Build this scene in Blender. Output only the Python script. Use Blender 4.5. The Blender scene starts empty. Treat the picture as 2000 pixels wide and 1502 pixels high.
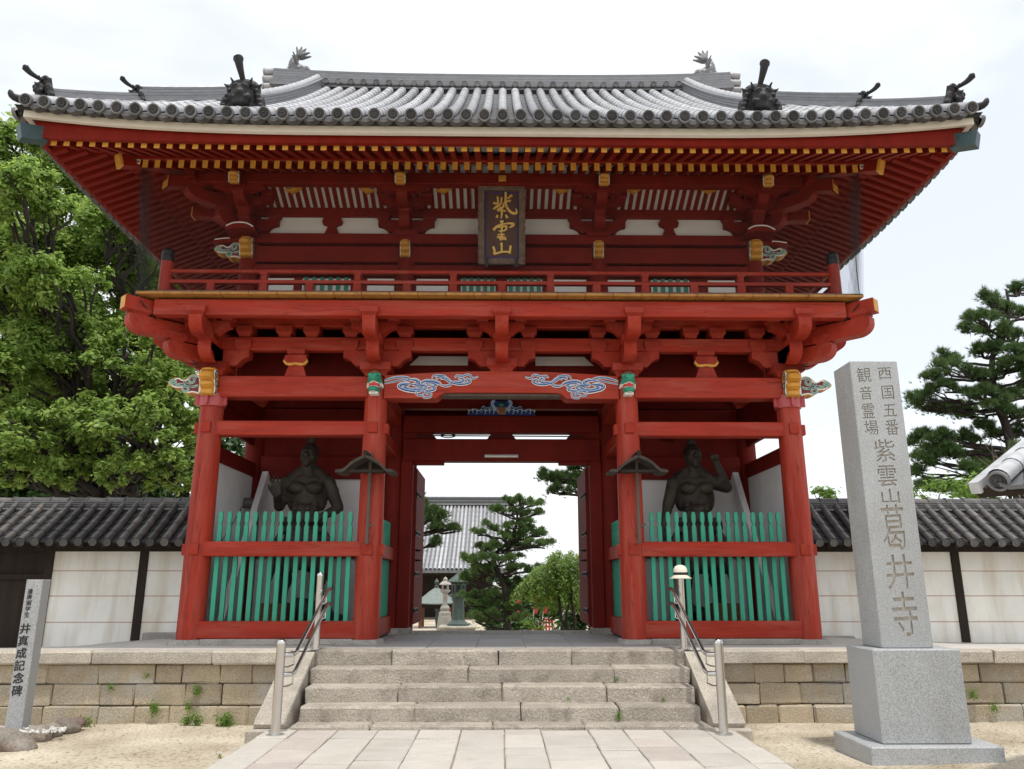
import bpy, math, random
import numpy as np
from mathutils import Matrix, Vector, Euler
R = math.radians
random.seed(7)
SC = bpy.context.scene
COL = SC.collection

# ---------------------------------------------------------------- camera
FPX = 1516.0            # focal length in pixels of the 2000 px wide photograph
PITCH, YAW = R(14.4), R(0.79)
CAM = Vector((0.0, -11.6, 1.55))
cd = bpy.data.cameras.new('camera'); cam = bpy.data.objects.new('camera', cd); COL.objects.link(cam)
cd.sensor_fit = 'HORIZONTAL'; cd.sensor_width = 36.0; cd.lens = FPX / 2000.0 * 36.0
cd.clip_start = 0.05; cd.clip_end = 3000.0
cam.location = CAM
cam.rotation_euler = (R(90) + PITCH, 0, -YAW)
SC.camera = cam

# ---------------------------------------------------------------- sky and sun
SUN_EL, SUN_AZ = R(75.5), R(22)       # azimuth: from the street side, a little towards +X
w = bpy.data.worlds.new('World'); SC.world = w; w.use_nodes = True
nt = w.node_tree; nt.nodes.clear()
N = nt.nodes.new; L = nt.links.new
out = N('ShaderNodeOutputWorld')
sky = N('ShaderNodeTexSky'); sky.sky_type = 'NISHITA'; sky.sun_disc = False
sky.sun_elevation = SUN_EL; sky.sun_rotation = R(180) - SUN_AZ
sky.air_density = 1.0; sky.dust_density = 2.0; sky.ozone_density = 1.5
bg1 = N('ShaderNodeBackground'); bg1.inputs[1].default_value = 0.15
L(sky.outputs[0], bg1.inputs[0])
bg2 = N('ShaderNodeBackground'); bg2.inputs[0].default_value = (0.955, 0.98, 1.0, 1); bg2.inputs[1].default_value = 1.12
tc = N('ShaderNodeTexCoord'); mp = N('ShaderNodeMapping'); mp.inputs['Scale'].default_value = (1.0, 1.0, 2.2)
mp.inputs['Location'].default_value = (0.35, 0.2, 0.1)
ns = N('ShaderNodeTexNoise'); ns.inputs['Scale'].default_value = 1.7; ns.inputs['Detail'].default_value = 7; ns.inputs['Roughness'].default_value = 0.55
ns.inputs['Distortion'].default_value = 0.3
rp = N('ShaderNodeValToRGB'); rp.color_ramp.elements[0].position = 0.36; rp.color_ramp.elements[0].color = (0.64, 0.64, 0.64, 1)
rp.color_ramp.elements[1].position = 0.58; rp.color_ramp.elements[1].color = (1, 1, 1, 1)
mx = N('ShaderNodeMixShader')
L(tc.outputs['Generated'], mp.inputs[0]); L(mp.outputs[0], ns.inputs[0]); L(ns.outputs[0], rp.inputs[0])
L(rp.outputs[0], mx.inputs[0]); L(bg1.outputs[0], mx.inputs[1]); L(bg2.outputs[0], mx.inputs[2]); L(mx.outputs[0], out.inputs[0])
sd = bpy.data.lights.new('sun', 'SUN'); sun = bpy.data.objects.new('sun', sd); COL.objects.link(sun)
sd.energy = 2.4; sd.angle = R(2.0); sd.color = (1.0, 0.955, 0.88)
sv = Vector((math.sin(SUN_AZ) * math.cos(SUN_EL), -math.cos(SUN_AZ) * math.cos(SUN_EL), math.sin(SUN_EL)))
sun.rotation_euler = sv.to_track_quat('Z', 'Y').to_euler()
sun.location = (0, -20, 40)
SC.view_settings.view_transform = 'Standard'; SC.view_settings.look = 'None'
SC.view_settings.gamma = 1.0; SC.view_settings.use_curve_mapping = False
SC.view_settings.exposure = 0.2
try:
    SC.cycles.max_bounces = 8; SC.cycles.diffuse_bounces = 4; SC.cycles.transparent_max_bounces = 12
    SC.cycles.caustics_reflective = False; SC.cycles.caustics_refractive = False
except Exception: pass

# ---------------------------------------------------------------- pixel to point (photo pixels, 2000 x 1502)
_f = Vector((math.sin(YAW) * math.cos(PITCH), math.cos(YAW) * math.cos(PITCH), math.sin(PITCH)))
_r = Vector((math.cos(YAW), -math.sin(YAW), 0)); _u = _r.cross(_f)
def ray(x, y): return _f + _r * ((x - 1000) / FPX) + _u * ((751 - y) / FPX)
def at_y(x, y, Y):
    d = ray(x, y); return CAM + d * ((Y - CAM.y) / d.y)
def at_z(x, y, Z):
    d = ray(x, y); return CAM + d * ((Z - CAM.z) / d.z)

# ---------------------------------------------------------------- materials
MATS = {}
def _new(name):
    m = bpy.data.materials.new(name); m.use_nodes = True
    t = m.node_tree; b = t.nodes['Principled BSDF']
    MATS[name] = m
    return m, t, b
def mat(name, col, rough=0.6, var=0.12, scale=6.0, stretch=(1, 1, 1), bump=0.0, bscale=None, metal=0.0, spec=0.5,
        col2=None, c2pos=(0.5, 0.7), c2scale=1.5, objvar=0.0, detail=6, coat=0.0, speck=None, bdist=0.01, rvar=0.0, col3=None, c3=(4, (0.55, 0.75), (1, 1, 1)), cracks=None):
    """base colour broken by noise; optional second colour in patches, speckle and relief"""
    m, t, b = _new(name)
    n = t.nodes.new; l = t.links.new
    tc = n('ShaderNodeTexCoord'); mp = n('ShaderNodeMapping'); mp.inputs['Scale'].default_value = stretch
    l(tc.outputs['Object'], mp.inputs[0])
    oi = n('ShaderNodeObjectInfo')
    ad = n('ShaderNodeVectorMath'); ad.operation = 'ADD'
    mu = n('ShaderNodeMath'); mu.operation = 'MULTIPLY'; mu.inputs[1].default_value = 17.0 if objvar else 0.0
    l(oi.outputs['Random'], mu.inputs[0]); l(mp.outputs[0], ad.inputs[0]); l(mu.outputs[0], ad.inputs[1])
    vec = ad.outputs[0]
    nz = n('ShaderNodeTexNoise'); nz.inputs['Scale'].default_value = scale; nz.inputs['Detail'].default_value = detail
    nz.inputs['Roughness'].default_value = 0.6
    l(vec, nz.inputs[0])
    rp = n('ShaderNodeValToRGB')
    rp.color_ramp.elements[0].position = 0.28; rp.color_ramp.elements[1].position = 0.72
    c = col
    rp.color_ramp.elements[0].color = (*[max(0, x * (1 - var)) for x in c], 1)
    rp.color_ramp.elements[1].color = (*[min(1, x * (1 + var)) for x in c], 1)
    l(nz.outputs[0], rp.inputs[0])
    cur = rp.outputs[0]
    if col2 is not None:
        n2 = n('ShaderNodeTexNoise'); n2.inputs['Scale'].default_value = c2scale; n2.inputs['Detail'].default_value = 8
        l(vec, n2.inputs[0])
        r2 = n('ShaderNodeValToRGB'); r2.color_ramp.elements[0].position = c2pos[0]; r2.color_ramp.elements[1].position = c2pos[1]
        l(n2.outputs[0], r2.inputs[0])
        mxc = n('ShaderNodeMixRGB'); mxc.inputs[2].default_value = (*col2, 1)
        l(r2.outputs[0], mxc.inputs[0]); l(cur, mxc.inputs[1]); cur = mxc.outputs[0]
    if col3 is not None:
        m4 = n('ShaderNodeMapping'); m4.inputs['Scale'].default_value = c3[2]; m4.inputs['Location'].default_value = (3.7, 1.9, 8.3); l(tc.outputs['Object'], m4.inputs[0])
        n4 = n('ShaderNodeTexNoise'); n4.inputs['Scale'].default_value = c3[0]; n4.inputs['Detail'].default_value = 9; n4.inputs['Roughness'].default_value = 0.65; l(m4.outputs[0], n4.inputs[0])
        r4 = n('ShaderNodeValToRGB'); r4.color_ramp.elements[0].position = c3[1][0]; r4.color_ramp.elements[1].position = c3[1][1]; l(n4.outputs[0], r4.inputs[0])
        x4 = n('ShaderNodeMixRGB'); x4.inputs[2].default_value = (*col3, 1); l(r4.outputs[0], x4.inputs[0]); l(cur, x4.inputs[1]); cur = x4.outputs[0]
    if cracks is not None:
        m5 = n('ShaderNodeMapping'); m5.inputs['Scale'].default_value = cracks[2]; m5.inputs['Location'].default_value = (1.1, 5.2, 2.4); l(tc.outputs['Object'], m5.inputs[0])
        n5 = n('ShaderNodeTexNoise'); n5.inputs['Scale'].default_value = cracks[0]; n5.inputs['Detail'].default_value = 2; l(m5.outputs[0], n5.inputs[0])
        s5 = n('ShaderNodeMath'); s5.operation = 'SUBTRACT'; s5.inputs[1].default_value = 0.5; l(n5.outputs[0], s5.inputs[0])
        a5 = n('ShaderNodeMath'); a5.operation = 'ABSOLUTE'; l(s5.outputs[0], a5.inputs[0])
        q5 = n('ShaderNodeMapRange'); q5.inputs[1].default_value = 0.004; q5.inputs[2].default_value = 0.012; q5.inputs[3].default_value = 1 - cracks[1]; q5.inputs[4].default_value = 1.0; l(a5.outputs[0], q5.inputs[0])
        x5 = n('ShaderNodeMixRGB'); x5.blend_type = 'MULTIPLY'; x5.inputs[0].default_value = 1.0; l(cur, x5.inputs[1]); l(q5.outputs[0], x5.inputs[2]); cur = x5.outputs[0]
    if speck is not None:
        sc_, amt, dark = speck
        vo = n('ShaderNodeTexNoise'); vo.inputs['Scale'].default_value = sc_; vo.inputs['Detail'].default_value = 5; vo.inputs['Roughness'].default_value = 0.75
        l(tc.outputs['Object'], vo.inputs[0])
        r3 = n('ShaderNodeValToRGB'); r3.color_ramp.elements[0].position = 0.40; r3.color_ramp.elements[1].position = 0.58
        r3.color_ramp.elements[0].color = (dark, dark, dark, 1); r3.color_ramp.elements[1].color = (1.12, 1.12, 1.12, 1)
        l(vo.outputs[0], r3.inputs[0])
        m3 = n('ShaderNodeMixRGB'); m3.blend_type = 'MULTIPLY'; m3.inputs[0].default_value = amt
        l(cur, m3.inputs[1]); l(r3.outputs[0], m3.inputs[2]); cur = m3.outputs[0]
    if objvar:
        hs = n('ShaderNodeHueSaturation')
        mr = n('ShaderNodeMapRange'); mr.inputs[3].default_value = 1 - objvar; mr.inputs[4].default_value = 1 + objvar
        l(oi.outputs['Random'], mr.inputs[0]); l(mr.outputs[0], hs.inputs['Value']); l(cur, hs.inputs['Color']); cur = hs.outputs[0]
    l(cur, b.inputs['Base Color'])
    b.inputs['Roughness'].default_value = rough; b.inputs['Metallic'].default_value = metal
    if rvar:
        mr2 = n('ShaderNodeMapRange'); mr2.inputs[1].default_value = 0.3; mr2.inputs[2].default_value = 0.7
        mr2.inputs[3].default_value = rough - rvar; mr2.inputs[4].default_value = rough + rvar
        l(nz.outputs[0], mr2.inputs[0]); l(mr2.outputs[0], b.inputs['Roughness'])
    b.inputs['Specular IOR Level'].default_value = spec
    b.inputs['Coat Weight'].default_value = coat
    if bump:
        bn = n('ShaderNodeTexNoise'); bn.inputs['Scale'].default_value = bscale or scale * 3; bn.inputs['Detail'].default_value = 8; bn.inputs['Roughness'].default_value = 0.65
        l(vec, bn.inputs[0])
        bp = n('ShaderNodeBump'); bp.inputs['Strength'].default_value = bump; bp.inputs['Distance'].default_value = bdist
        l(bn.outputs[0], bp.inputs['Height']); l(bp.outputs[0], b.inputs['Normal'])
    return m
mat('red', (0.335, 0.030, 0.014), 0.55, 0.16, 5, (1, 1, 0.35), bump=0.25, bscale=26, col2=(0.20, 0.016, 0.010), c2pos=(0.5, 0.75), c2scale=1.1, spec=0.2, col3=(0.37, 0.068, 0.045), c3=(2.5, (0.48, 0.75), (1, 1, 1)), cracks=(4, 0.25, (1.5, 1.5, 1.5)))
mat('red_col', (0.36, 0.033, 0.016), 0.5, 0.14, 9, (1, 1, 0.08), bump=0.5, bscale=22, col2=(0.205, 0.017, 0.011), c2pos=(0.55, 0.72), c2scale=2.0, spec=0.25, col3=(0.40, 0.082, 0.055), c3=(4, (0.46, 0.74), (2, 2, .22)), cracks=(5, 0.38, (2.4, 2.4, .10)))
mat('red_h', (0.345, 0.031, 0.015), 0.55, 0.16, 9, (0.10, 1, 1), bump=0.4, bscale=26, col2=(0.18, 0.019, 0.013), c2pos=(0.56, 0.78), c2scale=2.5, spec=0.22, col3=(0.39, 0.080, 0.055), c3=(3.5, (0.47, 0.76), (.25, 2, 2)), cracks=(5, 0.32, (.10, 2.6, 2.6)))
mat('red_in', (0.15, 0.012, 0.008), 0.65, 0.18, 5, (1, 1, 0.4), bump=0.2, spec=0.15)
mat('red_up_shaded', (0.185, 0.0125, 0.006), 0.6, 0.18, 5, (1, 1, 0.4), bump=0.2, spec=0.15, col2=(0.14, 0.010, 0.006), c2pos=(0.5, 0.75), c2scale=1.3)  # less faded upper red, with the shade of the eaves put into it
mat('band_red', (0.42, 0.07, 0.075), 0.42, 0.08, 8)
mat('gold', (0.60, 0.29, 0.04), 0.55, 0.15, 14, col2=(0.45, 0.2, 0.03), c2pos=(0.6, 0.8), c2scale=6)
mat('gilt', (0.75, 0.48, 0.12), 0.38, 0.2, 20, metal=0.25)
mat('green', (0.028, 0.31, 0.20), 0.55, 0.14, 8, (1, 1, 0.2), objvar=0.13, col2=(0.05, 0.26, 0.18), c2pos=(0.52, 0.75), c2scale=3, col3=(0.10, 0.16, 0.12), c3=(7, (0.66, 0.72), (1, 1, .6)))
mat('dgreen', (0.03, 0.22, 0.14), 0.55, 0.12, 8)
mat('paint_white', (0.80, 0.79, 0.75), 0.6, 0.04, 8)
mat('plaster', (0.72, 0.72, 0.73), 0.85, 0.05, 2.5, bump=0.08, bscale=40)
mat('plaster_wall', (0.84, 0.82, 0.77), 0.9, 0.07, 1.6, col2=(0.70, 0.65, 0.55), c2pos=(0.55, 0.8), c2scale=1.2, bump=0.1, bscale=40, col3=(0.62, 0.56, 0.46), c3=(1.6, (0.46, 0.72), (2.2, 2.2, .3)))
mat('plaster_line', (0.45, 0.26, 0.20), 0.9, 0.15, 6)
mat('fascia', (0.74, 0.70, 0.62), 0.7, 0.06, 3)
mat('tile', (0.155, 0.158, 0.168), 0.46, 0.25, 5, bump=0.15, bscale=60, objvar=0.22, spec=0.6, rvar=0.1)
mat('tile_round', (0.40, 0.405, 0.425), 0.38, 0.22, 4, bump=0.15, bscale=50, objvar=0.24, spec=0.7, rvar=0.1, col3=(0.22, 0.215, 0.20), c3=(9, (0.55, 0.75), (1, 1, 1)), col2=(0.30, 0.295, 0.29), c2pos=(0.54, 0.78), c2scale=5)
mat('tile_dark', (0.022, 0.022, 0.024), 0.55, 0.3, 9, bump=0.4, bscale=30, spec=0.3)
mat('tile_edge', (0.085, 0.085, 0.09), 0.5, 0.2, 9, objvar=0.25, bump=0.1)
mat('ridge_grey', (0.17, 0.177, 0.195), 0.42, 0.2, 6, bump=0.15, spec=0.6, objvar=0.15)
mat('disc_face', (0.05, 0.05, 0.053), 0.6, 0.3, 20, objvar=0.3, bump=0.3)  # recess shade and grime of the end tiles put into a darker grey
mat('tile_disc', (0.15, 0.15, 0.157), 0.5, 0.25, 14, objvar=0.25, bump=0.15)
mat('tile_old', (0.085, 0.08, 0.078), 0.5, 0.3, 5, objvar=0.45, bump=0.2, col2=(0.20, 0.165, 0.14), c2pos=(0.56, 0.78), c2scale=4)
mat('under_dark', (0.02, 0.02, 0.02), 0.9, 0.1)
mat('teal_metal', (0.05, 0.085, 0.095), 0.5, 0.2, 10, metal=0.3)
mat('black_metal', (0.015, 0.015, 0.017), 0.45, 0.2, 10, metal=0.4)
mat('wood_dark', (0.028, 0.019, 0.014), 0.75, 0.3, 8, (1, 1, 0.15), bump=0.4, spec=0.25)
mat('wood_shingle', (0.055, 0.045, 0.038), 0.85, 0.35, 9, (1, 1, 1), bump=0.6, bscale=40)
mat('wood_grey', (0.10, 0.075, 0.06), 0.8, 0.3, 9, (1, 1, 0.15), bump=0.5)
mat('wood_brown', (0.20, 0.075, 0.03), 0.7, 0.25, 8, (0.2, 1, 1), bump=0.2)
mat('plaque_board', (0.085, 0.036, 0.024), 0.6, 0.3, 7, (1, 1, 0.12), bump=0.3)
mat('plaque_frame', (0.15, 0.10, 0.07), 0.7, 0.4, 12, bump=0.5)
mat('purple', (0.05, 0.025, 0.13), 0.6, 0.15, 10)
mat('copper_roof', (0.17, 0.20, 0.185), 0.6, 0.2, 8)
mat('bronze', (0.06, 0.09, 0.08), 0.55, 0.25, 8, metal=0.25, bump=0.15)
mat('statue_wood', (0.046, 0.037, 0.027), 0.62, 0.35, 7, bump=0.5, bscale=30, spec=0.35, col2=(0.016, 0.012, 0.010), c2pos=(0.45, 0.7), c2scale=5)
mat('statue_cloth', (0.03, 0.019, 0.016), 0.7, 0.35, 7, bump=0.5, bscale=30, col2=(0.09, 0.03, 0.03), c2pos=(0.5, 0.7), c2scale=6)
mat('granite', (0.46, 0.475, 0.485), 0.62, 0.05, 3, col3=(0.37, 0.355, 0.33), c3=(1.3, (0.5, 0.75), (1, 1, .5)), speck=(105, 0.85, 0.48), bump=0.1, bscale=120)
mat('granite_fine', (0.40, 0.41, 0.42), 0.5, 0.05, 3, speck=(120, 0.9, 0.45))
mat('granite_cut', (0.42, 0.39, 0.345), 0.85, 0.2, 30)
mat('stone_step', (0.60, 0.535, 0.45), 0.85, 0.16, 3, speck=(85, 0.75, 0.5), bump=1.0, bscale=38, col3=(0.27, 0.23, 0.19), c3=(5, (0.52, 0.78), (1, 1, 1)), col2=(0.40, 0.34, 0.275), c2pos=(0.52, 0.75), c2scale=2.2, objvar=0.1, bdist=0.045)
mat('stone_cap', (0.56, 0.505, 0.425), 0.85, 0.18, 3, speck=(80, 0.8, 0.5), bump=1.0, bscale=42, col2=(0.36, 0.32, 0.27), c2pos=(0.52, 0.78), c2scale=1.6, objvar=0.12, bdist=0.02)
mat('stone_block', (0.50, 0.415, 0.295), 0.9, 0.2, 3, speck=(75, 0.7, 0.55), bump=1.0, bscale=40, col3=(0.50, 0.47, 0.41), c3=(1.2, (0.48, 0.62), (1, 1, 1)), col2=(0.34, 0.29, 0.225), c2pos=(0.5, 0.75), c2scale=1.5, objvar=0.16, bdist=0.02)
mat('stone_grey', (0.38, 0.355, 0.32), 0.85, 0.18, 4, speck=(55, 0.7, 0.5), bump=0.6, bscale=40, objvar=0.1)
mat('slab', (0.53, 0.50, 0.45), 0.8, 0.08, 4, speck=(90, 0.5, 0.65), bump=0.35, bscale=60, objvar=0.08, col2=(0.42, 0.385, 0.335), c2pos=(0.55, 0.8), c2scale=2)
mat('slab_pink', (0.50, 0.445, 0.405), 0.8, 0.08, 4, speck=(90, 0.5, 0.65), bump=0.35, bscale=60, objvar=0.08)
mat('floor_slab', (0.36, 0.35, 0.34), 0.75, 0.1, 4, speck=(80, 0.5, 0.65), bump=0.25, objvar=0.08)
mat('joint', (0.33, 0.285, 0.215), 0.95, 0.25, 9, bump=0.5)
mat('concrete', (0.52, 0.50, 0.46), 0.9, 0.1, 1.5, speck=(70, 0.4, 0.7), bump=0.2)
mat('gravel_white', (0.62, 0.61, 0.58), 0.85, 0.2, 40)
mat('rock', (0.30, 0.27, 0.23), 0.9, 0.25, 4, speck=(40, 0.6, 0.5), bump=0.8, bscale=18, col2=(0.22, 0.13, 0.10), c2pos=(0.5, 0.7), c2scale=3, objvar=0.25, bdist=0.03)
mat('steel', (0.62, 0.61, 0.60), 0.24, 0.04, 5, metal=1.0)
mat('rubber_brown', (0.10, 0.045, 0.035), 0.5, 0.1)
mat('hat_cream', (0.80, 0.74, 0.62), 0.85, 0.05, 40, bump=0.3, bscale=160)
mat('hat_band', (0.015, 0.012, 0.012), 0.7, 0.1)
mat('ink', (0.012, 0.012, 0.014), 0.6, 0.1)
mat('lamp_white', (0.62, 0.61, 0.58), 0.5, 0.03)
mat('ochre', (0.36, 0.17, 0.035), 0.65, 0.25, 12, col2=(0.20, 0.09, 0.03), c2pos=(0.55, 0.75), c2scale=5)
mat('blue', (0.014, 0.045, 0.20), 0.55, 0.1)
mat('pale_blue', (0.38, 0.55, 0.78), 0.55, 0.08)
mat('white', (0.80, 0.80, 0.78), 0.6, 0.04)
mat('pale_green', (0.25, 0.60, 0.48), 0.55, 0.08)
mat('deep_green', (0.012, 0.10, 0.08), 0.5, 0.1)
mat('maroon', (0.16, 0.02, 0.02), 0.55, 0.12)
mat('mouth_red', (0.6, 0.05, 0.03), 0.5, 0.1)
mat('banner_red', (0.42, 0.03, 0.03), 0.8, 0.1)
mat('bark', (0.026, 0.021, 0.016), 0.9, 0.35, 5, (1, 1, 0.3), bump=0.9, bscale=14, bdist=0.03)
mat('bark_pine', (0.03, 0.022, 0.018), 0.9, 0.35, 6, (1, 1, 0.4), bump=0.9, bscale=14, bdist=0.03)
mat('twig', (0.22, 0.17, 0.14), 0.9, 0.2, 6)
mat('pot', (0.28, 0.30, 0.31), 0.7, 0.15, 6)

def leaf_mat(name, c_dark, c_light, trans=0.35, rough=0.5):
    m, t, b = _new(name)
    n = t.nodes.new; l = t.links.new
    at = n('ShaderNodeAttribute'); at.attribute_name = 'tint'
    rp = n('ShaderNodeValToRGB'); rp.color_ramp.elements[0].color = (*c_dark, 1); rp.color_ramp.elements[1].color = (*c_light, 1)
    l(at.outputs['Fac'], rp.inputs[0]); l(rp.outputs[0], b.inputs['Base Color'])
    b.inputs['Roughness'].default_value = rough; b.inputs['Specular IOR Level'].default_value = 0.4
    tr = n('ShaderNodeBsdfTranslucent'); hs = n('ShaderNodeHueSaturation'); hs.inputs['Value'].default_value = 1.5; hs.inputs['Hue'].default_value = 0.485
    l(rp.outputs[0], hs.inputs['Color']); l(hs.outputs[0], tr.inputs[0])
    ms = n('ShaderNodeMixShader'); ms.inputs[0].default_value = trans
    o = t.nodes['Material Output']
    l(b.outputs[0], ms.inputs[1]); l(tr.outputs[0], ms.inputs[2]); l(ms.outputs[0], o.inputs[0])
    return m
leaf_mat('leaf_camphor', (0.10, 0.20, 0.035), (0.34, 0.47, 0.12), 0.5)
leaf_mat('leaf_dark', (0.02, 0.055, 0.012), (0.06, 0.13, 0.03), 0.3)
leaf_mat('needle', (0.035, 0.085, 0.025), (0.13, 0.21, 0.065), 0.3)
leaf_mat('needle_garden', (0.05, 0.115, 0.03), (0.17, 0.26, 0.08), 0.35)
leaf_mat('leaf_weep', (0.06, 0.13, 0.015), (0.22, 0.33, 0.06), 0.4)
leaf_mat('leaf_bright', (0.07, 0.16, 0.02), (0.20, 0.33, 0.06), 0.4)

def sand_mat():
    m, t, b = _new('sand')
    n = t.nodes.new; l = t.links.new
    tc = n('ShaderNodeTexCoord')
    n1 = n('ShaderNodeTexNoise'); n1.inputs['Scale'].default_value = 1.1; n1.inputs['Detail'].default_value = 8
    n2 = n('ShaderNodeTexNoise'); n2.inputs['Scale'].default_value = 28; n2.inputs['Detail'].default_value = 6
    for q in (n1, n2): l(tc.outputs['Object'], q.inputs[0])
    r1 = n('ShaderNodeValToRGB'); e = r1.color_ramp.elements
    e[0].position = 0.3; e[0].color = (0.37, 0.31, 0.225, 1); e[1].position = 0.65; e[1].color = (0.63, 0.56, 0.455, 1)
    l(n1.outputs[0], r1.inputs[0])
    r2 = n('ShaderNodeValToRGB'); e = r2.color_ramp.elements
    e[0].position = 0.33; e[0].color = (0.45, 0.42, 0.36, 1); e[1].position = 0.5; e[1].color = (1, 1, 1, 1)
    l(n2.outputs[0], r2.inputs[0])
    mm = n('ShaderNodeMixRGB'); mm.blend_type = 'MULTIPLY'; mm.inputs[0].default_value = 0.8
    l(r1.outputs[0], mm.inputs[1]); l(r2.outputs[0], mm.inputs[2]); l(mm.outputs[0], b.inputs['Base Color'])
    b.inputs['Roughness'].default_value = 0.95; b.inputs['Specular IOR Level'].default_value = 0.2
    bp = n('ShaderNodeBump'); bp.inputs['Strength'].default_value = 0.8; bp.inputs['Distance'].default_value = 0.02
    l(n2.outputs[0], bp.inputs['Height']); l(bp.outputs[0], b.inputs['Normal'])
sand_mat()
def net_mat():
    m, t, b = _new('net')
    n = t.nodes.new; l = t.links.new
    b.inputs['Base Color'].default_value = (0.008, 0.01, 0.01, 1); b.inputs['Roughness'].default_value = 0.8
    tr = n('ShaderNodeBsdfTransparent'); ms = n('ShaderNodeMixShader'); ms.inputs[0].default_value = 0.15
    l(tr.outputs[0], ms.inputs[1]); l(b.outputs[0], ms.inputs[2]); l(ms.outputs[0], t.nodes['Material Output'].inputs[0])
net_mat()

# ---------------------------------------------------------------- mesh helpers
WM = {}                                   # world matrix of every object that has been linked
def link(o, parent=None, M=None):
    COL.objects.link(o)
    M = M or Matrix.Identity(4)
    o.matrix_basis = M; WM[o.name] = M
    if parent is not None:
        o.parent = parent; o.matrix_parent_inverse = WM[parent.name].inverted()
    return o
def tag(o, label=None, cat=None, group=None, kind=None):
    if label: o['label'] = label
    if cat: o['category'] = cat
    if group: o['group'] = group
    if kind: o['kind'] = kind
    return o
def empty(name, loc, parent=None, label=None, cat=None, group=None):
    o = bpy.data.objects.new(name, None); o.empty_display_size = 0.2
    link(o, parent, Matrix.Translation(loc)); return tag(o, label, cat, group)
def inst(src, parent, M, name=None):
    o = bpy.data.objects.new(name or src.name.split('.')[0], src.data)
    return link(o, parent, M)

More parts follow.
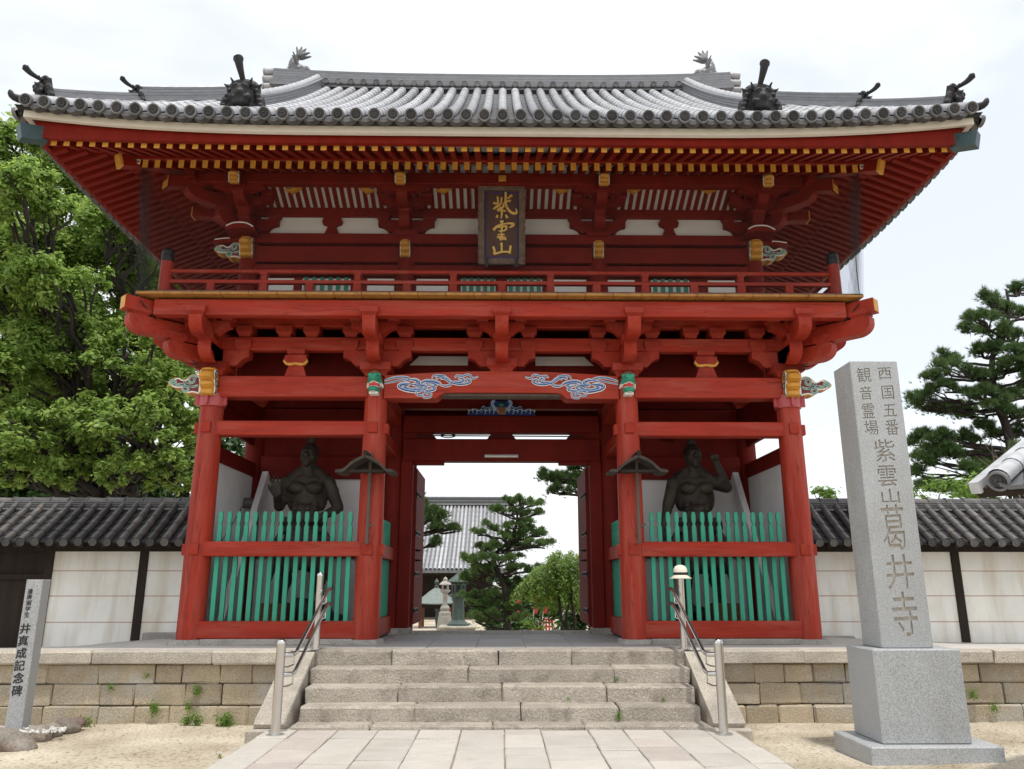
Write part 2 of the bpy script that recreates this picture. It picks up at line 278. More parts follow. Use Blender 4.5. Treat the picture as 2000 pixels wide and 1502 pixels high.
class MB:
    def __init__(s): s.v = []; s.f = []; s.m = []
    def add(s, vs, fs, mi=0):
        b = len(s.v); s.v += [tuple(p) for p in vs]; s.f += [tuple(b + i for i in f) for f in fs]; s.m += [mi] * len(fs); return s
    def box(s, x0, x1, y0, y1, z0, z1, b=0.0, mi=0, M=None):
        if x0 > x1: x0, x1 = x1, x0
        if y0 > y1: y0, y1 = y1, y0
        if z0 > z1: z0, z1 = z1, z0
        if b <= 0:
            vs = [(x, y, z) for z in (z0, z1) for y in (y0, y1) for x in (x0, x1)]
            fs = [(0, 2, 3, 1), (4, 5, 7, 6), (0, 1, 5, 4), (2, 6, 7, 3), (0, 4, 6, 2), (1, 3, 7, 5)]
        else:
            b = min(b, (x1 - x0) * .45, (y1 - y0) * .45, (z1 - z0) * .45)
            vs = []; idx = {}
            for sx in (0, 1):
                for sy in (0, 1):
                    for sz in (0, 1):
                        X, Y, Z = (x0, x1)[sx], (y0, y1)[sy], (z0, z1)[sz]
                        dx, dy, dz = (b, -b)[sx], (b, -b)[sy], (b, -b)[sz]
                        for ax, p in enumerate(((X, Y + dy, Z + dz), (X + dx, Y, Z + dz), (X + dx, Y + dy, Z))):
                            idx[sx, sy, sz, ax] = len(vs); vs.append(p)
            fs = []
            g = lambda *k: idx[k]
            fs += [(g(0,0,0,0), g(0,0,1,0), g(0,1,1,0), g(0,1,0,0)), (g(1,0,0,0), g(1,1,0,0), g(1,1,1,0), g(1,0,1,0)),
                   (g(0,0,0,1), g(1,0,0,1), g(1,0,1,1), g(0,0,1,1)), (g(0,1,0,1), g(0,1,1,1), g(1,1,1,1), g(1,1,0,1)),
                   (g(0,0,0,2), g(0,1,0,2), g(1,1,0,2), g(1,0,0,2)), (g(0,0,1,2), g(1,0,1,2), g(1,1,1,2), g(0,1,1,2))]
            for a in (0, 1):
                for c in (0, 1):
                    fs.append((g(0,a,c,1), g(1,a,c,1), g(1,a,c,2), g(0,a,c,2)) if a != c else (g(0,a,c,2), g(1,a,c,2), g(1,a,c,1), g(0,a,c,1)))
                    fs.append((g(a,0,c,2), g(a,1,c,2), g(a,1,c,0), g(a,0,c,0)) if a != c else (g(a,0,c,0), g(a,1,c,0), g(a,1,c,2), g(a,0,c,2)))
                    fs.append((g(a,c,0,0), g(a,c,1,0), g(a,c,1,1), g(a,c,0,1)) if a != c else (g(a,c,0,1), g(a,c,1,1), g(a,c,1,0), g(a,c,0,0)))
            for sx in (0, 1):
                for sy in (0, 1):
                    for sz in (0, 1):
                        t = (g(sx,sy,sz,0), g(sx,sy,sz,1), g(sx,sy,sz,2))
                        fs.append(t if (sx + sy + sz) % 2 == 0 else t[::-1])
        if M is not None: vs = [M @ Vector(p) for p in vs]
        return s.add(vs, fs, mi)
    def prism(s, poly, o, u, v, n, d0, d1, mi=0, mis=None):
        """polygon in (u, v) at origin o, pushed along n from d0 to d1"""
        o, u, v, n = Vector(o), Vector(u), Vector(v), Vector(n); k = len(poly)
        vs = [o + u * a + v * b + n * d0 for a, b in poly] + [o + u * a + v * b + n * d1 for a, b in poly]
        s.add(vs, [tuple(range(k - 1, -1, -1)), tuple(range(k, 2 * k))], mi)
        b0 = len(s.v) - 2 * k
        for i in range(k):
            j = (i + 1) % k; s.f.append((b0 + i, b0 + j, b0 + k + j, b0 + k + i)); s.m.append(mi if mis is None else mis)
        return s
    def lathe(s, prof, o=(0, 0, 0), n=24, axis='z', mi=0, M=None, cap=True):
        vs = []; fs = []
        for r, z in prof:
            for i in range(n):
                a = 2 * math.pi * i / n; vs.append(Vector((r * math.cos(a), r * math.sin(a), z)))
        for k in range(len(prof) - 1):
            for i in range(n):
                j = (i + 1) % n; fs.append((k * n + i, k * n + j, (k + 1) * n + j, (k + 1) * n + i))
        if cap: fs += [tuple(range(n - 1, -1, -1)), tuple((len(prof) - 1) * n + i for i in range(n))]
        if M is None:
            M = Matrix.Translation(o)
            if axis == 'x': M = M @ Matrix.Rotation(R(90), 4, 'Y')
            if axis == 'y': M = M @ Matrix.Rotation(R(90), 4, 'X')      # local z -> -y
        return s.add([M @ p for p in vs], fs, mi)
    def tube(s, path, rad, n=8, mi=0, caps=True, up=None):
        path = [Vector(p) for p in path]
        if not hasattr(rad, '__len__'): rad = [rad] * len(path)
        vs = []; fs = []; prev = None
        for k, p in enumerate(path):
            t = (path[min(k + 1, len(path) - 1)] - path[max(k - 1, 0)])
            t = t.normalized() if t.length > 1e-9 else Vector((0, 0, 1))
            if prev is None:
                a = Vector((0, 0, 1)) if abs(t.z) < 0.9 else Vector((1, 0, 0))
                prev = t.cross(a).normalized()
            e1 = (prev - t * prev.dot(t)).normalized(); e2 = t.cross(e1); prev = e1
            for i in range(n):
                a = 2 * math.pi * i / n; vs.append(p + (e1 * math.cos(a) + e2 * math.sin(a)) * rad[k])
        for k in range(len(path) - 1):
            for i in range(n):
                j = (i + 1) % n; fs.append((k * n + i, k * n + j, (k + 1) * n + j, (k + 1) * n + i))
        if caps: fs += [tuple(range(n - 1, -1, -1)), tuple((len(path) - 1) * n + i for i in range(n))]
        return s.add(vs, fs, mi)
    def beam(s, a, b, w, h, mi=0, ext=0.0):
        """rectangular bar from a to b, w across, h tall (in the vertical plane)"""
        a, b = Vector(a), Vector(b); t = (b - a).normalized()
        side = t.cross(Vector((0, 0, 1)))
        side = side.normalized() if side.length > 1e-6 else Vector((1, 0, 0))
        up = side.cross(t); a = a - t * ext; b = b + t * ext
        vs = [p + side * (w / 2 * i) + up * (h / 2 * j) for p in (a, b) for j in (-1, 1) for i in (-1, 1)]
        return s.add(vs, [(0, 1, 3, 2), (4, 6, 7, 5), (0, 4, 5, 1), (2, 3, 7, 6), (0, 2, 6, 4), (1, 5, 7, 3)], mi)
    def ell(s, c, r, rot=None, n=12, m=8, mi=0):
        c = Vector(c); r = (r, r, r) if not hasattr(r, '__len__') else r
        M = rot.to_matrix() if rot is not None else Matrix.Identity(3)
        vs = [c + M @ Vector((0, 0, -r[2]))]
        for k in range(1, m):
            b = -math.pi / 2 + math.pi * k / m
            for i in range(n):
                a = 2 * math.pi * i / n
                vs.append(c + M @ Vector((r[0] * math.cos(b) * math.cos(a), r[1] * math.cos(b) * math.sin(a), r[2] * math.sin(b))))
        vs.append(c + M @ Vector((0, 0, r[2])))
        fs = [(0, 1 + (i + 1) % n, 1 + i) for i in range(n)]
        for k in range(m - 2):
            for i in range(n):
                j = (i + 1) % n; fs.append((1 + k * n + i, 1 + k * n + j, 1 + (k + 1) * n + j, 1 + (k + 1) * n + i))
        l = len(vs) - 1; fs += [(l, 1 + (m - 2) * n + i, 1 + (m - 2) * n + (i + 1) % n) for i in range(n)]
        return s.add(vs, fs, mi)
    def cap(s, a, b, r0, r1, n=10, mi=0):
        """tapered limb with round ends"""
        a, b = Vector(a), Vector(b)
        d = b - a; pts = [a - d.normalized() * r0 * .9, a - d.normalized() * r0 * .5, a, b, b + d.normalized() * r1 * .5, b + d.normalized() * r1 * .9]
        return s.tube(pts, [r0 * .35, r0 * .85, r0, r1, r1 * .85, r1 * .35], n, mi)
    def ribbon(s, pts, wid, o, u, v, n, d0, d1, mi=0, closed=False, step=5):
        """flat brush stroke: smooth path in (u, v), width per point, raised along n"""
        o, u, v, n = Vector(o), Vector(u), Vector(v), Vector(n)
        if not hasattr(wid, '__len__'): wid = [wid] * len(pts)
        P = spline(pts, step); Wd = spline([(q, 0) for q in wid], step)
        k = len(P); lft = []; rgt = []
        for i in range(k):
            a = P[max(i - 1, 0)]; b = P[min(i + 1, k - 1)]; tx, ty = b[0] - a[0], b[1] - a[1]
            q = math.hypot(tx, ty) or 1; nx, ny = -ty / q, tx / q; h = max(Wd[i][0], 1e-4) / 2
            lft.append((P[i][0] + nx * h, P[i][1] + ny * h)); rgt.append((P[i][0] - nx * h, P[i][1] - ny * h))
        vs = []
        for d in (d0, d1):
            vs += [o + u * a + v * b + n * d for a, b in lft] + [o + u * a + v * b + n * d for a, b in rgt]
        fs = []
        for i in range(k - 1):
            fs.append((2*k+i, 2*k+i+1, 3*k+i+1, 3*k+i)); fs.append((i, k+i, k+i+1, i+1))
            fs.append((i, i+1, 2*k+i+1, 2*k+i)); fs.append((k+i, 3*k+i, 3*k+i+1, k+i+1))
        fs.append((0, 2*k, 3*k, k)); fs.append((k-1, 2*k-1, 4*k-1, 3*k-1))
        return s.add(vs, fs, mi)
    def mesh(s, name, mats, smooth=False):
        me = bpy.data.meshes.new(name); me.from_pydata(s.v, [], s.f)
        mats = [mats] if isinstance(mats, str) else mats
        for m in mats: me.materials.append(MATS[m])
        if len(mats) > 1: me.polygons.foreach_set('material_index', s.m)
        if smooth:
            me.polygons.foreach_set('use_smooth', [True] * len(me.polygons))
        me.update()
        if smooth == 'auto':
            try: me.set_sharp_from_angle(angle=R(38))
            except Exception: pass
        return me
    def build(s, name, mats, parent=None, smooth=False, M=None):
        return link(bpy.data.objects.new(name, s.mesh(name, mats, smooth)), parent, M)
def spline(pts, step=5):
    if len(pts) < 3:
        return [tuple(a + (b - a) * i / step for a, b in zip(pts[0], pts[1])) for i in range(step + 1)] if len(pts) == 2 else list(pts)
    P = [pts[0]] + list(pts) + [pts[-1]]; o = []
    for i in range(1, len(P) - 2):
        p0, p1, p2, p3 = P[i - 1:i + 3]
        for k in range(step):
            t = k / step
            o.append(tuple(0.5 * (2 * b + (c - a) * t + (2 * a - 5 * b + 4 * c - d) * t * t + (3 * b - a - 3 * c + d) * t ** 3) for a, b, c, d in zip(p0, p1, p2, p3)))
    o.append(tuple(pts[-1])); return o
def remesh(mb, name, mats, vox, smooth_it=3, parent=None, M=None, decim=None, link_it=True):
    """melt overlapping shapes into one continuous skin"""
    me = mb.mesh(name + '_src', mats[:1] if isinstance(mats, list) else mats)
    o = bpy.data.objects.new('tmp', me); COL.objects.link(o)
    r = o.modifiers.new('r', 'REMESH'); r.mode = 'VOXEL'; r.voxel_size = vox; r.adaptivity = 0.0
    if smooth_it:
        sm = o.modifiers.new('s', 'SMOOTH'); sm.factor = 0.5; sm.iterations = smooth_it
    if decim:
        d = o.modifiers.new('d', 'DECIMATE'); d.ratio = decim
    dg = bpy.context.evaluated_depsgraph_get()
    m2 = bpy.data.meshes.new_from_object(o.evaluated_get(dg)); m2.name = name
    bpy.data.objects.remove(o); bpy.data.meshes.remove(me)
    m2.polygons.foreach_set('use_smooth', [True] * len(m2.polygons))
    if not link_it: return m2
    return link(bpy.data.objects.new(name, m2), parent, M)
def paint_faces(me, mats, fn):
    """give faces a material slot by their place on the thing"""
    me.materials.clear()
    for m in mats: me.materials.append(MATS[m])
    for p in me.polygons: p.material_index = fn(p.center, p.normal)
def wob(v, s=1.0, k=0.0):
    return math.sin(v[0] * 3.1 * s + k) * math.sin(v[1] * 2.7 * s + k * 1.3) * math.sin(v[2] * 3.7 * s + k * .7)
def rough_box(x0, x1, y0, y1, z0, z1, amp=0.012, b=0.02):
    """a stone block with uneven edges: a bevelled box whose corners are nudged"""
    mb = MB().box(x0, x1, y0, y1, z0, z1, b)
    mb.v = [(x + random.uniform(-amp, amp), y + random.uniform(-amp, amp), z + random.uniform(-amp, amp) * .6) for x, y, z in mb.v]
    return mb
def text_mesh(s, size=1.0, bold=0.0):
    c = bpy.data.curves.new('t', 'FONT'); c.body = s; c.size = size; c.align_x = 'CENTER'; c.align_y = 'CENTER'; c.offset = bold
    c.resolution_u = 3
    o = bpy.data.objects.new('t', c); COL.objects.link(o); bpy.context.view_layer.update()
    me = bpy.data.meshes.new_from_object(o.evaluated_get(bpy.context.evaluated_depsgraph_get()))
    bpy.data.objects.remove(o); bpy.data.curves.remove(c)
    xs = [v.co.x for v in me.vertices]; ys = [v.co.y for v in me.vertices]
    cx, cy = (min(xs) + max(xs)) / 2, (min(ys) + max(ys)) / 2
    for v in me.vertices: v.co.x -= cx; v.co.y -= cy
    return me
# ================================================================ ground, terrace, steps, path
PF = 0.73                                 # height of the gate terrace
def sstep(a, b, x):
    t = max(0.0, min(1.0, (x - a) / (b - a))); return t * t * (3 - 2 * t)
def ground_z(X, Y):
    z = -0.15 + 0.07 * sstep(-1.5, -4.0, Y) - 0.62 * sstep(4.5, 6.0, Y)
    if Y < 0 and abs(X) < 30: z += 0.012 * math.sin(X * 2.3 + Y) + 0.010 * math.sin(Y * 3.1 - X * 1.1)
    return z
xs = [-1500, -400, -120, -50, -30] + [-20 + i * 0.5 for i in range(81)] + [30, 50, 120, 400, 1500]
ys = [-1500, -300, -80, -40, -25] + [-18 + i * 0.5 for i in range(35)] + [0, 2, 4, 4.5, 4.9, 5.3, 5.7, 6.0, 7, 10, 20, 40, 80, 200, 600, 1500]
mb = MB()
nx = len(xs)
mb.add([(x, y, ground_z(x, y)) for y in ys for x in xs],
       [(j * nx + i, j * nx + i + 1, (j + 1) * nx + i + 1, (j + 1) * nx + i) for j in range(len(ys) - 1) for i in range(nx - 1)])
tag(mb.build('ground', 'sand', smooth=True), kind='structure')
def terrace_z(X, Y):
    if Y > 2.43: return 0.45
    d = sstep(4.9, 7.6, abs(X)) * sstep(-0.8, 1.1, Y)
    return PF - 0.008 - d * (0.17 if X < 0 else 0.09)
txs = [-34, -20] + [-12 + i * 0.6 for i in range(41)] + [20, 34]
tys = [-1.12, -0.8, -0.3, 0.2, 0.7, 1.2, 1.8, 2.42, 2.44, 4, 6.2]
nx = len(txs); mb = MB()
mb.add([(x, y, terrace_z(x, y)) for y in tys for x in txs] + [(x, 6.2, -1.2) for x in txs],
       [(j * nx + i, j * nx + i + 1, (j + 1) * nx + i + 1, (j + 1) * nx + i) for j in range(len(tys)) for i in range(nx - 1)])
terrace = tag(mb.build('terrace', 'concrete'), kind='structure')
mb = MB().box(-34, -2.64, -1.02, -0.98, -0.5, PF - 0.03).box(2.64, 34, -1.02, -0.98, -0.5, PF - 0.03)
mb.build('wall_core', 'joint', terrace)
# paving inside the gate and up to the top step
for i in range(7):
    x0 = -2.3 + i * 0.657
    y = -0.84
    while y < 2.0:
        l = random.uniform(0.75, 1.15) if y + 1.2 < 2.0 else 2.12 - y
        rough_box(x0 + .004, x0 + .653, y + .004, min(y + l, 2.12) - .004, PF - 0.05, PF + 0.004, 0.002, 0.006).build('floor_slab', 'floor_slab', terrace)
        y += l
MB().box(-1.52, 1.52, 2.10, 2.30, PF - 0.1, PF + 0.05, 0.01).build('threshold', 'stone_grey', terrace)
# retaining wall: cap stones and three courses of blocks
rw = empty('retaining_wall', (0, -1.1, -0.2), None, 'low retaining wall of tan stone blocks under a rough grey coping beside the steps', 'wall')
def course(xa, xb, z0, z1, yf, wmin, wmax, name, mat_, amp):
    x = xa
    while x < xb - 0.05:
        wd = random.uniform(wmin, wmax)
        if xb - (x + wd) < wmin * 0.6: wd = xb - x
        j = random.uniform(-0.012, 0.012)
        rough_box(x + .002, x + wd - .002, yf + j, yf + 0.32, z0 + .002, z1 - .002, amp, random.uniform(.010, .024)).build(name, mat_, rw)
        x += wd
for sgn in (-1, 1):
    for z0, z1, nm, mt, a, b, yf in ((0.565, PF, 'coping_stone', 'stone_cap', 1.1, 1.55, -1.22), (0.325, 0.56, 'stone_block', 'stone_block', 0.30, 0.72, -1.09),
                          (0.07, 0.32, 'stone_block', 'stone_block', 0.32, 0.70, -1.11), (-0.30, 0.065, 'stone_block', 'stone_block', 0.34, 0.74, -1.13)):
        (course(2.66, 15.5, z0, z1, yf, a, b, nm, mt, 0.010) if sgn > 0 else course(-15.5, -2.66, z0, z1, yf, a, b, nm, mt, 0.010))
# stone steps
st = empty('stone_steps', (0, -1.8, 0), None, 'broad flight of rough granite steps leading up to the red gate', 'steps')
rows = [(-1.20, PF - 0.175, PF, [764, 973, 1117], 1287), (-1.53, 0.38, 0.555, [914, 1200], 1318), (-1.86, 0.205, 0.38, [777, 980, 1186], 1358),
        (-2.19, 0.03, 0.205, [808, 1018, 1210], 1396), (-2.43, -0.05, 0.045, [722, 962, 1142], 1416)]
for k, (yf, z0, z1, jx, py) in enumerate(rows):
    hw = (2.36, 2.33, 2.30, 2.27, 2.30)[k]
    cuts = [-hw] + [at_y(q, py, yf).x for q in jx] + [hw]
    for a, b in zip(cuts[:-1], cuts[1:]):
        mbk = rough_box(a + .004, b - .004, yf + random.uniform(-.008, .008), yf + 0.40, z0 - 0.02, z1 + random.uniform(-.004, .004), 0.007, 0.018)
        mbk.build('step_stone', 'stone_step', st)
for s_ in (-1, 1):
    poly = [(-1.19, 0.715), (-2.36, 0.115), (-2.42, 0.06), (-2.40, 0.02), (-1.19, -0.15)]
    mbk = MB().prism(poly, (0, 0, 0), (0, 1, 0), (0, 0, 1), (1, 0, 0), min(s_ * 2.345, s_ * 2.70), max(s_ * 2.345, s_ * 2.70))
    mbk.build('cheek_stone', 'stone_cap', st)
    rough_box(min(s_ * 2.28, s_ * 2.76), max(s_ * 2.28, s_ * 2.76), -2.50, -1.15, -0.35, 0.015, 0.008).build('footing_stone', 'stone_cap', st)
# paved path
mb = MB().box(-2.58, 2.60, -40, -2.40, -0.3, -0.022)
path = tag(mb.build('path', 'joint'), kind='structure')
pe = [at_z(q, 1430, 0.0).x for q in (515, 576, 656, 736, 817, 900, 985, 1057, 1151, 1220, 1300, 1382, 1441)]
for i in range(12):
    y = -2.42; first = True
    while y > -11.5:
        l = random.choice((0.34, 0.42, 0.5, 0.56, 0.62, 0.75)) * (1.6 if i in (0, 11) else 1.0)
        if first: l *= random.uniform(0.5, 1.0); first = False
        if i == 6 and -4 < y: pass
        m_ = 'slab_pink' if i in (1, 9) and random.random() < 0.85 else 'slab'
        g0, g1 = random.uniform(.002, .008), random.uniform(.002, .008)
        rough_box(pe[i] + g0, pe[i + 1] - g1, y - l + random.uniform(.009, .016), y - .004, -0.07, 0.0 + random.uniform(-.004, .004), 0.004, 0.008).build('paving_slab', m_, path)
        y -= l

# ================================================================ earthen walls with tiled roofs, left and right of the gate
YW = 1.45
def earth_wall(name, sgn, label, posts, door=None):
    root = empty(name, (sgn * 8, YW + .25, 0.5), None, label, 'wall')
    xa, xb = 4.62, 15.0
    X = lambda q: sgn * q
    # plaster between the posts, in bands, with a painted line at each joint
    edges = [xa] + sorted(posts) + [xb]
    zl = [0.35, 0.953, 1.359, 1.755, 2.14]
    for a, b in zip(edges[:-1], edges[1:]):
        if door and a < door[0] + .01 < b + .01 and b <= door[1] + 0.2: continue
        a2, b2 = a + .05, b - .05
        for z0, z1 in zip(zl[:-1], zl[1:]):
            MB().box(X(a2), X(b2), YW, YW + .5, z0 + .006, z1 - .006, 0.004).build('plaster_band', 'plaster_wall', root)
        mbl = MB()
        for z in zl[1:-1]: mbl.box(X(a2), X(b2), YW + .006, YW + .48, z - .012, z + .012)
        mbl.build('painted_line', 'plaster_line', root)
    for p in posts:
        MB().box(X(p) - .07, X(p) + .07, YW - .03, YW + .53, 0.45, 2.16, 0.01).build('post', 'wood_dark', root)
    MB().box(X(xa), X(xa + 1.05), YW - .12, YW + .6, 0.5, 0.80 if sgn < 0 else 0.74, 0.02).build('plinth_stone', 'stone_grey', root)
    if door:
        a, b = door
        MB().box(X(a + .05), X(b - .05), YW + .12, YW + .18, 0.4, 2.14).build('door', 'wood_dark', root)
        MB().box(X(a + .05), X(b - .05), YW + .05, YW + .12, 1.62, 1.70).build('door_rail', 'wood_dark', root)
        MB().box(X(a + .05), X(b - .05), YW - .0, YW + .2, 0.35, 0.52).build('door_sill', 'wood_dark', root)
    # roof
    MB().box(X(xa - .14), X(xb), YW - .10, YW + .0, 2.06, 2.17).build('eave_beam', 'wood_dark', root)
    prof = [(0.80, 2.17), (0.80, 2.20), (1.05, 2.36), (1.35, 2.58), (1.62, 2.80), (1.80, 2.80), (2.07, 2.58), (2.37, 2.36), (2.62, 2.20), (2.62, 2.17), (1.71, 2.60)]
    MB().prism(prof, (0, 0, 0), (0, 1, 0), (0, 0, 1), (1, 0, 0), min(X(xa - .13), X(xb)), max(X(xa - .13), X(xb))).build('roof_bed', 'under_dark', root)
    q = xa - .1
    while q < xb:
        MB().beam((X(q), 0.86, 2.135), (X(q), YW + .1, 2.40), .07, .075).build('rafter', 'wood_dark', root)
        q += 0.34
    sp = 0.222; n = int((xb - xa + .2) / sp)
    # pan tiles (stepped) between the rows, one strip to each gap, and the round rows with their end tiles
    def zroof(y): return 2.20 + (y - 0.80) * 0.66 + (y - .8) ** 2 * 0.09
    pan = MB(); steps = 6
    for k in range(steps):
        y0, y1 = 0.78 + k * .145, 0.78 + (k + 1) * .145 + .02
        za, zb = zroof(y0) + .035, zroof(y1) + .012
        pts = []
        for yy, zz in ((y0, za), (y1, zb)):
            for i in range(5):
                u = -sp / 2 + sp * i / 4; pts.append((u, yy, zz - .022 * (1 - (2 * u / sp) ** 2)))
        for i in range(5):
            u = -sp / 2 + sp * i / 4; pts.append((u, y0, za - .03 - .022 * (1 - (2 * u / sp) ** 2)))
        pan.add(pts, [(i, i + 1, 6 + i, 5 + i) for i in range(4)] + [(10 + i, 11 + i, 1 + i, i) for i in range(4)])
    pan_me = None; row_me = None
    rowb = MB(); vs = []; ring = 9
    for k in range(5):
        y0, y1 = 0.74 + k * .19, 0.74 + (k + 1) * .19
        for yy, r in ((y0, .064), (y1 + .012, .056)):
            zc = zroof(yy) + .022
            for i in range(ring):
                a = math.pi * i / (ring - 1); vs.append((r * math.cos(a), yy - 0.45 * r * math.sin(a), zc + r * math.sin(a)))
    rowb.add(vs, [(k * ring + i, k * ring + i + 1, (k + 1) * ring + i + 1, (k + 1) * ring + i) for k in range(9) for i in range(ring - 1)])
    rowb.lathe([(.064, 0), (.064, .012), (.050, .012), (.050, .004), (.02, .004), (.016, .01)], M=Matrix.Translation((0, 0.755, zroof(.74) + .018)) @ Matrix.Rotation(R(105), 4, 'X'), n=14)
    for i in range(n):
        xx = X(xa - .06 + i * sp)
        M = Matrix.Translation((xx, random.uniform(-.006, .006), random.uniform(-.004, .004)))
        if row_me is None: row_me = rowb.build('round_tile_row', 'tile_old', root, 'auto', M); pan_me = pan.build('pan_tile_row', 'tile_dark', root, False, Matrix.Translation((xx + sp / 2, 0, 0)))
        else:
            inst(row_me, root, M, 'round_tile_row'); inst(pan_me, root, Matrix.Translation((xx + sp / 2, random.uniform(-.01, .01), 0)), 'pan_tile_row')
    # ridge: stacked flat tiles and a row of cover tiles
    z = 2.74
    for k, (hw, h) in enumerate(((.20, .035), (.15, .03), (.145, .03), (.14, .03), (.135, .03))):
        MB().box(X(xa - .14), X(xb), 1.71 - hw, 1.71 + hw, z, z + h - .006, 0.006).build('ridge_course', 'tile_edge' if k else 'tile', root); z += h
    q = xa - .12; first = None
    while q < xb:
        mm = Matrix.Translation((X(q), 1.71, z - .02)) @ Matrix.Rotation(R(random.uniform(-2, 2)), 4, 'Y')
        if first is None:
            first = MB().lathe([(.105, 0), (.108, .02), (.095, .03), (.088, .33)], n=16, axis='x').build('ridge_tile', 'tile_old', root, 'auto', mm)
        else: inst(first, root, mm, 'ridge_tile')
        q += 0.31
    return root
pl = [-at_y(q, 1160, YW).x for q in (274, 88)]; prt = [at_y(q, 1160, YW).x for q in (1874,)]
earth_wall('earthen_wall', -1, 'cream plaster wall with dark posts, tiled roof and a dark wooden doorway', pl + [pl[-1] + 2.4, pl[-1] + 4.3], (pl[-1], pl[-1] + 2.4))
earth_wall('earthen_wall', 1, 'cream plaster wall with tiled roof running behind the tall stone pillar', prt + [prt[0] + 2.6, prt[0] + 5.2])
# ================================================================ the gate: lower storey
gate = empty('temple_gate', (0, 2.2, PF), None, 'two storey vermilion temple gate with a sweeping grey tiled roof and balcony', 'gate')
CX = (4.405, 1.92); ROWS = (0.0, 2.2, 4.4); CB = 0.79; CT = 4.64
def part(mb, name, mats='red', parent=None, smooth=False, M=None): return mb.build(name, mats, parent or gate, smooth, M)
for r_, yr in enumerate(ROWS):
    zb = CB if r_ < 1 else (PF + 0.10 if r_ == 1 else 0.52)
    for sx in (-1, 1):
        for xc in CX:
            x = sx * xc
            mb = MB().lathe([(.186, zb), (.187, zb + 1.2), (.183, 2.6), (.176, 3.7), (.168, 4.4), (.150, CT)], (x, yr, 0), 28)
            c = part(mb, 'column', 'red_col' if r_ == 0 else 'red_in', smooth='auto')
            # base stone, an uneven round-cornered slab
            pts = []; k = 14
            for i in range(k):
                a = 2 * math.pi * i / k; rr = 0.29 * (1 + .08 * math.sin(3 * a + x) + random.uniform(-.03, .03)); pts.append((rr * math.cos(a), rr * math.sin(a)))
            bs = MB().prism(pts, (x, yr, 0), (1, 0, 0), (0, 1, 0), (0, 0, 1), zb - 0.16 if r_ else PF - .03, zb + .002)
            bs.v = [((p[0] - x) * (0.93 if p[2] > zb - .01 else 1.05) + x, (p[1] - yr) * (0.93 if p[2] > zb - .01 else 1.05) + yr, p[2]) for p in bs.v]
            bs.build('base_stone', 'stone_grey', c)
            if r_ == 0:
                for z in (3.815, 2.03):
                    MB().box(x - .072, x + .072, yr - .207, yr - .15, z - .08, z + .08, .008).build('nail_cover', 'red', c)
                    s2 = -sx if xc < 3 else sx
                    MB().box(x + s2 * .15, x + s2 * .215, yr - .075, yr + .075, z - .08, z + .08, .008).build('nail_cover', 'red', c)
                if xc > 3:
                    b = MB().lathe([(.178, 4.15), (.196, 4.15), (.196, 4.345), (.178, 4.345)], (x, yr, 0), 28)
                    for ang in (200, 340, 268):
                        a = R(ang); M = Matrix.Translation((x + .21 * math.cos(a), yr + .21 * math.sin(a), 4.25)) @ Matrix.Rotation(a, 4, 'Z')
                        b.box(-.05, .045, -.018, .018, -.085, .085, 0.004, M=M)
                    bo = b.build('clamp_band', 'band_red', c, 'auto')
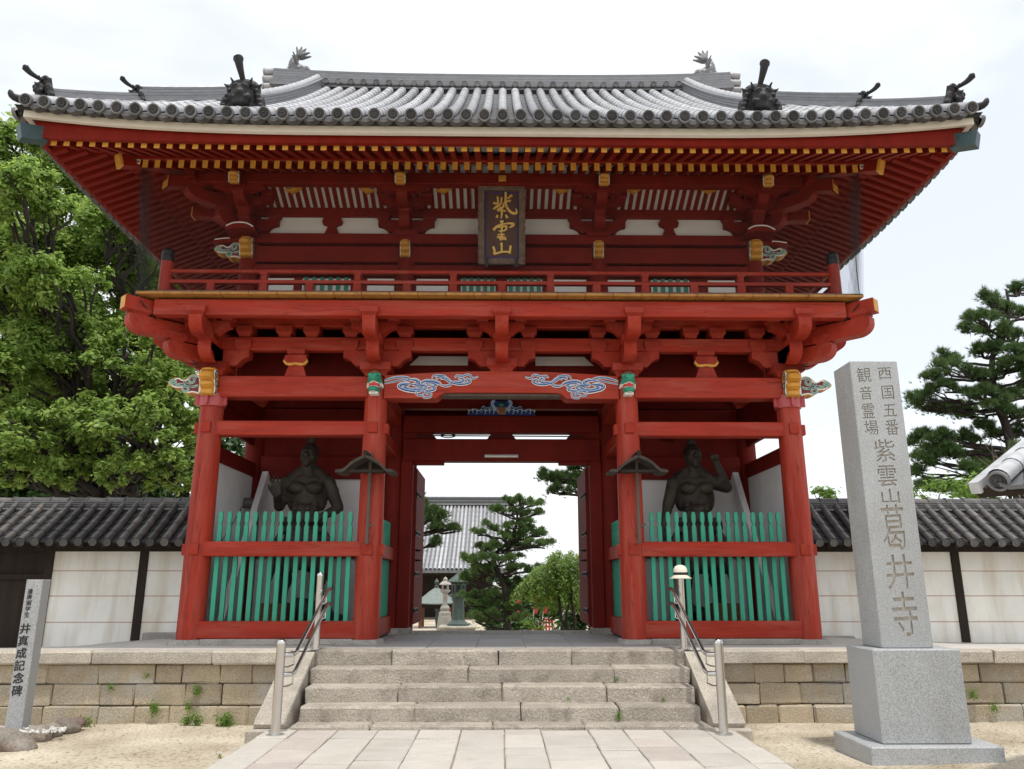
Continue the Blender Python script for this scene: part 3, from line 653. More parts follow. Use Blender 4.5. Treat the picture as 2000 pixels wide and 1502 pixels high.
# beams of the front row, side bays
for sx in (-1, 1):
    a, b = sx * 2.02, sx * 4.30
    def bm(name, y0, y1, z0, z1, m='red_h', bev=.012, aa=a, bb=b): return part(MB().box(aa, bb, y0, y1, z0, z1, bev), name, m)
    bm('sill_beam', -.13, .10, 0.80, 1.038)
    bm('rail_beam', -.155, -.045, 1.932, 2.143)
    bm('rail_beam', -.11, .11, 3.707, 3.927)
    bm('head_beam', -.14, .14, 4.293, 4.616)
    rough_box(min(a, b) + .1, max(a, b) - .05, -.20, .15, PF - .02, 0.80, .006).build('sill_stone', 'stone_grey', gate)
    # green pickets of the front
    n = 16
    for i in range(n):
        x = sx * (2.235 + i * 0.1255 + 0.03)
        if i == 0: continue
    for i in range(n):
        x = sx * (2.215 + i * 0.1262)
        hw = .031
        prof = [(-hw, 1.03), (hw, 1.03), (hw, 2.36), (hw * .55, 2.395), (hw * .55, 2.415), (hw * .95, 2.45), (hw * .95, 2.54), (hw * .6, 2.58), (-hw * .6, 2.58), (-hw * .95, 2.54), (-hw * .95, 2.45), (-hw * .55, 2.415), (-hw * .55, 2.395), (-hw, 2.36)]
        rz_ = random.uniform(-.012, .012)
        M = Matrix.Translation((x, -.012, 0)) @ Matrix.Rotation(random.uniform(-.004, .004), 4, 'Y')
        if i == 0 and sx == -1: pk = part(MB().prism(prof, (0, 0, 0), (1, 0, 0), (0, 0, 1), (0, 1, 0), -.022, .022), 'picket', 'green', M=M)
        else: inst(pk, gate, M, 'picket')
    # passage side of the guardian bay: pickets in a frame
    x = sx * 1.92
    part(MB().box(x - .09, x + .09, .15, 2.06, PF + .04, 1.038, .012), 'sill_beam')
    part(MB().box(x - .10, x + .10, .15, 2.06, 1.932, 2.143, .012), 'rail_beam')
    part(MB().box(x - .09, x + .09, .15, 2.06, 3.707, 3.927, .012), 'rail_beam', 'red')
    part(MB().box(x - .12, x + .12, .15, 2.06, 4.293, 4.60, .012), 'head_beam', 'red')
    part(MB().box(x - .12, x + .12, 2.3, 4.3, 4.293, 4.60, .012), 'head_beam', 'red_in')
    for i in range(14):
        inst(pk, gate, Matrix.Translation((x, .27 + i * .126, -.02)) @ Matrix.Rotation(R(90), 4, 'Z'), 'picket')
    # outer side of the bay: white wall, rails, a leaning white brace
    x = sx * 4.405
    part(MB().box(x - .05, x + .05, .16, 2.05, 0.76, 3.36), 'wall_panel', 'plaster')
    part(MB().box(x - .09, x + .09, .16, 2.05, 3.36, 3.60, .01), 'rail_beam', 'red_in')
    part(MB().box(x - .09, x + .09, .16, 2.05, 1.98, 2.10, .01), 'rail_beam', 'red_in')
    part(MB().box(x - .12, x + .12, .15, 2.06, 4.293, 4.60, .012), 'head_beam', 'red_in')
    part(MB().box(x - .12, x + .12, 2.3, 4.3, 4.293, 4.60, .012), 'head_beam', 'red_in')
    part(MB().box(x - .05, x + .05, 2.35, 4.25, 0.5, 3.36), 'wall_panel', 'plaster')
    part(MB().beam((x - sx * .30, 0.40, 1.0), (x - sx * .30, 1.98, 3.40), .10, .16), 'brace', 'plaster')
    # back of the bay at the door row
    part(MB().box(sx * 2.08, sx * 4.25, 2.16, 2.24, 0.76, 3.34), 'wall_panel', 'plaster')
    part(MB().box(sx * 2.08, sx * 4.25, 2.08, 2.155, 1.98, 2.12, .01), 'rail_beam', 'red_in')
    part(MB().box(sx * 2.08, sx * 4.25, 2.06, 2.34, 3.34, 3.74, .01), 'rail_beam', 'red_in')
    part(MB().box(sx * 3.10, sx * 3.24, 2.06, 2.155, 0.76, 3.34, .01), 'wall_post', 'plaster')
    part(MB().box(sx * 2.08, sx * 4.25, 2.06, 2.34, 4.293, 4.60, .01), 'head_beam', 'red_in')
    part(MB().box(sx * 2.08, sx * 4.25, 4.27, 4.53, 4.293, 4.60, .01), 'head_beam', 'red_in')
    part(MB().box(sx * 2.08, sx * 4.25, 4.30, 4.50, 3.60, 3.80, .01), 'rail_beam', 'red_in')
    part(MB().box(sx * 2.08, sx * 4.25, 2.16, 2.22, 4.13, 4.30), 'infill_board', 'red_in')
    g0, g1 = (sx * 2.12, sx * 2.32) if sx < 0 else (2.9, 3.12)
    g0, g1 = min(g0, g1), max(g0, g1); e0, e1 = min(sx * 2.08, sx * 4.25), max(sx * 2.08, sx * 4.25)
    for q0, q1 in ((e0, g0), (g1, e1)):
        if q1 - q0 > .02: part(MB().box(q0, q1, 2.16, 2.22, 3.735, 4.129), 'infill_board', 'red_in')
    part(MB().box(g0, g1, 2.16, 2.22, 3.735, 4.02), 'infill_board', 'red_in')
    part(MB().box(sx * 4.405 - .03, sx * 4.405 + .03, .17, 2.04, 3.92, 4.295), 'infill_board', 'red_in')
    part(MB().box(sx * 2.05, sx * 4.3, 4.36, 4.42, 4.59, 5.24), 'infill_board', 'red_in')
    # door jamb, open door leaf swung inwards
    jx0, jx1 = sx * 1.56, sx * 1.77
    part(MB().box(jx0, jx1, 2.06, 2.28, PF + .10, 3.662, .01), 'door_jamb', 'red_in')
    rough_box(min(sx * 1.53, sx * 1.80), max(sx * 1.53, sx * 1.80), 1.98, 2.36, PF - .02, PF + .10, .006).build('base_stone', 'stone_grey', gate)
    hx = sx * 1.60
    leaf = part(MB().box(hx - sx * .075, hx + sx * .0, 2.30, 3.78, PF + .13, 3.58, .008), 'door', 'red_in')
    for k in range(6):
        y0 = 2.31 + k * .245
        MB().box(hx - sx * .095, hx - sx * .07, y0, y0 + .235, PF + .15, 3.56, .006).build('plank', 'red_in', leaf)
    for z in (1.10, 1.72, 2.42, 3.10):
        s_ = MB().box(hx - sx * .108, hx - sx * .09, 2.295, 2.95, z - .045, z + .045, .004)
        s_.build('iron_strap', 'black_metal', leaf)
        kn = MB()
        for k in range(5):
            kn.ell((hx - sx * .112, 2.33 + k * .13, z), (.022, .026, .026), n=8, m=6)
        kn.build('stud', 'black_metal', leaf, True)
    for z in (1.95, 2.12):
        MB().cap((hx - sx * .10, 2.42, z), (hx - sx * .19, 2.40, z), .02, .012, 8).build('door_spike', 'black_metal', leaf, True)
# passage: lintels at the door row
part(MB().box(-1.76, 1.76, 2.06, 2.34, 3.66, 4.055, .012), 'lintel_beam', 'red_in')
part(MB().box(-1.76, 1.76, 2.05, 2.30, 4.17, 4.48, .012), 'lintel_beam', 'red_in')
part(MB().box(-1.56, -1.02, 2.10, 2.26, 3.60, 3.665, .01), 'lintel_corbel', 'red_in'); part(MB().box(1.02, 1.56, 2.10, 2.26, 3.60, 3.665, .01), 'lintel_corbel', 'red_in')
for x0, x1 in ((-1.76, -1.15), (-.27, .27), (1.15, 1.76)):
    s_ = .12
    part(MB().prism([(x0, 4.05), (x1, 4.05), (x1 + (.0 if x1 > 1.5 else -.10), 4.175), (x0 + (.0 if x0 < -1.5 else .10), 4.175)], (0, 0, 0), (1, 0, 0), (0, 0, 1), (0, 1, 0), 2.12, 2.28), 'strut_block', 'red_in')
part(MB().tube([(-1.5, 2.0, 4.10), (1.5, 2.0, 4.09)], .012, 6), 'tie_rod', 'black_metal')
part(MB().tube([(-.95 + .13 * math.cos(a) , 2.0, 4.097 + .03 * math.sin(a)) for a in [i * math.pi / 8 for i in range(17)]], .01, 6, caps=False), 'turnbuckle', 'black_metal')
part(MB().box(-1.76, 1.76, 4.27, 4.53, 4.64, 4.90, .01), 'head_beam', 'red_in'); part(MB().box(-2.02, 2.02, 4.35, 4.41, 4.65, 5.24), 'infill_board', 'red_in')
part(MB().box(-4.5, 4.5, 0.16, 4.5, 5.24, 5.30), 'ceiling_board', 'red_in')
for yy in (1.1, 2.2, 3.3):
    part(MB().box(-4.4, 4.4, yy - .09, yy + .09, 4.62, 5.0, .01), 'ceiling_beam', 'red_in')
for x in (-3.2, -1.92, 0, 1.92, 3.2):
    part(MB().box(x - .08, x + .08, .12, 4.4, 5.0, 5.235, .01), 'ceiling_beam', 'red_in')
# carved strut above the door with waves, fan and green jewel
fs = part(MB().prism([(-.62, 4.480), (-.5, 4.555), (-.28, 4.595), (-.14, 4.735), (.14, 4.735), (.28, 4.595), (.5, 4.555), (.62, 4.480)], (0, 0, 0), (1, 0, 0), (0, 0, 1), (0, 1, 0), 1.99, 2.10), 'carved_strut', 'blue')
wv = MB(); wc = MB()
for s_ in (-1, 1):
    for k in range(7):
        cx_, cz_ = s_ * (.10 + .075 * k), 4.510 + .02 * (k % 2)
        wv.ribbon([(cx_ - .045, cz_ - .02), (cx_ - .03, cz_ + .03), (cx_ + .01, cz_ + .05), (cx_ + .045, cz_ + .03), (cx_ + .03, cz_ + .005)], .014, (0, 1.985, 0), (1, 0, 0), (0, 0, 1), (0, -1, 0), 0, .012)
        if k < 4: wv.ribbon([(cx_ - .03, cz_ + .07), (cx_, cz_ + .10), (cx_ + .04, cz_ + .08)], .012, (0, 1.985, 0), (1, 0, 0), (0, 0, 1), (0, -1, 0), 0, .012)
        wc.ell((cx_ + .04 * s_, 1.975, cz_ + .045), .013, n=6, m=4)
    wv.ribbon([(s_ * .10, 4.555), (s_ * .15, 4.635), (s_ * .17, 4.705), (s_ * .12, 4.735)], .05, (0, 1.985, 0), (1, 0, 0), (0, 0, 1), (0, -1, 0), 0, .01)
wv.build('wave_relief', 'pale_blue', fs); wc.build('wave_drop', 'white', fs)
fn = MB()
for k in range(7): fn.beam((-.05 + .016 * k, 1.975, 4.485), (-.10 + .033 * k, 1.975, 4.615), .011, .011)
fn.build('fan_relief', 'gold', fs)
MB().ell((0, 1.97, 4.665), (.06, .03, .04)).build('jewel', 'dgreen', fs, True)
# fluorescent tube on the lintel
lf = empty('tube_lamp', (0, 2.03, 3.74), None, 'white fluorescent tube fitting on the lintel above the open doorway', 'lamp')
MB().box(-.30, .30, 2.03, 2.068, 3.715, 3.77, .008).build('housing', 'lamp_white', lf)
MB().lathe([(.016, -.28), (.016, .28)], (0, 2.012, 3.735), 10, 'x').build('tube', 'white', lf, 'auto')

# ---------------------------------------------------------------- arched front beam with painted stream clouds
top = [(-1.78 + 3.56 * i / 20, 4.62 + .075 * (1 - (abs(-1 + i / 10)) ** 2.0)) for i in range(21)]
bot = [(1.78, 4.27), (1.02, 4.27), (.97, 4.285), (.93, 4.325), (.86, 4.352), (.7, 4.36), (-.7, 4.36), (-.86, 4.352), (-.93, 4.325), (-.97, 4.285), (-1.02, 4.27), (-1.78, 4.27)]
arch = part(MB().prism(top + bot, (0, 0, 0), (1, 0, 0), (0, 0, 1), (0, -1, 0), -.16, .16), 'arched_beam', 'red_h')
MB().box(-.9, .9, -.11, .11, 4.318, 4.356).build('soffit_board', 'wood_grey', arch)
S = [([(110,290),(250,240),(400,215),(530,220),(600,250),(560,282),(480,300)], 30), ([(110,342),(280,310),(420,280),(490,262),(525,240)], 22),
     ([(600,272),(700,270),(785,310),(740,352),(640,362)], 46), ([(620,350),(480,350),(400,382),(430,430),(560,470),(720,490),(880,470)], 50),
     ([(600,378),(505,385),(525,420),(640,452),(800,458)], 34), ([(700,410),(740,375),(820,365),(900,385),(930,415),(880,450),(790,456),(715,440),(700,410)], 34),
     ([(760,408),(810,390),(860,408),(815,428),(760,410)], 20), ([(820,365),(860,312),(960,290),(1080,300),(1180,340),(1212,378)], 40),
     ([(900,362),(960,325),(1060,335),(1130,375),(1050,392)], 34), ([(960,385),(1060,402),(1090,448),(1030,472),(890,474)], 40),
     ([(732,488),(742,556),(815,576),(880,566)], 26), ([(800,500),(860,490),(885,530),(840,548)], 22), ([(880,575),(890,618),(1000,604),(1020,545),(1000,495),(925,505),(930,545),(975,545)], 26),
     ([(1036,245),(1075,192),(1180,180),(1312,192)], 24), ([(1130,268),(1150,222),(1232,210),(1322,242),(1400,308),(1485,340),(1600,356),(1720,340),(1782,300),(1742,268),(1690,245)], 38),
     ([(1205,262),(1275,240),(1352,290),(1410,330),(1380,378),(1285,392),(1205,372)], 32), ([(1480,232),(1530,192),(1640,200),(1720,172),(1785,186),(1832,242),(1940,210)], 28),
     ([(1545,265),(1620,240),(1655,288),(1560,322),(1460,300)], 34)]
for s_ in (-1, 1):
    A = MB(); B = MB(); Cc = MB()
    for k, (pts, wd) in enumerate(S):
        q = []
        for a, b in pts:
            p = at_y(740 + a / 10.0, 715 + b / 10.0, -.162); q.append((-abs(p.x) * s_ * -1 if s_ > 0 else -abs(p.x), p.z))
        ww = wd / 10 * .0073
        o_ = (0, -.16, 0); e = .0006 * k
        ww *= 1.8; A.ribbon(q, [ww * .6] + [ww] * (len(q) - 2) + [ww * .6], o_, (1, 0, 0), (0, 0, 1), (0, -1, 0), 0, .008 + e)
        B.ribbon(q, [ww * .15] + [ww * .62] * (len(q) - 2) + [ww * .15], o_, (1, 0, 0), (0, 0, 1), (0, -1, 0), 0, .012 + e)
        q2 = [(x, z + ww * .12) for x, z in q]
        Cc.ribbon(q2, [ww * .05] + [ww * .18] * (len(q) - 2) + [ww * .05], o_, (1, 0, 0), (0, 0, 1), (0, -1, 0), 0, .0155 + e)
    A.build('cloud_outline', 'white', arch); B.build('cloud_relief', 'blue', arch); Cc.build('cloud_highlight', 'pale_blue', arch)

# ---------------------------------------------------------------- carved beam noses
def spiral(c, r, turns, a0, sg=1, n=14):
    return [(c[0] + r * (1 - .85 * i / n) * math.cos(a0 + sg * turns * 2 * math.pi * i / n), c[1] + r * (1 - .85 * i / n) * math.sin(a0 + sg * turns * 2 * math.pi * i / n)) for i in range(n + 1)]
def side_nose(name, o, ux, scale, parent, thick=.20):
    """cloud-carved end of a tie beam seen from the front: body, outline and swirls; (u to the tip, v up)"""
    u = Vector((ux, 0, 0)); v = Vector((0, 0, 1)); n_ = Vector((0, -1, 0)); sc = scale
    P = [(0, .13), (.06, .17), (.14, .16), (.20, .10), (.26, .10), (.32, .13), (.38, .10), (.42, .06), (.40, .02), (.33, -.01), (.24, -.01), (.22, -.06), (.15, -.09), (.10, -.08), (.0, -.10)]
    P = [(a * sc, b * sc) for a, b in P]; P = spline(P, 3)
    if ux < 0: pass
    body = MB().prism(P, o, u, v, n_, -thick / 2, thick / 2).build(name, 'gold', parent)
    c0 = (P[0][0], 0)
    In = [(.02 * sc + (a - .02 * sc) * .9, b * .84 + .004) for a, b in P]
    MB().prism(In, o, u, v, n_, thick / 2, thick / 2 + .006).build('painted_face', 'maroon', body)
    W_ = MB(); G = MB(); H = MB(); h = thick / 2
    sw = [spiral((.10 * sc, .09 * sc), .065 * sc, 1.2, 2.6, -1), spiral((.36 * sc, .055 * sc), .045 * sc, 1.3, 3.6, -1), spiral((.17 * sc, -.03 * sc), .055 * sc, 1.1, 1.4, -1),
          [(.32 * sc, .02 * sc), (.25 * sc, .035 * sc), (.2 * sc, .02 * sc), (.14 * sc, .03 * sc)], [(.02 * sc, .02 * sc), (.09 * sc, .0), (.16 * sc, .03 * sc), (.21 * sc, .07 * sc)]]
    for k, q in enumerate(sw):
        W_.ribbon(q, .030 * sc, o, u, v, n_, h, h + .010 + k * .0006, step=3); G.ribbon(q, .020 * sc, o, u, v, n_, h, h + .014 + k * .0006, step=3); H.ribbon(q[:-2], .010 * sc, o, u, v, n_, h, h + .018 + k * .0006, step=3)
    W_.ribbon(In + [In[0]], .016 * sc, o, u, v, n_, h, h + .009, step=2)
    W_.build('white_outline', 'white', body); G.build('green_swirl', 'deep_green', body); H.build('pale_swirl', 'pale_green', body)
    return body
def front_nose(o, sx, scale, parent, w=.22):
    """carving on a beam that points at the street: ribbed gold lobes in front, painted swirls on the flanks"""
    sc = scale; o = Vector(o); h = w / 2 * sc
    V_ = [(-.19, .12), (-.17, .155), (-.12, .15), (-.10, .125), (-.09, .15), (-.06, .20), (-.02, .205), (.0, .17), (.01, .18), (.035, .26), (.07, .28), (.105, .26), (.125, .20), (.132, .17), (.145, .20), (.17, .195), (.19, .14), (.20, .05)]
    U = [(-1, 0), (-1, .62), (-.86, .84), (-.5, .97), (0, 1), (.5, .97), (.86, .84), (1, .62), (1, 0)]; k = len(U)
    vs = [o + Vector((u * h * (1.0 if abs(v) < .15 else .9), -a * q * sc, v * sc)) for v, a in V_ for u, q in U]
    fs = [(r * k + i, r * k + i + 1, (r + 1) * k + i + 1, (r + 1) * k + i) for r in range(len(V_) - 1) for i in range(k - 1)] + [tuple(range(k - 1, -1, -1)), tuple((len(V_) - 1) * k + i for i in range(k))]
    body = MB().add(vs, fs).build('beam_nose', 'gold', parent, 'auto')
    for s in (-1, 1):
        W_ = MB(); G = MB(); nn = (s, 0, 0)
        for k, q in enumerate((spiral((.10 * sc, .09 * sc), .06 * sc, 1.2, 2.2, -1), spiral((.07 * sc, -.04 * sc), .05 * sc, 1.0, 1.2, 1), [(.14 * sc, .03 * sc), (.11 * sc, -.02 * sc), (.08 * sc, -.12 * sc), (.10 * sc, -.17 * sc)])):
            W_.ribbon(q, .04 * sc, o, (0, -1, 0), (0, 0, 1), nn, h - .01, h + .006 + k * .0006, step=3); G.ribbon(q, .022 * sc, o, (0, -1, 0), (0, 0, 1), nn, h - .01, h + .010 + k * .0006, step=3)
        W_.build('white_outline', 'white', body); G.build('green_swirl', 'deep_green', body)
    return body
for sx in (-1, 1):
    x = sx * 4.405
    front_nose((x + sx * .01, -.13, 4.50), sx, 1.10, gate, .20)
    side_nose('beam_nose', (x + sx * .17, -.02, 4.44), sx, 1.16, gate, .22)
    # dragon head on the inner columns: green snout with red mouth
    x = sx * 1.92; mbh = MB()
    mbh.ell((x, -.22, 4.55), (.105, .16, .085)); mbh.ell((x, -.34, 4.545), (.085, .09, .07)); mbh.ell((x - .04, -.41, 4.565), .035); mbh.ell((x + .04, -.41, 4.565), .035)
    mbh.ell((x, -.24, 4.38), (.09, .15, .055)); mbh.ell((x, -.33, 4.37), (.075, .07, .045)); mbh.ell((x, -.20, 4.64), (.085, .12, .055))
    for s in (-1, 1): mbh.ell((x + s * .07, -.25, 4.615), (.035, .05, .03)); mbh.cap((x + s * .09, -.2, 4.5), (x + s * .115, -.13, 4.44), .03, .02)
    mbh.box(x - .07, x + .07, -.30, -.12, 4.30, 4.60)
    me = remesh(mbh, 'dragon_head', 'dgreen', .012, 2, link_it=False)
    paint_faces(me, ['green', 'mouth_red', 'wood_brown', 'white'], lambda c, n: 2 if c.z > 4.625 else (1 if 4.425 < c.z < 4.475 and abs(c.x - x) < .075 else (3 if 4.41 < c.z < 4.485 or c.z < 4.335 else 0)))
    link(bpy.data.objects.new('dragon_head', me), gate)

# ---------------------------------------------------------------- bracket sets
ARM = {}
def arm_poly(hl, h, e=.09):
    """side view of a bracket arm: flat top, ends rounded up from below"""
    p = [(-hl, h), (-hl, h * .55)]
    for i in range(1, 6): t = i / 6; p.append((-hl + (e * 1.8) * math.sin(t * math.pi / 2) ** 1.2, h * .55 * math.cos(t * math.pi / 2)))
    p += [(-hl + e * 2.2, 0), (hl - e * 2.2, 0)]
    for i in range(5, 0, -1): t = i / 6; p.append((hl - (e * 1.8) * math.sin(t * math.pi / 2) ** 1.2, h * .55 * math.cos(t * math.pi / 2)))
    return p + [(hl, h * .55), (hl, h)]
def lat_arm(x, y, z, hl, h, w, par, ang=0, m='red'):
    d = Vector((math.cos(ang), math.sin(ang), 0)); n_ = Vector((-math.sin(ang), math.cos(ang), 0))
    return MB().prism(arm_poly(hl, h), (x, y, z), d, (0, 0, 1), n_, -w / 2, w / 2).build('bracket_arm', m, par)
def fwd_arm(x, y, z, ln, h, w, par, d=(0, -1, 0), back=.12, m='red'):
    d = Vector(d).normalized(); n_ = Vector((-d.y, d.x, 0)); e = min(.13, ln * .4)
    p = [(-back, h), (-back, 0), (ln - e * 1.7, 0)]
    for i in range(1, 8): t = i / 8; p.append((ln - e * 1.7 + e * 1.7 * math.sin(t * math.pi / 2) , h * .72 * (1 - math.cos(t * math.pi / 2))))
    p += [(ln, h * .72), (ln, h)]
    return MB().prism(p, (x, y, z), d, (0, 0, 1), n_, -w / 2, w / 2).build('bracket_arm', m, par)
BLK = {}
def block(x, y, z, s, h, par, ang=0, m='red'):
    """bearing block: square top, foot drawn in by a concave curve"""
    key = (round(s, 3), round(h, 3), m)
    M = Matrix.Translation((x, y, z)) @ Matrix.Rotation(ang, 4, 'Z')
    if key not in BLK:
        mb = MB(); lev = [(.70, 0), (.72, .12), (.80, .26), (.93, .38), (1, .42), (1, 1)]
        vs = [(sx * s / 2 * k, sy * s / 2 * k, h * q) for k, q in lev for sx, sy in ((-1, -1), (1, -1), (1, 1), (-1, 1))]
        fs = [(4 * k + i, 4 * k + (i + 1) % 4, 4 * k + 4 + (i + 1) % 4, 4 * k + 4 + i) for k in range(5) for i in range(4)] + [(3, 2, 1, 0), (20, 21, 22, 23)]
        BLK[key] = mb.add(vs, fs).build('bearing_block', m, par, False, M); return BLK[key]
    return inst(BLK[key], par, M, 'bearing_block')
def lower_set(x, corner=0, y=0.0, zb=4.62, fwd=(0, -1, 0), lateral=True):
    bs = empty('bracket_set', (x, y, zb), gate)
    la = math.atan2(-fwd[0], fwd[1]) if False else (0 if abs(fwd[1]) > .5 else R(90))
    block(x, y, zb, .46, .20, bs)
    F = Vector(fwd)
    if lateral:
        lat_arm(x, y, 4.79, .52, .245, .19, bs, la)
        lv = Vector((math.cos(la), math.sin(la), 0))
        for s in (-1, 1):
            for q in ((-1, 1) if not corner else (-corner,)):
                pass
        for s in (-1, 1):
            p = Vector((x, y, 0)) + lv * .42 * s
            if corner and s == corner and abs(fwd[1]) > .5: continue
            block(p.x, p.y, 5.03, .25, .17, bs); block(p.x, p.y, 5.262, .25, .165, bs)
    fwd_arm(x, y, 4.80, .56, .235, .19, bs, fwd)
    p = Vector((x, y, 0)) + F * .46; block(p.x, p.y, 5.035, .25, .135, bs)
    fwd_arm(x, y, 5.06, .98, .25, .19, bs, fwd)
    p = Vector((x, y, 0)) + F * .86; block(p.x, p.y, 5.305, .27, .135, bs)
    q = Vector((x, y, 0)) + F * .43; lat_arm(q.x, q.y, 5.17, .34, .2, .16, bs, la)
    for s in (-1, 1):
        lv = Vector((math.cos(la), math.sin(la), 0)); r = q + lv * .28 * s; block(r.x, r.y, 5.365, .2, .11, bs)
    if corner:
        D = Vector((corner, fwd[1] if fwd[1] else -1, 0)).normalized()
        fwd_arm(x, y, 4.80, .80, .235, .20, bs, D); p = Vector((x, y, 0)) + D * .66; block(p.x, p.y, 5.035, .26, .135, bs, R(45))
        fwd_arm(x, y, 5.06, 1.38, .25, .20, bs, D); p = Vector((x, y, 0)) + D * 1.22; block(p.x, p.y, 5.305, .27, .11, bs, R(45))
    return bs
for sx in (-1, 1):
    lower_set(sx * 4.405, sx); lower_set(sx * 1.92)
    lower_set(sx * 4.405, 0, 0.0, 4.6205, (sx, 0, 0)); lower_set(sx * 4.405, 0, 2.2, 4.62, (sx, 0, 0)); lower_set(sx * 4.405, 0, 4.4, 4.62, (sx, 0, 0))
lower_set(0.0, 0, 0.0, 4.685)
# strut between the brackets of each side bay, with a scalloped gold hem
for sx in (-1, 1):
    x = sx * 3.16
    mb = MB().prism([(x - .17, 4.615), (x + .17, 4.615), (x + .12, 4.76), (x + .095, 4.86), (x - .095, 4.86), (x - .12, 4.76)], (0, 0, 0), (1, 0, 0), (0, 0, 1), (0, -1, 0), -.09, .09)
    sp_ = mb.build('waisted_strut', 'red', gate)
    MB().prism([(x - .17, 4.90), (x - .19, 4.85), (x - .15, 4.80), (x - .08, 4.785), (x, 4.80), (x + .08, 4.785), (x + .15, 4.80), (x + .19, 4.85), (x + .17, 4.90), (x + .11, 4.93), (x - .11, 4.93)], (0, 0, 0), (1, 0, 0), (0, 0, 1), (0, -1, 0), .085, .13).build('gold_hem', 'gold', sp_)
    MB().prism([(x - .16, 4.95), (x - .17, 4.87), (x - .12, 4.825), (x, 4.835), (x + .12, 4.825), (x + .17, 4.87), (x + .16, 4.95)], (0, 0, 0), (1, 0, 0), (0, 0, 1), (0, -1, 0), .10, .142).build('red_cap', 'red', sp_)
    for dx in (-.0,): block(x + dx, -.0, 4.93, .27, .12, sp_)
    for dx in (-.21, .21): block(x + dx, 0, 5.262, .25, .165, sp_)
# continuous tie beams behind the brackets (front and sides)
for name, z0, z1, hw in (('tie_beam', 5.045, 5.257, .08), ('tie_beam', 5.43, 5.60, .075)):
    part(MB().box(-4.75, 4.75, -hw, hw, z0, z1, .01), name, 'red_h')
    for sx in (-1, 1): part(MB().box(sx * 4.405 - hw - .004, sx * 4.405 + hw + .004, -.35, 4.7, z0 + .003, z1 - .003, .01), name, 'red')
    part(MB().box(-4.75, 4.75, 4.4 - hw, 4.4 + hw, z0, z1, .01), name, 'red_in')
part(MB().box(-4.3, 4.3, .62, .66, 4.62, 5.24), 'infill_board', 'red_in')  # dark board put in where only deep shade lies behind the brackets
for x0, x1 in ((-1.35, -.55), (.55, 1.35)):
    part(MB().prism([(x0, 4.80), (x1, 4.80), (x1 - .10 * (x0 < 0), 5.03), (x0 + .10 * (x0 < 0), 5.03)] if False else [(x0 - .15 * (x0 < 0), 5.0), (x1 + .15 * (x0 > 0), 5.0), (x1, 5.15), (x0, 5.15)], (0, 0, 0), (1, 0, 0), (0, 0, 1), (0, -1, 0), -.60, -.588), 'plaster_infill', 'plaster')

# ---------------------------------------------------------------- balcony
bal = part(MB().box(-5.06, 5.06, -.78, 4.4 + .78, 5.565, 5.60), 'balcony_floor', 'red_in')
for (a, b, c, d) in ((-5.05, 5.05, -.92, -.76), (-5.05, 5.05, 5.16, 5.32)):
    part(MB().box(a, b, c, d, 5.318, 5.562, .012), 'rim_beam', 'red_h')
for sx in (-1, 1): part(MB().box(sx * 5.165, sx * 5.325, -.90, 5.3, 5.319, 5.561, .012), 'rim_beam', 'red_h')
# floor boards: front row runs out over the rim with gold painted ends
n = 26; wd = 10.54 / n
for i in range(n):
    x0 = -5.27 + i * wd
    part(MB().box(x0 + .003, x0 + wd - .003, -1.05, -.30, 5.592, 5.630 + random.uniform(-.002, .002), .004), 'floor_board', 'ochre')
    bo = MB().box(x0 + .003, x0 + wd - .003, -1.03, -.28, 5.634, 5.650); part(bo, 'board_cover', 'wood_grey')
part(MB().box(-5.27, 5.27, -.26, 5.4, 5.602, 5.640), 'balcony_deck', 'wood_grey')
for sx in (-1, 1):
    a = Vector((sx * 4.35, .05, 5.44)); d = Vector((sx, -1, 0)).normalized()
    e = Vector((sx * 5.42, -1.06, 5.46))
    hb = part(MB().beam(a, e, .19, .20), 'corner_beam', 'red')
    MB().beam(e, e + d * .006, .17, .18).build('end_cap', 'gold', hb)
    a2 = Vector((sx * 4.35, 4.35, 5.44)); part(MB().beam(a2, (sx * 5.42, 5.46, 5.46), .19, .20), 'corner_beam', 'red')
# railing
rl = lambda p, q, r_: part(MB().tube([p, q], r_, 10), 'hand_rail', 'red', smooth='auto')
RX, RY0, RY1 = 5.0, -.75, 5.15
rl((-RX, RY0, 6.06), (RX, RY0, 6.06), .034)
for sx in (-1, 1): rl((sx * RX, RY0, 6.058), (sx * RX, RY1, 6.058), .034)
for p in ((-RX + .05, RX - .05, RY0 - .04, RY0 + .04),):
    part(MB().box(p[0], p[1], p[2], p[3], 5.862, 5.918, .006), 'middle_rail', 'red_h'); part(MB().box(p[0], p[1], p[2] - .02, p[3] + .02, 5.651, 5.745, .006), 'base_rail', 'red_h')
for sx in (-1, 1):
    part(MB().box(sx * RX - .04, sx * RX + .04, RY0 + .05, RY1, 5.863, 5.917, .006), 'middle_rail', 'red'); part(MB().box(sx * RX - .06, sx * RX + .06, RY0 + .05, RY1, 5.65, 5.744, .006), 'base_rail', 'red')
for i, px in enumerate((412, 515, 605, 698, 795, 885, 980, 1075, 1165, 1260, 1355, 1447, 1540)):
    x = at_y(px, 562, RY0).x
    tall = i % 2 == 1
    b = part(MB().box(x - .058, x + .058, RY0 - .045, RY0 + .045, 5.74, 5.87, .006), 'baluster', 'red')
    if tall:
        MB().box(x - .045, x + .045, RY0 - .036, RY0 + .036, 5.916, 5.985, .006).build('baluster_neck', 'red', b)
        block(x, RY0, 5.975, .115, .065, b)
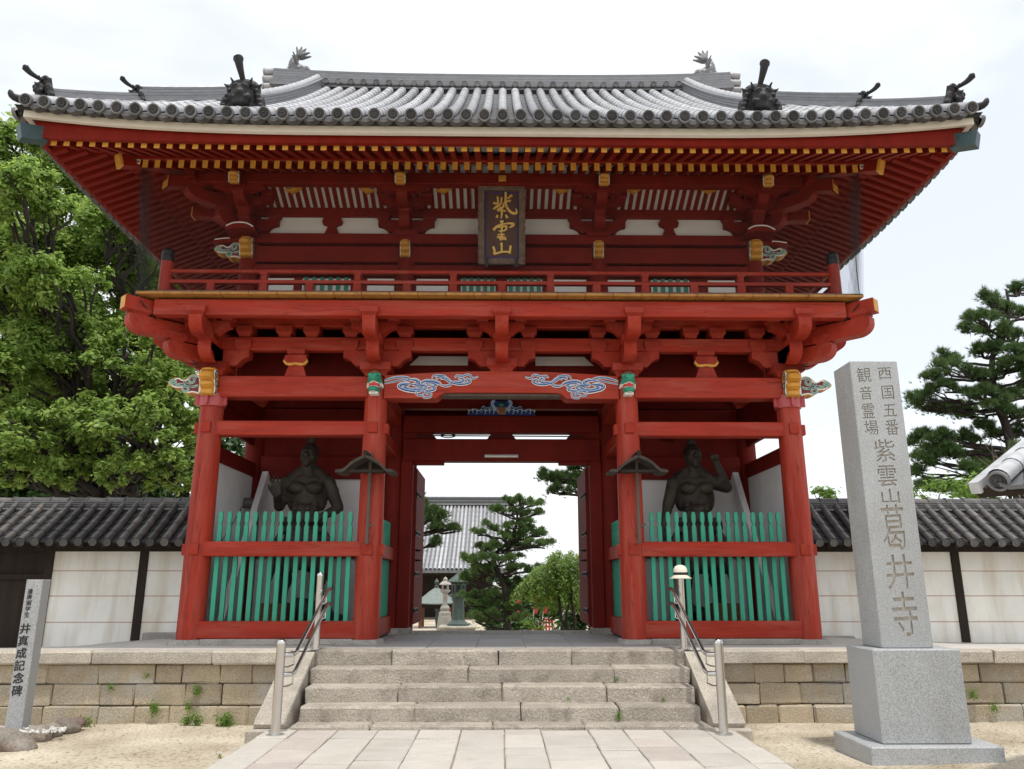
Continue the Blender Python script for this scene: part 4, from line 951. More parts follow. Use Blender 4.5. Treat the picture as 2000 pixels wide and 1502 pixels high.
for sx in (-1, 1):
    for i in range(5):
        y = RY0 + .98 * (i + 1); part(MB().box(sx * RX - .045, sx * RX + .045, y - .058, y + .058, 5.74, 5.87, .006), 'baluster', 'red')
    for yy in (RY0, RY1):
        cp = part(MB().lathe([(.088, 5.64), (.088, 6.20), (.082, 6.22)], (sx * RX, yy, 0), 18), 'corner_post', 'red_col', smooth='auto')
        MB().lathe([(.085, 6.205), (.09, 6.22), (.09, 6.30), (.078, 6.315), (.086, 6.33), (.088, 6.36), (.07, 6.40), (.03, 6.425), (.0, 6.45)], (sx * RX, yy, 0), 18).build('post_cap', 'black_metal', cp, 'auto')
# ================================================================ the gate: upper storey
YU, XU = 0.265, 4.14                      # wall plane and corner of the upper storey
YC = 2.2
for sx in (-1, 1):
    for xc in (1.58, XU):
        for yy in (YU, YC, 2 * YC - YU):
            if xc < 2 and yy == YC: continue
            part(MB().lathe([(.15, 5.64), (.15, 6.95), (.13, 7.02)], (sx * xc, yy, 0), 20), 'column', 'red_up_shaded', smooth='auto')
# walls behind the railing: white panels and green lattice windows
def pxs(a, b): return at_y(a, 560, YU).x, at_y(b, 560, YU).x
wall = part(MB().box(-XU, XU, YU + .02, YU + .10, 5.64, 7.45), 'upper_wall', 'red_up_shaded')
for sx in (-1, 1): part(MB().box(sx * XU - .04, sx * XU + .04, YU + .11, 2 * YC - YU - .11, 5.64, 8.4), 'upper_wall', 'red_up_shaded')
part(MB().box(-XU, XU, 2 * YC - YU - .1, 2 * YC - YU - .02, 5.64, 8.4), 'upper_wall', 'red_up_shaded')
for a, b in ((517, 573), (717, 770), (813, 875), (1082, 1145), (1187, 1240), (1383, 1436)):
    x0, x1 = pxs(a, b); MB().box(x0, x1, YU - .005, YU + .02, 5.80, 6.37, .004).build('white_panel', 'paint_white', wall)
for a, b in ((590, 684), (900, 968), (991, 1059), (1272, 1347)):
    x0, x1 = pxs(a, b); wn = MB().box(x0, x1, YU + .005, YU + .02, 5.80, 6.37).build('lattice_window', 'paint_white', wall)
    nb = 5 if b - a < 80 else 6
    for i in range(nb):
        xx = x0 + (x1 - x0) * (i + .5) / nb; MB().box(xx - .032, xx + .032, YU - .03, YU + .003, 5.79, 6.38, .006).build('lattice_bar', 'dgreen', wn)
for x0, z0, z1, t in ((-XU - .1, 6.40, 6.58, .09), (-XU - .12, 6.62, 6.90, .10), (-XU - .30, 6.93, 7.10, .16)):
    part(MB().box(x0, -x0, YU - t, YU + .015, z0, z1, .01), 'wall_beam', 'red_up_shaded')
part(MB().box(-4.0, 4.0, YU - .02, YU + .015, 7.10, 7.45), 'white_wall', 'plaster')
part(MB().box(-XU - .3, XU + .3, YU - .08, YU + .08, 7.44, 7.60, .01), 'wall_beam', 'red_up_shaded')
# slanted ribbed ceiling between wall and purlin
part(MB().prism([(.20, 7.60), (-.40, 7.86), (-.40, 7.885), (.20, 7.625)], (0, 0, 0), (0, 1, 0), (0, 0, 1), (1, 0, 0), -4.0, 4.0), 'ribbed_ceiling', 'paint_white')
n = 66
for i in range(n):
    x = -3.94 + 7.88 * i / (n - 1)
    M = Matrix.Translation((x, 0, 0))
    if i == 0: rb = part(MB().prism([(.20, 7.56), (-.40, 7.82), (-.40, 7.865), (.20, 7.605)], (0, 0, 0), (0, 1, 0), (0, 0, 1), (1, 0, 0), -.032, .032), 'ceiling_rib', 'red_up_shaded', M=M)
    else: inst(rb, gate, M, 'ceiling_rib')
part(MB().box(-XU - .75, XU + .75, -.53, -.37, 7.655, 7.85, .01), 'purlin', 'red_up_shaded')
for sx in (-1, 1): part(MB().box(sx * (XU + .635), sx * (XU + .795), -.7, 5.1, 7.656, 7.849, .01), 'purlin', 'red_up_shaded')
part(MB().box(-4.95, 4.95, -.50, -.475, 7.80, 8.02), 'rafter_infill', 'paint_white')
def upper_set(x, corner=0, y=YU, fwd=(0, -1, 0), nose=True):
    bs = empty('bracket_set', (x, y, 6.99), gate); F = Vector(fwd); la = 0 if abs(fwd[1]) > .5 else R(90); lv = Vector((math.cos(la), math.sin(la), 0))
    o = Vector((x, y, 0))
    block(x, y, 7.00, .40, .17, bs, 0, 'red_up_shaded')
    lat_arm(x, y - (0.0 if la else .03), 7.14, .46, .22, .19, bs, la, 'red_up_shaded'); fwd_arm(x, y, 7.14, .44, .22, .17, bs, fwd, .12, 'red_up_shaded')
    p = o + F * .36; block(p.x, p.y, 7.355, .22, .12, bs, 0, 'red_up_shaded')
    for s in (-1, 1): q = o + lv * .38 * s + F * .03; block(q.x, q.y, 7.355, .22, .12, bs, 0, 'red_up_shaded')
    lat_arm(p.x, p.y, 7.455, .42, .17, .15, bs, la, 'red_up_shaded')
    fwd_arm(x, y, 7.40, .80, .2, .17, bs, fwd, .12, 'red_up_shaded')
    for s in (-1, 0, 1): q = p + lv * .35 * s; block(q.x, q.y, 7.61, .2, .11, bs, 0, 'red_up_shaded')
    p = o + F * .715; block(p.x, p.y, 7.56, .24, .11, bs, 0, 'red_up_shaded')
    lat_arm(p.x, p.y, 7.53, .40, .13, .14, bs, la, 'red_up_shaded')
    if nose:
        mbn = MB().beam(o + F * .55 + Vector((0, 0, 7.74)), o + F * .95 + Vector((0, 0, 7.62)), .15, .17); mbn.build('tail_rafter', 'red_up_shaded', bs)
        tip = o + F * .955 + Vector((0, 0, 7.62))
        front_nose((tip.x, tip.y, 7.64), 1, .50, bs, .30) if abs(fwd[1]) > .5 else None
    if corner:
        D = Vector((corner, -1, 0)).normalized()
        fwd_arm(x, y, 7.14, .62, .22, .18, bs, D, .12, 'red_up_shaded'); fwd_arm(x, y, 7.40, 1.15, .2, .18, bs, D, .12, 'red_up_shaded')
        for d_, z in ((.5, 7.355), (1.0, 7.595)): p = o + D * d_; block(p.x, p.y, z, .22, .12, bs, R(45), 'red_up_shaded')
        t0 = o + D * .7 + Vector((0, 0, 7.80)); t1 = o + D * 1.45 + Vector((0, 0, 7.52)); MB().beam(t0, t1, .17, .18).build('tail_rafter', 'red_up_shaded', bs)
        MB().beam(t1, t1 + D * .01, .172, .182).build('gold_end', 'gold', bs)
        # long arm to the side with a gold end
        MB().box(x, x + corner * .98, y - .09, y + .09, 7.42, 7.60, .01).build('bracket_arm', 'red_up_shaded', bs)
        MB().box(x + corner * .98, x + corner * .995, y - .085, y + .085, 7.425, 7.595).build('gold_end', 'gold', bs)
    return bs
for sx in (-1, 1):
    upper_set(sx * XU, sx); upper_set(sx * 1.58)
    upper_set(sx * (XU + .003), 0, YU, (sx, 0, 0), False); upper_set(sx * XU, 0, YC, (sx, 0, 0), False); upper_set(sx * XU, 0, 2 * YC - YU, (sx, 0, 0), False)
    front_nose((sx * 1.575, YU - .09, 6.83), sx, .78, gate, .19)
    front_nose((sx * XU, YU - .10, 6.83), sx, .9, gate, .22)
    side_nose('beam_nose', (sx * (XU + .10), YU - .03, 6.76), sx, 1.05, gate, .20)
    # small carved brackets with white piping over the corner nose
    mb = MB().prism([(-.24, 0), (-.22, .08), (-.10, .14), (.08, .14), (.20, .08), (.24, 0), (.1, .03), (-.1, .03)], (sx * (XU + .02), 0, 6.99), (1, 0, 0), (0, 0, 1), (0, -1, 0), -.2, .24)
    hd = mb.build('corner_hood', 'red_up_shaded', gate)
    MB().ribbon([(-.22, .06), (-.10, .115), (.08, .115), (.21, .05)], .018, (sx * (XU + .02), 0, 6.99), (1, 0, 0), (0, 0, 1), (0, -1, 0), .24, .247).build('white_piping', 'white', hd)
    mb = MB().prism([(0, 0), (.02, .07), (.2, .09), (.36, .07), (.42, 0)], (sx * (XU + .16), 0, 6.93), (sx, 0, 0), (0, 0, 1), (0, -1, 0), -.35, -.12)
    hd = mb.build('corner_hood', 'red_up_shaded', gate)
    MB().ribbon([(.02, .06), (.2, .075), (.38, .05)], .016, (sx * (XU + .16), 0, 6.93), (sx, 0, 0), (0, 0, 1), (0, -1, 0), -.12, -.113).build('white_piping', 'white', hd)
# intermediate waisted struts on the white wall, and gilded cloud tips beside each bracket
for px in (650, 1305):
    x = at_y(px, 450, YU).x
    mb = MB().prism([(x - .13, 7.10), (x + .13, 7.10), (x + .08, 7.22), (x + .07, 7.27), (x + .15, 7.30), (x + .17, 7.36), (x + .12, 7.45), (x - .12, 7.45), (x - .17, 7.36), (x - .15, 7.30), (x - .07, 7.27), (x - .08, 7.22)], (0, 0, 0), (1, 0, 0), (0, 0, 1), (0, -1, 0), -YU + .02, -YU + .08)
    mb.build('waisted_strut', 'red_up_shaded', gate)
for px, sgn in ((573, 1), (718, -1), (866, 1), (1095, -1), (1238, 1), (1383, -1)):
    p = at_y(px, 370, -.30); x, z = p.x, p.z
    tip = part(MB().prism([(sgn * a + x, b + z) for a, b in ((-.12, -.03), (-.02, -.02), (.06, .03), (.15, .06), (.12, .0), (.04, -.05), (.0, -.09), (-.05, -.05))][::sgn], (0, 0, 0), (1, 0, 0), (0, 0, 1), (0, -1, 0), .28, .36), 'cloud_tip', 'gold')
    MB().ribbon([(x + sgn * (a * .8 - .05), z + b) for a, b in spiral((0, .02), .05, 1.2, 0, 1)], .018, (0, 0, 0), (1, 0, 0), (0, 0, 1), (0, -1, 0), .36, .37).build('white_swirl', 'pale_green', tip)
# name plaque (hangs in front of the wall, leaning out at the top)
pq = empty('name_plaque', (0, YU - .25, 6.9), None, 'tall brown wooden plaque with three gilded characters under the eaves', 'sign')
c0 = at_y(979, 517, -.16); c1 = at_y(979, 362, -.42)
vv = (c1 - c0).normalized(); uu = Vector((1, 0, 0)); nn = uu.cross(vv); H_ = (c1 - c0).length; Wq = .74
O = Vector((-.006, c0.y, c0.z))
def pbox(mb, u0, u1, v0, v1, d0, d1): return mb.prism([(u0, v0), (u1, v0), (u1, v1), (u0, v1)], O, uu, vv, nn, d0, d1)
pbox(MB(), -Wq/2 + .05, Wq/2 - .05, .05, H_ - .05, -.05, 0).build('board', 'plaque_board', pq)
for (a, b, c, d) in ((-Wq/2, -Wq/2 + .095, .0, H_), (Wq/2 - .095, Wq/2, .0, H_), (-Wq/2 + .095, Wq/2 - .095, 0, .095), (-Wq/2 + .095, Wq/2 - .095, H_ - .095, H_)):
    pbox(MB(), a, b, c, d, -.06, .045).build('frame', 'plaque_frame', pq)
bd = MB(); e0, e1 = .105, .13
for (a, b, c, d) in ((-Wq/2 + e0, -Wq/2 + e1, e0, H_ - e0), (Wq/2 - e1, Wq/2 - e0, e0, H_ - e0), (-Wq/2 + e1, Wq/2 - e1, e0, e1), (-Wq/2 + e1, Wq/2 - e1, H_ - e1, H_ - e0)): pbox(bd, a, b, c, d, 0, .006)
bd.build('purple_border', 'purple', pq)
kn = MB()
for s in (-1, 1):
    for k in range(10): kn.ell(O + uu * (s * (Wq/2 - .012)) + vv * (.08 + k * (H_ - .16) / 9) + nn * .03, (.022, .03, .05), n=8, m=6)
for k in range(6): kn.ell(O + uu * (-.25 + .1 * k) + vv * .008 + nn * .03, (.04, .03, .02), n=8, m=6)
kn.build('carved_edge', 'plaque_frame', pq, True)
for s in (-1, 1): pbox(MB(), s * .235 - .025, s * .235 + .025, -.05, .10, .03, .075).build('hook', 'black_metal', pq)
# brush strokes traced in the plaque's own plane: (x, y) in photo-crop units, then widths
GL = [
 [([(735,210),(735,300),(732,380),(760,470),(820,540),(880,560),(915,540),(900,480)], [38,44,42,42,46,50,40,14]), ([(840,260),(800,290),(760,320)], [44,36,18]), ([(820,350),(770,360),(700,390)], [34,34,20]),
  ([(600,290),(610,350),(600,450)], [40,36,22]), ([(670,300),(660,380),(620,440),(530,490)], [36,34,34,16]), ([(540,380),(560,400),(620,390)], [46,40,20]), ([(545,490),(580,450),(640,420)], [44,30,18]),
  ([(690,400),(700,450),(640,480),(590,500)], [32,36,34,20]), ([(600,520),(660,505),(735,525)], [26,34,24]), ([(670,450),(672,540),(662,640)], [34,40,22]), ([(600,590),(588,630)], [40,46]), ([(735,585),(760,635)], [30,52])],
 [([(640,695),(700,685)], [30,34]), ([(535,835),(570,790),(640,750),(720,730),(800,722),(862,735),(835,770),(790,790)], [50,46,34,28,34,46,40,14]), ([(672,690),(672,790),(662,880)], [30,36,26]),
  ([(610,790),(690,775),(745,770),(735,820),(690,850)], [24,26,32,34,22]), ([(620,850),(690,840)], [26,28]), ([(600,910),(660,905),(715,900)], [30,30,24]), ([(590,950),(650,945),(735,950)], [30,28,26]), ([(680,915),(640,985),(700,975),(745,985)], [26,34,30,34])],
 [([(662,1040),(668,1120),(662,1190)], [44,38,34]), ([(530,1100),(550,1170),(545,1230)], [40,42,50]), ([(545,1225),(640,1195),(720,1185),(800,1190)], [40,34,36,30]), ([(815,1085),(805,1150),(795,1215)], [44,42,44])]]
for ch in GL:
    mb = MB()
    for k, (pts, wd) in enumerate(ch):
        q = []
        for a, b in pts:
            px, py = 900 + a / 8.344, 350 + b / 8.344
            d = ray(px, py); t = (O - CAM).dot(nn) / d.dot(nn); P_ = CAM + d * t - O; q.append((P_.dot(uu), P_.dot(vv)))
        mb.ribbon(q, [x / 8.344 * .0075 * .92 for x in wd], O, uu, vv, nn, 0, .016 + .0007 * k)
    mb.build('gilded_character', 'gilt', pq)
part(MB().box(-.06, .06, -.56, -.50, 7.70, 7.80, .01), 'beam_end', 'gold')

# ================================================================ eaves
XE, YE0 = 6.70, -2.30                     # tile edge of the eaves
YE1 = 2 * YC - YE0; HX, HY = XE, (YE1 - YE0) / 2
def lift(a, half, amp): 
    s = max(0.0, (abs(a) - (half - 4.2)) / 4.2); return amp * s * s * s ** .5
def eave_loop(off, amp, n=36):
    """points round the roof at an inset from the tile edge, with the upward sweep at the corners"""
    hx, hy = HX - off, HY - off; pts = []
    for (ax, ay, bx, by, half, al) in ((-1, -1, 1, -1, hx, 0), (1, -1, 1, 1, hy, 1), (1, 1, -1, 1, hx, 0), (-1, 1, -1, -1, hy, 1)):
        for i in range(n):
            t = i / n; x = (ax + (bx - ax) * t) * hx; y = (ay + (by - ay) * t) * hy
            pts.append((x, YC + y, lift(x if al == 0 else y, half, amp)))
    return pts
def eave_band(name, o0, o1, z0, z1, amp, m, parent=None, amp_top=None):
    a, b = eave_loop(o0, amp), eave_loop(o1, amp); at_ = eave_loop(o0, amp_top or amp); bt = eave_loop(o1, amp_top or amp); k = len(a)
    vs = [(x, y, z + z0) for x, y, z in a] + [(x, y, z + z1) for x, y, z in at_] + [(x, y, z + z1) for x, y, z in bt] + [(x, y, z + z0) for x, y, z in b]
    fs = []
    for i in range(k):
        j = (i + 1) % k
        for q in range(4): r = (q + 1) % 4; fs.append((q * k + i, q * k + j, r * k + j, r * k + i))
    return part(MB().add(vs, fs), name, m, parent)
eave_band('white_fascia', .15, .22, 7.525, 7.625, .21, 'fascia')
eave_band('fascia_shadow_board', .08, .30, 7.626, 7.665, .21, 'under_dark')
eave_band('eave_board', .26, .33, 7.43, 7.545, .05, 'red_up_shaded', None, .20)
eave_band('flying_rafter_beam', 1.10, 1.22, 7.675, 7.755, .0, 'red_up_shaded')
def soffit(name, o0, z0, o1, z1, a0, a1):
    a, b = eave_loop(o0, a0), eave_loop(o1, a1); k = len(a)
    vs = [(x, y, z + z0) for x, y, z in a] + [(x, y, z + z1) for x, y, z in b]
    part(MB().add(vs, [(i, (i + 1) % k, k + (i + 1) % k, k + i) for i in range(k)]), name, 'paint_white')
soffit('soffit_board', .28, 7.485, 1.35, 7.485 + 1.07 * .41, .05, 0)
soffit('soffit_board', 1.14, 7.672, 2.75, 7.672 + 1.61 * .45, 0, 0)
RM = {}
def rafter(kind, along, side, yend, zbot, slope, yin, w=.080, h=.128):
    """side 0 front, 1 right, 2 back, 3 left; 'along' runs along that eave; one rafter with a gold painted end"""
    half = HX if side % 2 == 0 else HY
    hip = half - abs(along) - .05                     # inset at which the hip beam cuts the rafter off
    off0 = yend; ln = min(yin, hip) - off0
    if ln < .06: return
    key = (kind, round(ln, 2)); ln = round(ln, 2)
    if key not in RM:
        vs = [(sx * w / 2, y, z + y * slope) for y in (0, ln) for z in (0, h) for sx in (-1, 1)]
        mb = MB().add(vs, [(0, 4, 5, 1), (2, 3, 7, 6), (0, 2, 6, 4), (1, 5, 7, 3), (4, 6, 7, 5)]).add(vs[:4], [(0, 1, 3, 2)], 1)
        RM[key] = mb.mesh(kind, ['red_up_shaded', 'gold'])
    ang = (0, 90, 180, 270)[side]
    zz = zbot + (lift(along, half - off0, .05) if kind == 'flying_rafter' else 0)
    M = Matrix.Translation((0, YC, 0)) @ Matrix.Rotation(R(ang), 4, 'Z') @ Matrix.Translation((along, -((HY if side % 2 == 0 else HX) - off0), zz))
    link(bpy.data.objects.new(kind, RM[key]), gate, M)
SPR = .1772
for i in range(-35, 36):
    rafter('flying_rafter', i * SPR, 0, .35, 7.37, .41, 1.33)
    if abs(i) <= 30: rafter('base_rafter', i * SPR, 0, 1.15, 7.545, .45, 2.6)
for i in range(-23, 24):
    for sd in (1, 3):
        rafter('flying_rafter', i * SPR, sd, .35, 7.37, .41, 1.33)
        if abs(i) <= 18: rafter('base_rafter', i * SPR, sd, 1.15, 7.545, .45, 2.6)
for sx in (-1, 1):
    for sy in (-1, 1):
        P0 = lambda o, z: Vector((sx * (HX - o), YC + sy * (HY - o), z))
        hb = part(MB().beam(P0(2.6, 8.27), P0(1.05, 7.60), .17, .20), 'hip_rafter', 'red_up_shaded')
        MB().beam(P0(1.06, 7.604), P0(1.03, 7.592), .172, .21).build('gold_end', 'gold', hb)
        if sy < 0:
            side_nose('cloud_tip', P0(1.30, 7.68) + Vector((0, -.10, -.02)), sx, .62, gate, .10)
        hb = part(MB().beam(P0(1.5, 7.95), P0(.16, 7.50), .16, .20), 'hip_rafter', 'red_up_shaded')
        e0, e1 = P0(.36, 7.557), P0(.14, 7.485)
        MB().beam(e0, e1, .178, .208).build('metal_cap', 'teal_metal', hb)
# ================================================================ tiled roof
XG = 4.35
def rz(X, Y):
    tf = min(Y - YE0, YE1 - Y); ts = XE - abs(X)
    t = tf if abs(X) <= XG else min(tf, ts)
    z = 7.665 + .70 * t + .022 * t * t
    if tf <= ts or abs(X) <= XG: s = max(0., (abs(X) - 2.5) / 4.2)
    else: s = max(0., (abs(Y - YC) - .3) / 4.2)
    return z + .21 * min(1.2, s) ** 2.5 * max(0., 1 - t / 3.2)
SPT = .2488; NX = 26                                   # tile spacing; rows -26..26 on the front
# bed: pan tiles as stepped troughs between the rows
def bed_patch(mb, side):
    half, depth = (HX, HY) if side % 2 == 0 else (HY, HX)
    nrow = 26 if side % 2 == 0 else 17
    M = Matrix.Translation((0, YC, 0)) @ Matrix.Rotation(R((0, 90, 180, 270)[side]), 4, 'Z')
    tmax = 4.45 if side % 2 == 0 else XE - XG + .02
    k = int(tmax / .21)
    def P(a, t, dz):
        p = M @ Vector((a, -(depth - t), 0)); return (p.x, p.y, rz(p.x, p.y) + dz)
    cols = [(i + q / 4) * SPT for i in range(-nrow, nrow) for q in range(4)] + [nrow * SPT]
    ng = len(cols)
    for r in range(k):
        t0, t1 = r * .21 + (.0 if r else -.0), (r + 1) * .21
        vs = []
        for t, dz in ((t0, .032), (t1, .008), (t0, -.012)):
            for i, a in enumerate(cols):
                lim = half - (XE - XG if False else 0)
                tt = t
                hipt = half - abs(a)
                if side % 2 == 0 and abs(a) <= XG: hipt = 99
                tt = min(tt, hipt)
                u = (i % 4) / 4 * 2 - 1 if i % 4 else -1
                vs.append(P(a, tt, dz - .028 * (1 - u * u)))
        fs = [(i, i + 1, ng + i + 1, ng + i) for i in range(ng - 1)] + [(2 * ng + i, 2 * ng + i + 1, i + 1, i) for i in range(ng - 1)]
        good = [f for f in fs if abs(vs[f[0]][0] - vs[f[2]][0]) + abs(vs[f[0]][1] - vs[f[2]][1]) > 1e-4]
        mb.add(vs, fs if r == 0 else fs)
bd = MB()
for s in (0, 1, 2, 3): bed_patch(bd, s)
roof = part(bd, 'roof', 'tile')
# dark underlay closing the roof from below
ul = MB(); a = eave_loop(.06, .21, 30); b = eave_loop(1.6, .05, 30); k = len(a)
ul.add([(x, y, z + 7.655) for x, y, z in a] + [(x, y, z + 7.655 + 1.0) for x, y, z in b], [(i, (i + 1) % k, k + (i + 1) % k, k + i) for i in range(k)])
ul.build('roof_underlay', 'under_dark', roof)
def row_mesh(pts, r0=.082, r1=.077, tl=.29, ring=8, nrm=(1, 0, 0)):
    """a row of overlapping half-round tiles laid along pts(t)"""
    mb = MB(); vs = []; L_ = pts[-1][3]; k = max(1, int(round(L_ / tl)))
    def P(t):
        for a, b in zip(pts[:-1], pts[1:]):
            if t <= b[3] + 1e-6: q = (t - a[3]) / (b[3] - a[3]); return Vector(a[:3]).lerp(Vector(b[:3]), q), (Vector(b[:3]) - Vector(a[:3])).normalized()
        return Vector(pts[-1][:3]), (Vector(pts[-1][:3]) - Vector(pts[-2][:3])).normalized()
    n_ = Vector(nrm)
    for i in range(k):
        for t, r in ((L_ * i / k, r0), (min(L_, L_ * (i + 1) / k + .01), r1)):
            p, d = P(t); up = n_.cross(d).normalized(); up = up if up.z > 0 else -up
            for j in range(ring):
                a = math.pi * (j / (ring - 1) * 1.16 - .08); vs.append(p + n_ * (r * math.cos(a)) + up * (r * math.sin(a) + .012))
    rows_ = 2 * k
    mb.add(vs, [(q * ring + i, q * ring + i + 1, (q + 1) * ring + i + 1, (q + 1) * ring + i) for q in range(rows_ - 1) for i in range(ring - 1)])
    return mb
# end tile with its swirl, and the curved lip of the pan tile
dm = MB().lathe([(.086, 0), (.086, .05), (.070, .053), (.064, .034)], n=22, cap=False).lathe([(.064, .034), (.054, .033), (.050, .042), (.045, .042), (.042, .033), (.0, .032)], n=22, cap=False, mi=1)
for k in range(3):
    a = k * 2.094; dm.ribbon([(.012 * math.cos(a), .012 * math.sin(a)), (.026 * math.cos(a + .5), .026 * math.sin(a + .5)), (.030 * math.cos(a + 1.4), .030 * math.sin(a + 1.4)), (.026 * math.cos(a + 2.2), .026 * math.sin(a + 2.2))], [.020, .018, .010, .003], (0, 0, 0), (1, 0, 0), (0, 1, 0), (0, 0, 1), .030, .044, step=3, mi=1)
disc_me = dm.mesh('end_tile', ['tile_disc', 'disc_face'], 'auto')
lp = MB(); k = 9; vs = []
for y in (0, .10):
    for (zt, zb_) in ((.0, 0),):
        for i in range(k):
            u = -1 + 2 * i / (k - 1); vs.append((u * .115, y, .012 - .032 * (1 - u * u)))
        for i in range(k):
            u = -1 + 2 * i / (k - 1); vs.append((u * .115, y, .012 - .032 * (1 - u * u) - .058 * (1 - .55 * u * u)))
lp.add(vs, [(k + i, k + i + 1, i + 1, i) for i in range(k - 1)] + [(i, i + 1, 2 * k + i + 1, 2 * k + i) for i in range(k - 1)] + [(k + i, 3 * k + i, 3 * k + i + 1, k + i + 1) for i in range(k - 1)])
lip_me = lp.mesh('pan_tile_lip', 'tile_edge')
for side in (0, 1, 3):
    half, depth = (HX, HY) if side % 2 == 0 else (HY, HX)
    nr = 26 if side == 0 else 17
    Rm = Matrix.Rotation(R((0, 90, 180, 270)[side]), 4, 'Z'); M = Matrix.Translation((0, YC, 0)) @ Rm
    ax = Rm @ Vector((1, 0, 0))
    for i in range(-nr, nr + 1):
        a = i * SPT * (6.42 / (26 * SPT) if side == 0 else 4.22 / (17 * SPT))
        tend = 4.12 if (side == 0 and abs(a) < XG) else min(half - abs(a), XE - XG if side else 99)
        pts = []; n = max(2, int(tend / .25)); L_ = 0; prev = None
        for q in range(n + 1):
            t = -.03 + (tend + .03) * q / n; p = M @ Vector((a, -(depth - t), 0)); p = Vector((p.x, p.y, rz(p.x, p.y) + .03))
            if prev is not None: L_ += (p - prev).length
            pts.append((p.x, p.y, p.z, L_)); prev = p
        row_mesh(pts, nrm=ax).build('round_tile_row', 'tile_round', roof, 'auto')
        e = Vector(pts[0][:3]); dirv = (Vector(pts[1][:3]) - e).normalized()
        MM = Matrix.Translation(e + Vector((0, 0, .012))) @ Rm @ Matrix.Rotation(R(90 + 12), 4, 'X') @ Matrix.Rotation(random.uniform(0, 6), 4, 'Z') @ Matrix.Translation((0, 0, -.02))
        link(bpy.data.objects.new('end_tile', disc_me), roof, MM)
        if i < nr:
            a2 = a + SPT * .5; p = M @ Vector((a2, -(depth + .02), 0)); z = rz(p.x, p.y)
            p2 = M @ Vector((a2 + .1, -(depth + .02), 0)); sl = math.atan2(rz(p2.x, p2.y) - z, .1)
            link(bpy.data.objects.new('pan_tile_lip', lip_me), roof, Matrix.Translation((p.x, p.y, z + .005)) @ Rm @ Matrix.Rotation(-sl, 4, 'Y'))
# ---------------------------------------------------------------- ridges
def ridge_wall(path, courses, side, mats=('ridge_grey', 'ridge_grey'), topr=.085, tl=.27, capname='ridge_tile'):
    """stacked flat courses along a path of points, each a little narrower, then a row of round cover tiles"""
    P = [Vector(p) for p in path]; n = len(P); z = 0
    S_ = [Vector(s) for s in side] if isinstance(side, list) else [Vector(side)] * n
    for k, (hw, h) in enumerate(courses):
        vs = []
        for p, s in zip(P, S_):
            for a, b in ((-1, z), (1, z), (1, z + h - .007), (-1, z + h - .007)): vs.append(p + s * (hw * a) + Vector((0, 0, b)))
        fs = [(4 * i + q, 4 * i + (q + 1) % 4, 4 * i + 4 + (q + 1) % 4, 4 * i + 4 + q) for i in range(n - 1) for q in range(4)] + [(3, 2, 1, 0), (4 * n - 4, 4 * n - 3, 4 * n - 2, 4 * n - 1)]
        MB().add(vs, fs).build('ridge_course', mats[k % len(mats)], roof); z += h
    # core that fills the joints
    vs = []
    for p, s in zip(P, S_):
        hw = min(c[0] for c in courses) - .012
        for a, b in ((-1, .0), (1, .0), (1, z - .01), (-1, z - .01)): vs.append(p + s * (hw * a) + Vector((0, 0, b)))
    MB().add(vs, [(4 * i + q, 4 * i + (q + 1) % 4, 4 * i + 4 + (q + 1) % 4, 4 * i + 4 + q) for i in range(n - 1) for q in range(4)] + [(3, 2, 1, 0), (4 * n - 4, 4 * n - 3, 4 * n - 2, 4 * n - 1)]).build('ridge_core', 'under_dark', roof)
    mb = MB(); acc = 0; pts = [P[0]]
    for a, b in zip(P[:-1], P[1:]):
        L_ = (b - a).length; m = max(1, int(round(L_ / (tl / 2)))); pts += [a.lerp(b, (q + 1) / m) for q in range(m)]
    rad = [topr * (1.0 if (i % 2 == 0) else .90) for i in range(len(pts))]
    pp = []; rr = []
    for i, p in enumerate(pts): pp.append(p + Vector((0, 0, z - .01))); rr.append(rad[i])
    mb.tube(pp, rr, 10).build(capname, 'tile_round', roof, 'auto')
    return z
Zr = 11.0
zlift = lambda x: .10 * (abs(x) / 4.6) ** 3
rp_ = [(x, YC, Zr + zlift(x)) for x in [-4.6 + 9.2 * i / 24 for i in range(25)]]
hR = ridge_wall(rp_, [(.40, .07), (.38, .06), (.26, .06), (.24, .06), (.235, .06), (.23, .06), (.225, .06), (.22, .06)], (0, 1, 0), topr=.09)
# small end tiles along the foot of the main ridge
sm = MB().lathe([(.062, 0), (.062, .04), (.05, .042), (.046, .03), (.0, .03)], n=14).mesh('ridge_end_tile', 'tile_disc', 'auto')
lipS = MB().prism([(-.11, .02), (-.06, -.03), (.06, -.03), (.11, .02), (.06, .0), (-.06, .0)], (0, 0, 0), (1, 0, 0), (0, 0, 1), (0, 1, 0), 0, .05).mesh('ridge_lip', 'tile_edge')
for i in range(-14, 15):
    x = i * .2488; 
    link(bpy.data.objects.new('ridge_end_tile', sm), roof, Matrix.Translation((x, YC - .42, Zr + .10 + zlift(x))) @ Matrix.Rotation(R(96), 4, 'X'))
    link(bpy.data.objects.new('ridge_lip', lipS), roof, Matrix.Translation((x + .1244, YC - .43, Zr + .075 + zlift(x))))
MB().box(-3.6, 3.6, YC - .38, YC + .38, Zr - .25, Zr + .0).build('ridge_foot', 'under_dark', roof)
for sx in (-1, 1):
    for k in range(3):
        MB().lathe([(.085, 0), (.085, .03), (.075, .035), (.075, .22)], (sx * 4.60 if sx > 0 else -4.60 - .22, YC - .12, Zr + .12 + k * .17 + .1), 16, 'x').build('ridge_round_end', 'tile_round', roof, 'auto')
        MB().lathe([(.085, 0), (.085, .03), (.075, .035), (.075, .22)], (sx * 4.60 if sx > 0 else -4.60 - .22, YC + .12, Zr + .12 + k * .17 + .1), 16, 'x').build('ridge_round_end', 'tile_round', roof, 'auto')
